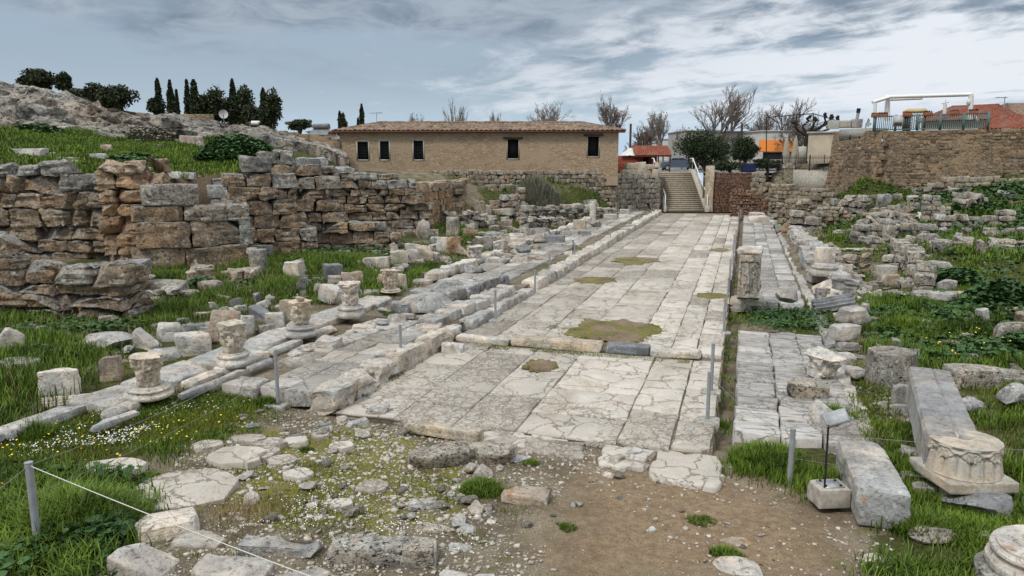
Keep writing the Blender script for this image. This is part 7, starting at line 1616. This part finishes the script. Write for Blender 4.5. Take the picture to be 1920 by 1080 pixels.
def umbrella(px,yt,yb,D,l):
    P=at(px,yb,D); P[2]=3.3; h=at(px,yt,D)[2]-3.3; t=T('closed_parasol',P,label=l,cat='parasol'); b=B(); b.tube([(0,0,0),(0,0,h)],.035,6); b.build('pole',M['whitep'],t); b=B()
    b.lathe([(.04,h*.98),(.16,h*.85),(.24,h*.6),(.34,h*.36),(.30,h*.30)],20,fn=lambda a,z:1+.22*math.sin(a*7),cap=False); b.build('canopy',M['cloth'],t)
umbrella(1473,254,300,66,'closed beige parasol, left one of two by the iron fence'); umbrella(1490,254,300,64,'closed beige parasol, right one of two by the iron fence')
b=B(); P=at(1503,290,66); b.box((-.35,-.3,-.9),(.35,.3,.7)); o=b.build('white_cabinet',M['plaster2'],smooth=False); o.location=P; tag(o,'white appliance cabinet by the beige wall','cabinet')
b=B(); P=at(1404,310,75); V,Q=block((1.5,.8,.9),5,.1,.05,3,1,.2,1,.03); o=mk('tarpaulin',V,[Q],M['blue'],None,np.full(len(V),.5)); o.location=(P[0],P[1],3.3); tag(o,'dark blue tarpaulin under the smaller round tree','tarpaulin')
# kiosk with red tiles left of the stairs
def kiosk():
    f=Fr(at(1160,300,75),at(1236,300,75)); z0=3.1; t=T('red_kiosk',f.W(f.L/2,0,z0),label='dark red timber kiosk with weathered red tiled roof beside the long building',cat='kiosk'); c=np.array(t.location)
    a,za=f.px(1160,292); q,_=f.px(1232,292); b=B(); b.box((a,0,z0-.1),(q,-3,za),R=f.P); o=b.build('body',M['red'],t,smooth=False); o.location=-c
    s0,z2=f.px(1188,292); s1,z3=f.px(1257,279); o=tileroof(t,[f.W(s0,.9,z2),f.W(s1,.9,z2),f.W(s1,-1.4,z3+.3),f.W(s0,-1.4,z3+.3)]); o.location=-c
    b=B(); b.box((f.px(1206,300)[0],.02,z0),(f.px(1216,300)[0],-.1,f.px(1216,294)[1]),R=f.P); o=b.build('door',M['dark'],t,smooth=False); o.location=-c
    b=B(); 
    for px in (1222,1232,1254): s=f.px(px,300)[0]; b.tube([f.W(s,.6,z0),f.W(s,.6,z2)],.07,6)
    o=b.build('posts',M['wood'],t); o.location=-c
    b=B(); p=[f.px(1162,291),f.px(1182,279)]; b.add([f.W(p[0][0],.3,p[0][1]),f.W(f.px(1192,290)[0],.3,p[0][1]),f.W(f.px(1200,280)[0],-1,p[1][1]+.1),f.W(p[1][0],-1,p[1][1]+.1)],[[(0,1,2,3)]]); o=b.build('canvas_cover',M['plaster3'],t,smooth=False); o.location=-c
kiosk()
def car():
    P=at(1272,321,86); P[2]=3.31; t=T('parked_car',P,YAW+math.radians(-8),label='blue grey hatchback parked beyond the top of the stairs',cat='car')
    prof=[(-2.0,.35),(-2.05,.7),(-1.9,.95),(-1.3,1.0),(-.75,1.42),(.45,1.45),(1.15,1.02),(1.9,.86),(2.08,.6),(2.05,.33)]; b=B(); V=[];k_=len(prof)
    for y,sx,sz in ((-.85,.97,.97),(-.80,1,1),(.80,1,1),(.85,.97,.97)):
        for x,z in prof: V.append((x*sx,y*(1 if z<1.05 else .82),.35+(z-.35)*sz))
    q=[(i*k_+j,i*k_+(j+1)%k_,(i+1)*k_+(j+1)%k_,(i+1)*k_+j) for i in range(3) for j in range(k_)]; b.add(V,[q,[tuple(range(k_))[::-1],tuple(3*k_+j for j in range(k_))]]); b.build('body',M['car'],t,30)
    b=B()
    for y in (-.735,): 
        b.add([(-1.15,y-.07,1.04),(-.1,y-.07,1.04),(-.1,y+.0,1.36),(-.7,y+.0,1.36)],[[(0,1,2,3)]]); b.add([(-.02,y-.07,1.04),(.95,y-.07,1.04),(.42,y,1.37),(-.02,y,1.37)],[[(0,1,2,3)]])
    b.add([(1.16,-.66,1.04),(1.16,.66,1.04),(.5,.6,1.42),(.5,-.6,1.42)],[[(0,1,2,3)]]); b.build('window',M['glass'],t,smooth=False)
    for x in (-1.3,1.3):
        for y in (-.8,.8):
            b=B(); b.tube([(x,y-.1,.32),(x,y+.1,.32)],.32,18); w=b.build('wheel',M['tyre'],t,40); b=B(); b.tube([(x,y-.115,.32),(x,y+.115,.32)],.19,12); b.build('rim',M['steel'],w,40)
    b=B(); b.box((1.98,-.75,.62),(2.06,-.45,.76)); b.build('headlight',M['whitep'],t); b=B(); b.box((-2.04,-.75,.7),(-1.97,-.5,.85)); b.build('tail_light',M['red'],t)
car()
def pole(px,yt,D,l,z=3.0,r=.12,m='wood'):
    P=at(px,300,D); P[2]=z; h=at(px,yt,D)[2]-z; b=B(); b.tube([(0,0,0),(0,0,h)],r,7); o=b.build('utility_pole',M[m]); o.location=P; tag(o,l,'pole')
pole(1181,232,80,'dark wooden pole just right of the long building'); pole(1209,247,84,'shorter dark pole beside the red kiosk'); pole(1388,231,82,'wooden pole between the round trees'); pole(1415,232,88,'pale pole behind the smaller round tree',m='plaster2')
def frame():
    t=T('wire_frame',at(1480,250,74),label='tall thin black frame above the cafe terrace',cat='frame'); c=np.array(t.location); b=B(); X=lambda x,y:at(x,y,74)-c
    for p in (((1437,220),(1437,290)),((1494,216),(1494,285)),((1525,213),(1525,255)),((1437,220),(1525,213)),((1525,213),(1575,228))): b.tube([X(*p[0]),X(*p[1])],.045,4)
    b.build('bars',M['black'],t)
frame()
# distant things left of the long building
house('small_house','low pale house with solar water heater at the far left corner',583,610,90,248,262,6,'plaster3',6,'redtile')
P=at(595,246,88); b=B(); b.add([(-1.3,0,-.4),(1.3,0,-.4),(1.1,1.2,.5),(-1.1,1.2,.5)],[[(0,1,2,3)]]); b.tube([(-1,.9,.6),(1,.9,.6)],.3,10); o=b.build('solar_heater',M['bluegrey']); o.location=P; tag(o,'blue solar water heater on the small far house','solar heater')
P=at(482,231,64); t=T('water_cylinder',P,YAW,label='horizontal white water cylinder on a stand by the cypresses',cat='water tank'); b=B(); b.tube([(-.45,0,0),(.4,0,0)],.2,14); b.build('tank',M['whitep'],t); b=B(); b.tube([(-.6,0,-.5),(-.6,0,.1)],.03,4);b.tube([(.5,0,-.5),(.5,0,.1)],.03,4); b.build('stand',M['steel'],t)
P=at(380,219,58); f=Fr(at(335,300,58),at(402,300,58)); b=B(); z=f.px(370,214)[1]; b.box((0,0,z-1.2),(f.L,-.5,z),R=f.P); o=b.build('dry_stone_wall',M['bigwall'],smooth=False); tag(o,'coursed stone wall on top of the bedrock before the cypresses','stone wall',kind='thing')
f=Fr(at(400,300,60),at(640,300,60)); b=B(); z1=f.px(410,233)[1]; z2=f.px(640,262)[1]; 
for i in range(12):
    s0,s1=f.L*i/12,f.L*(i+1)/12; z=z1+(z2-z1)*((i+.5)/12)**1.4; V,Q=block((s1-s0-.02,.6,2.2),4,.05,.05,i,1,.1,1,.02); b.add(f.P(V+np.array([(s0+s1)/2,-.3,z-2.2])),[Q],.5)
o=b.build('boundary_wall',M['bigwall'],None,40); tag(o,'stone boundary wall descending from the cypresses to the long building','stone wall',kind='thing')
f=Fr(at(596,300,57),at(642,300,59)); b=B(); z=f.px(620,264)[1]; b.box((0,0,2),(f.L,-.7,z),R=f.P); o=b.build('corner_wall',M['bigwall'],smooth=False); tag(o,'rubble wall butting against the left end of the long building','stone wall',kind='thing')
# ------------------------------------------------------------ trees
def leaves(P,s,rs,flatz=0.0):
    n=len(P); N=rs.normal(size=(n,3)); N/=np.linalg.norm(N,axis=1,keepdims=True); U=np.cross(N,rs.normal(size=(n,3))); U/=np.linalg.norm(U,axis=1,keepdims=True); W=np.cross(N,U); s=s*rs.uniform(.5,1.3,n)[:,None]
    V=np.stack([P-U*s,P+W*s*.55,P+U*s,P-W*s*.55],1); return V.reshape(-1,3),(np.arange(n)[:,None]*4+np.arange(4)[None])
def tree_base(px,D,z,name,label,cat='tree',group=None):
    P=at(px,300,D); P[2]=z; return T(name,P,label=label,cat=cat,group=group) if group else T(name,P,label=label,cat=cat)
def cypress(px,yt,wpx,D,label,z=5.0,seed=0,yb=None):
    t=tree_base(px,D,z,'cypress_tree',label,group='cypresses'); H=at(px,yt,D)[2]-z; R=wpx*D/F/2*1.25; rs=np.random.RandomState(seed); n=3800
    u=rs.rand(n)**.8; r=R*np.clip(np.minimum(u*5+.25,1)*(1-u)**.55*1.15,.02,None)*(1+.22*vn(np.stack([u*9,np.full(n,seed*.7),rs.rand(n)*0],1),seed)); a=rs.uniform(0,6.283,n); r=r*rs.uniform(.5,1.2,n)*(1+.25*vn(np.stack([u*16,a,np.full(n,seed*1.3)],1),seed+2))
    P=np.stack([r*np.cos(a),r*np.sin(a),H*(.04+.96*u)],1); V,Q=leaves(P,.11*max(1,R),rs); V[:,2]+=0; mk('crown',V,[Q],M['cypress'],t,np.repeat(rs.rand(n)**1.5,4),smooth=False)
    b=B(); b.tube([(0,0,-.5),(0,0,H*.5),(0,0,H*.93)],[.14,.09,.02],6); b.build('trunk',M['trunk'],t)
def crown_tree(px,yt,yb,wpx,D,z,label,name,m,seed,n=4200,leaf=.13,lobes=9,trunkh=None,lean=0):
    t=tree_base(px,D,z,name,label); zt=at(px,yt,D)[2]-z; zb=at(px,yb,D)[2]-z; R=wpx*D/F/2*1.12; rs=np.random.RandomState(seed); C=[]
    for i in range(lobes):
        a=rs.uniform(0,6.28); q=rs.rand()**.5*.62; h=rs.uniform(.25,.85); w=math.sin(math.pi*min(max(h,.2),.85))
        C.append((q*R*math.cos(a)*w,q*R*math.sin(a)*w,zb+(zt-zb)*h,R*rs.uniform(.32,.55),(zt-zb)*rs.uniform(.16,.28)))
    C.append((0,0,(zb+zt)/2,R*.6,(zt-zb)*.4)); P=[]
    for c in C:
        k_=n//len(C); d=rs.normal(size=(k_,3)); d/=np.linalg.norm(d,axis=1,keepdims=True); r=(rs.uniform(.45,1.12,k_)*(1+.25*vn(d*3+rs.uniform(0,9),seed)))[:,None]; P.append(np.array(c[:3])+d*r*np.array([c[3],c[3],c[4]]))
    P=np.concatenate(P); P=P[P[:,2]>zb*.9]; V,Q=leaves(P,leaf,rs); cr=mk('crown',V,[Q],M[m],t,np.repeat(rs.rand(len(P))**1.4,4),smooth=False)
    b=B(); b.tube([(0,0,-.2),(.03,0,zb*.6),(0,.02,(zb+zt)/2)],[.16,.13,.08],8)
    for c in C[:6]: b.tube([(0,0,zb*.8),(c[0]*.6,c[1]*.6,c[2])],[.08,.03],5)
    b.build('trunk',M['trunk'],t)
def bare(px,yt,wpx,D,label,z=3.0,seed=0,depth_=6,m='twig',leafn=0,spread=.55,th=.16,lm='dryleaf',up=.25):
    t=tree_base(px,D,z,'bare_tree',label,group='leafless trees'); H=at(px,yt,D)[2]-z; rs=random.Random(seed); trunk=B(); br=B(); ends=[]; cnt=[0]
    W=wpx*D/F/2
    def grow(p,d,L,r,lv):
        cnt[0]+=1
        if cnt[0]>2600: return
        q=[p]; dd=d.copy()
        for i in range(3): dd=dd+np.array([rs.uniform(-.13,.13),rs.uniform(-.13,.13),up*.15]); dd/=np.linalg.norm(dd); q.append(q[-1]+dd*L/3)
        (trunk if lv<2 else br).tube(q,np.linspace(r,r*.66,4),5 if lv<2 else 3,tone=rs.random(),cap=False)
        if lv>=depth_: ends.append(q[-1]); return
        k_=rs.choice([2,3,3,4]) if lv else 5
        for i in range(k_):
            a=rs.uniform(0,6.28); sp=spread*rs.uniform(.5,1.2); e=np.cross(dd,[math.cos(a),math.sin(a),.3]); e/=np.linalg.norm(e)+1e-6; nd=dd*math.cos(sp)+e*math.sin(sp)+np.array([0,0,up*.4]); nd/=np.linalg.norm(nd)
            grow(q[rs.choice([1,2,3,3])] if lv else q[rs.choice([2,3,3])],nd,L*rs.uniform(.62,.85),max(r*.6,.016),lv+1)
    grow(np.zeros(3),np.array([0,0,1.0]),H*.26,th,0)
    for bb in (trunk,br):
        bb._a=bb.arr()
    mx=max(br._a[:,2].max(),.1); sx=W/max(.1,np.percentile(np.abs(br._a[:,:2]),96)); 
    def sc(A): 
        f=H/mx; return A*np.array([sx,sx,f])
    for bb,nm in ((trunk,'trunk'),(br,'crown')):
        V=sc(bb._a); FS=[np.concatenate(bb.F[k]) for k in bb.F]; o=mk(nm,V,FS,M[m],t,np.concatenate(bb.T))
    if leafn and ends:
        E=sc(np.array(ends)); r2=np.random.RandomState(seed); P=E[r2.randint(len(E),size=leafn)]+r2.normal(size=(leafn,3))*.12; V,Q=leaves(P,.10,r2); mk('dead_leaves',V,[Q],M[lm],t,np.repeat(r2.rand(leafn),4),smooth=False)
for i,a in enumerate([(306,147,17,66,'leftmost slim cypress, alone beside a scrubby bush'),(329,150,16,66,'second slim cypress from the left, pointed'),(340,168,8,68,'very thin short cypress next to the second slim one'),(360,149,13,70,'cypress with a bent tip beside the fullest one'),(373,149,22,68,'fullest and broadest of the tall cypresses'),(444,148,15,68,'tall cypress rising from the dark conifers'),(500,165,17,64,'cypress left of the ragged spruce at the edge of the grove'),(681,195,10,90,'pointed cypress right above the end of the tiled roof'),(674,221,7,92,'stub cypress beside the one above the tiled roof'),(640,208,9,88,'small cypress left of the long building'),(615,232,5,96,'tiny distant cypress between the small house and the long building')]): cypress(*a,seed=i)
for i,a in enumerate([(298,186,215,26,66,5.3,'scrubby dark bush under the first cypress','conifer'),(386,178,235,36,68,5.3,'dark conifer filling the gap right of the fullest cypress','conifer'),(412,167,235,40,68,5.3,'ragged dark conifer with an uneven top','conifer'),(440,185,240,60,70,5.2,'broad dark foliage at the base of the tall grove cypress','conifer'),(466,162,245,46,68,5.1,'tall ragged spruce with drooping tiers','conifer'),(516,172,245,34,64,5.0,'ragged spruce at the right edge of the grove','conifer'),(478,196,245,52,66,5.0,'lower dark conifer inside the grove','conifer'),(565,224,244,44,80,4.2,'low dark olive coloured tree beyond the boundary wall','conifer'),(645,214,250,16,88,4,'spindly spruce left of the long building','conifer')]):
    crown_tree(a[0],a[1],a[2],a[3],a[4],a[5],a[6],'dark_conifer','pine',200+i,n=3400,leaf=.14,lobes=17)
for i,a in enumerate([(88,130,172,64,68,6.5,'spreading pine on the skyline above the bedrock'),(134,140,172,28,68,6.5,'small pine right of the spreading one'),(190,158,200,50,68,6.3,'thin topped pine behind the bedrock shoulder'),(228,156,216,64,66,6.0,'dense rounded pine at the right end of the bedrock pines'),(160,168,198,50,70,6.0,'low pine foliage linking the bedrock pines')]):
    crown_tree(*a,'pine_tree','pine',230+i,n=3400,leaf=.16,lobes=14)
crown_tree(1322,243,322,104,76,3.3,'larger round crowned evergreen at the top of the stairs','evergreen_tree','ever',301,n=11000,leaf=.105,lobes=14)
crown_tree(1398,257,308,62,78,3.3,'smaller round crowned evergreen next to the larger one','evergreen_tree','ever',302,n=7500,leaf=.10,lobes=11)
crown_tree(1300,300,318,16,72,3.3,'clipped little shrub in a pot at the stairs head','potted_shrub','ever',303,n=700,leaf=.1,lobes=4)
crown_tree(1440,298,318,60,66,3.0,'hedge of dark shrubs behind the brick wall','hedge','ever',304,n=2200,leaf=.12,lobes=9)
crown_tree(1370,300,322,60,70,3.0,'dark undergrowth under the round evergreens','hedge','ever',305,n=1800,leaf=.12,lobes=9)
for i,(a,kw) in enumerate([((848,180,46,90,'leafless birch like tree rising behind the tiled roof'),{'m':'paletwig','spread':.33}),((776,211,26,90,'small leafless tree with rusty leaves behind the tiled roof'),{'leafn':160,'spread':.5}),((932,205,30,95,'faint leafless twigs above the middle of the tiled roof'),{'m':'paletwig'}),((1015,190,90,88,'wide leafless crown above the right half of the tiled roof'),{'m':'paletwig','spread':.6}),
 ((1148,174,52,84,'tall tree with clinging brown leaves at the end of the long building'),{'leafn':700,'spread':.4}),((1195,235,60,90,'low leafless trees between the two dark poles'),{'spread':.6,'leafn':200}),((1243,205,56,86,'slender leafless tree with few leaves left of the stairs'),{'leafn':240,'spread':.45,'m':'paletwig'}),
 ((1340,150,104,92,'tallest leafless tree, behind the larger round evergreen'),{'m':'paletwig','spread':.48,'th':.22}),((1462,183,110,88,'broad leafless plane tree over the cafe'),{'spread':.62,'th':.22}),((1425,200,50,96,'dim leafless tree left of the broad plane tree'),{'m':'paletwig'}),((1490,215,70,80,'lower leafless branches before the cafe'),{'spread':.75}),((1279,232,30,100,'faint distant twigs beside the larger evergreen'),{'m':'paletwig'})]): bare(*a,seed=20+i,**kw)
def pollard():
    t=T('pollarded_tree',at(1510,300,70)*np.array([1,1,0])+np.array([0,0,3.3]),label='pollarded tree with knobbly black limbs beside the beige wall',cat='tree'); c=np.array(t.location); b=B(); rs=random.Random(4); X=lambda x,y:at(x,y,70)-c
    b.tube([np.zeros(3),X(1512,262),X(1514,250)],[.22,.2,.18],7); b.build('trunk',M['black2'],t); b=B()
    for p in (((1514,250),(1535,240),(1560,222)),((1535,240),(1550,232),(1572,226)),((1514,252),(1505,238),(1516,225)),((1514,250),(1525,236),(1530,226)),((1540,238),(1548,228),(1546,220)),((1512,256),(1530,250),(1555,242)),((1512,254),(1498,246),(1490,236))):
        q=[X(*v) for v in p]; b.tube(q,[.14,.11,.09],6)
        for k_ in range(3):
            V,Q=rubble((.32,.32,.32),3,rs.randint(0,99)); b.add(V+q[-1]+np.array([rs.uniform(-.15,.15),0,rs.uniform(-.1,.2)]),[Q])
    b.build('limbs',M['black2'],t)
M['black2']=plain('black_bark',(.03,.025,.022),.95,.3,9)
pollard()
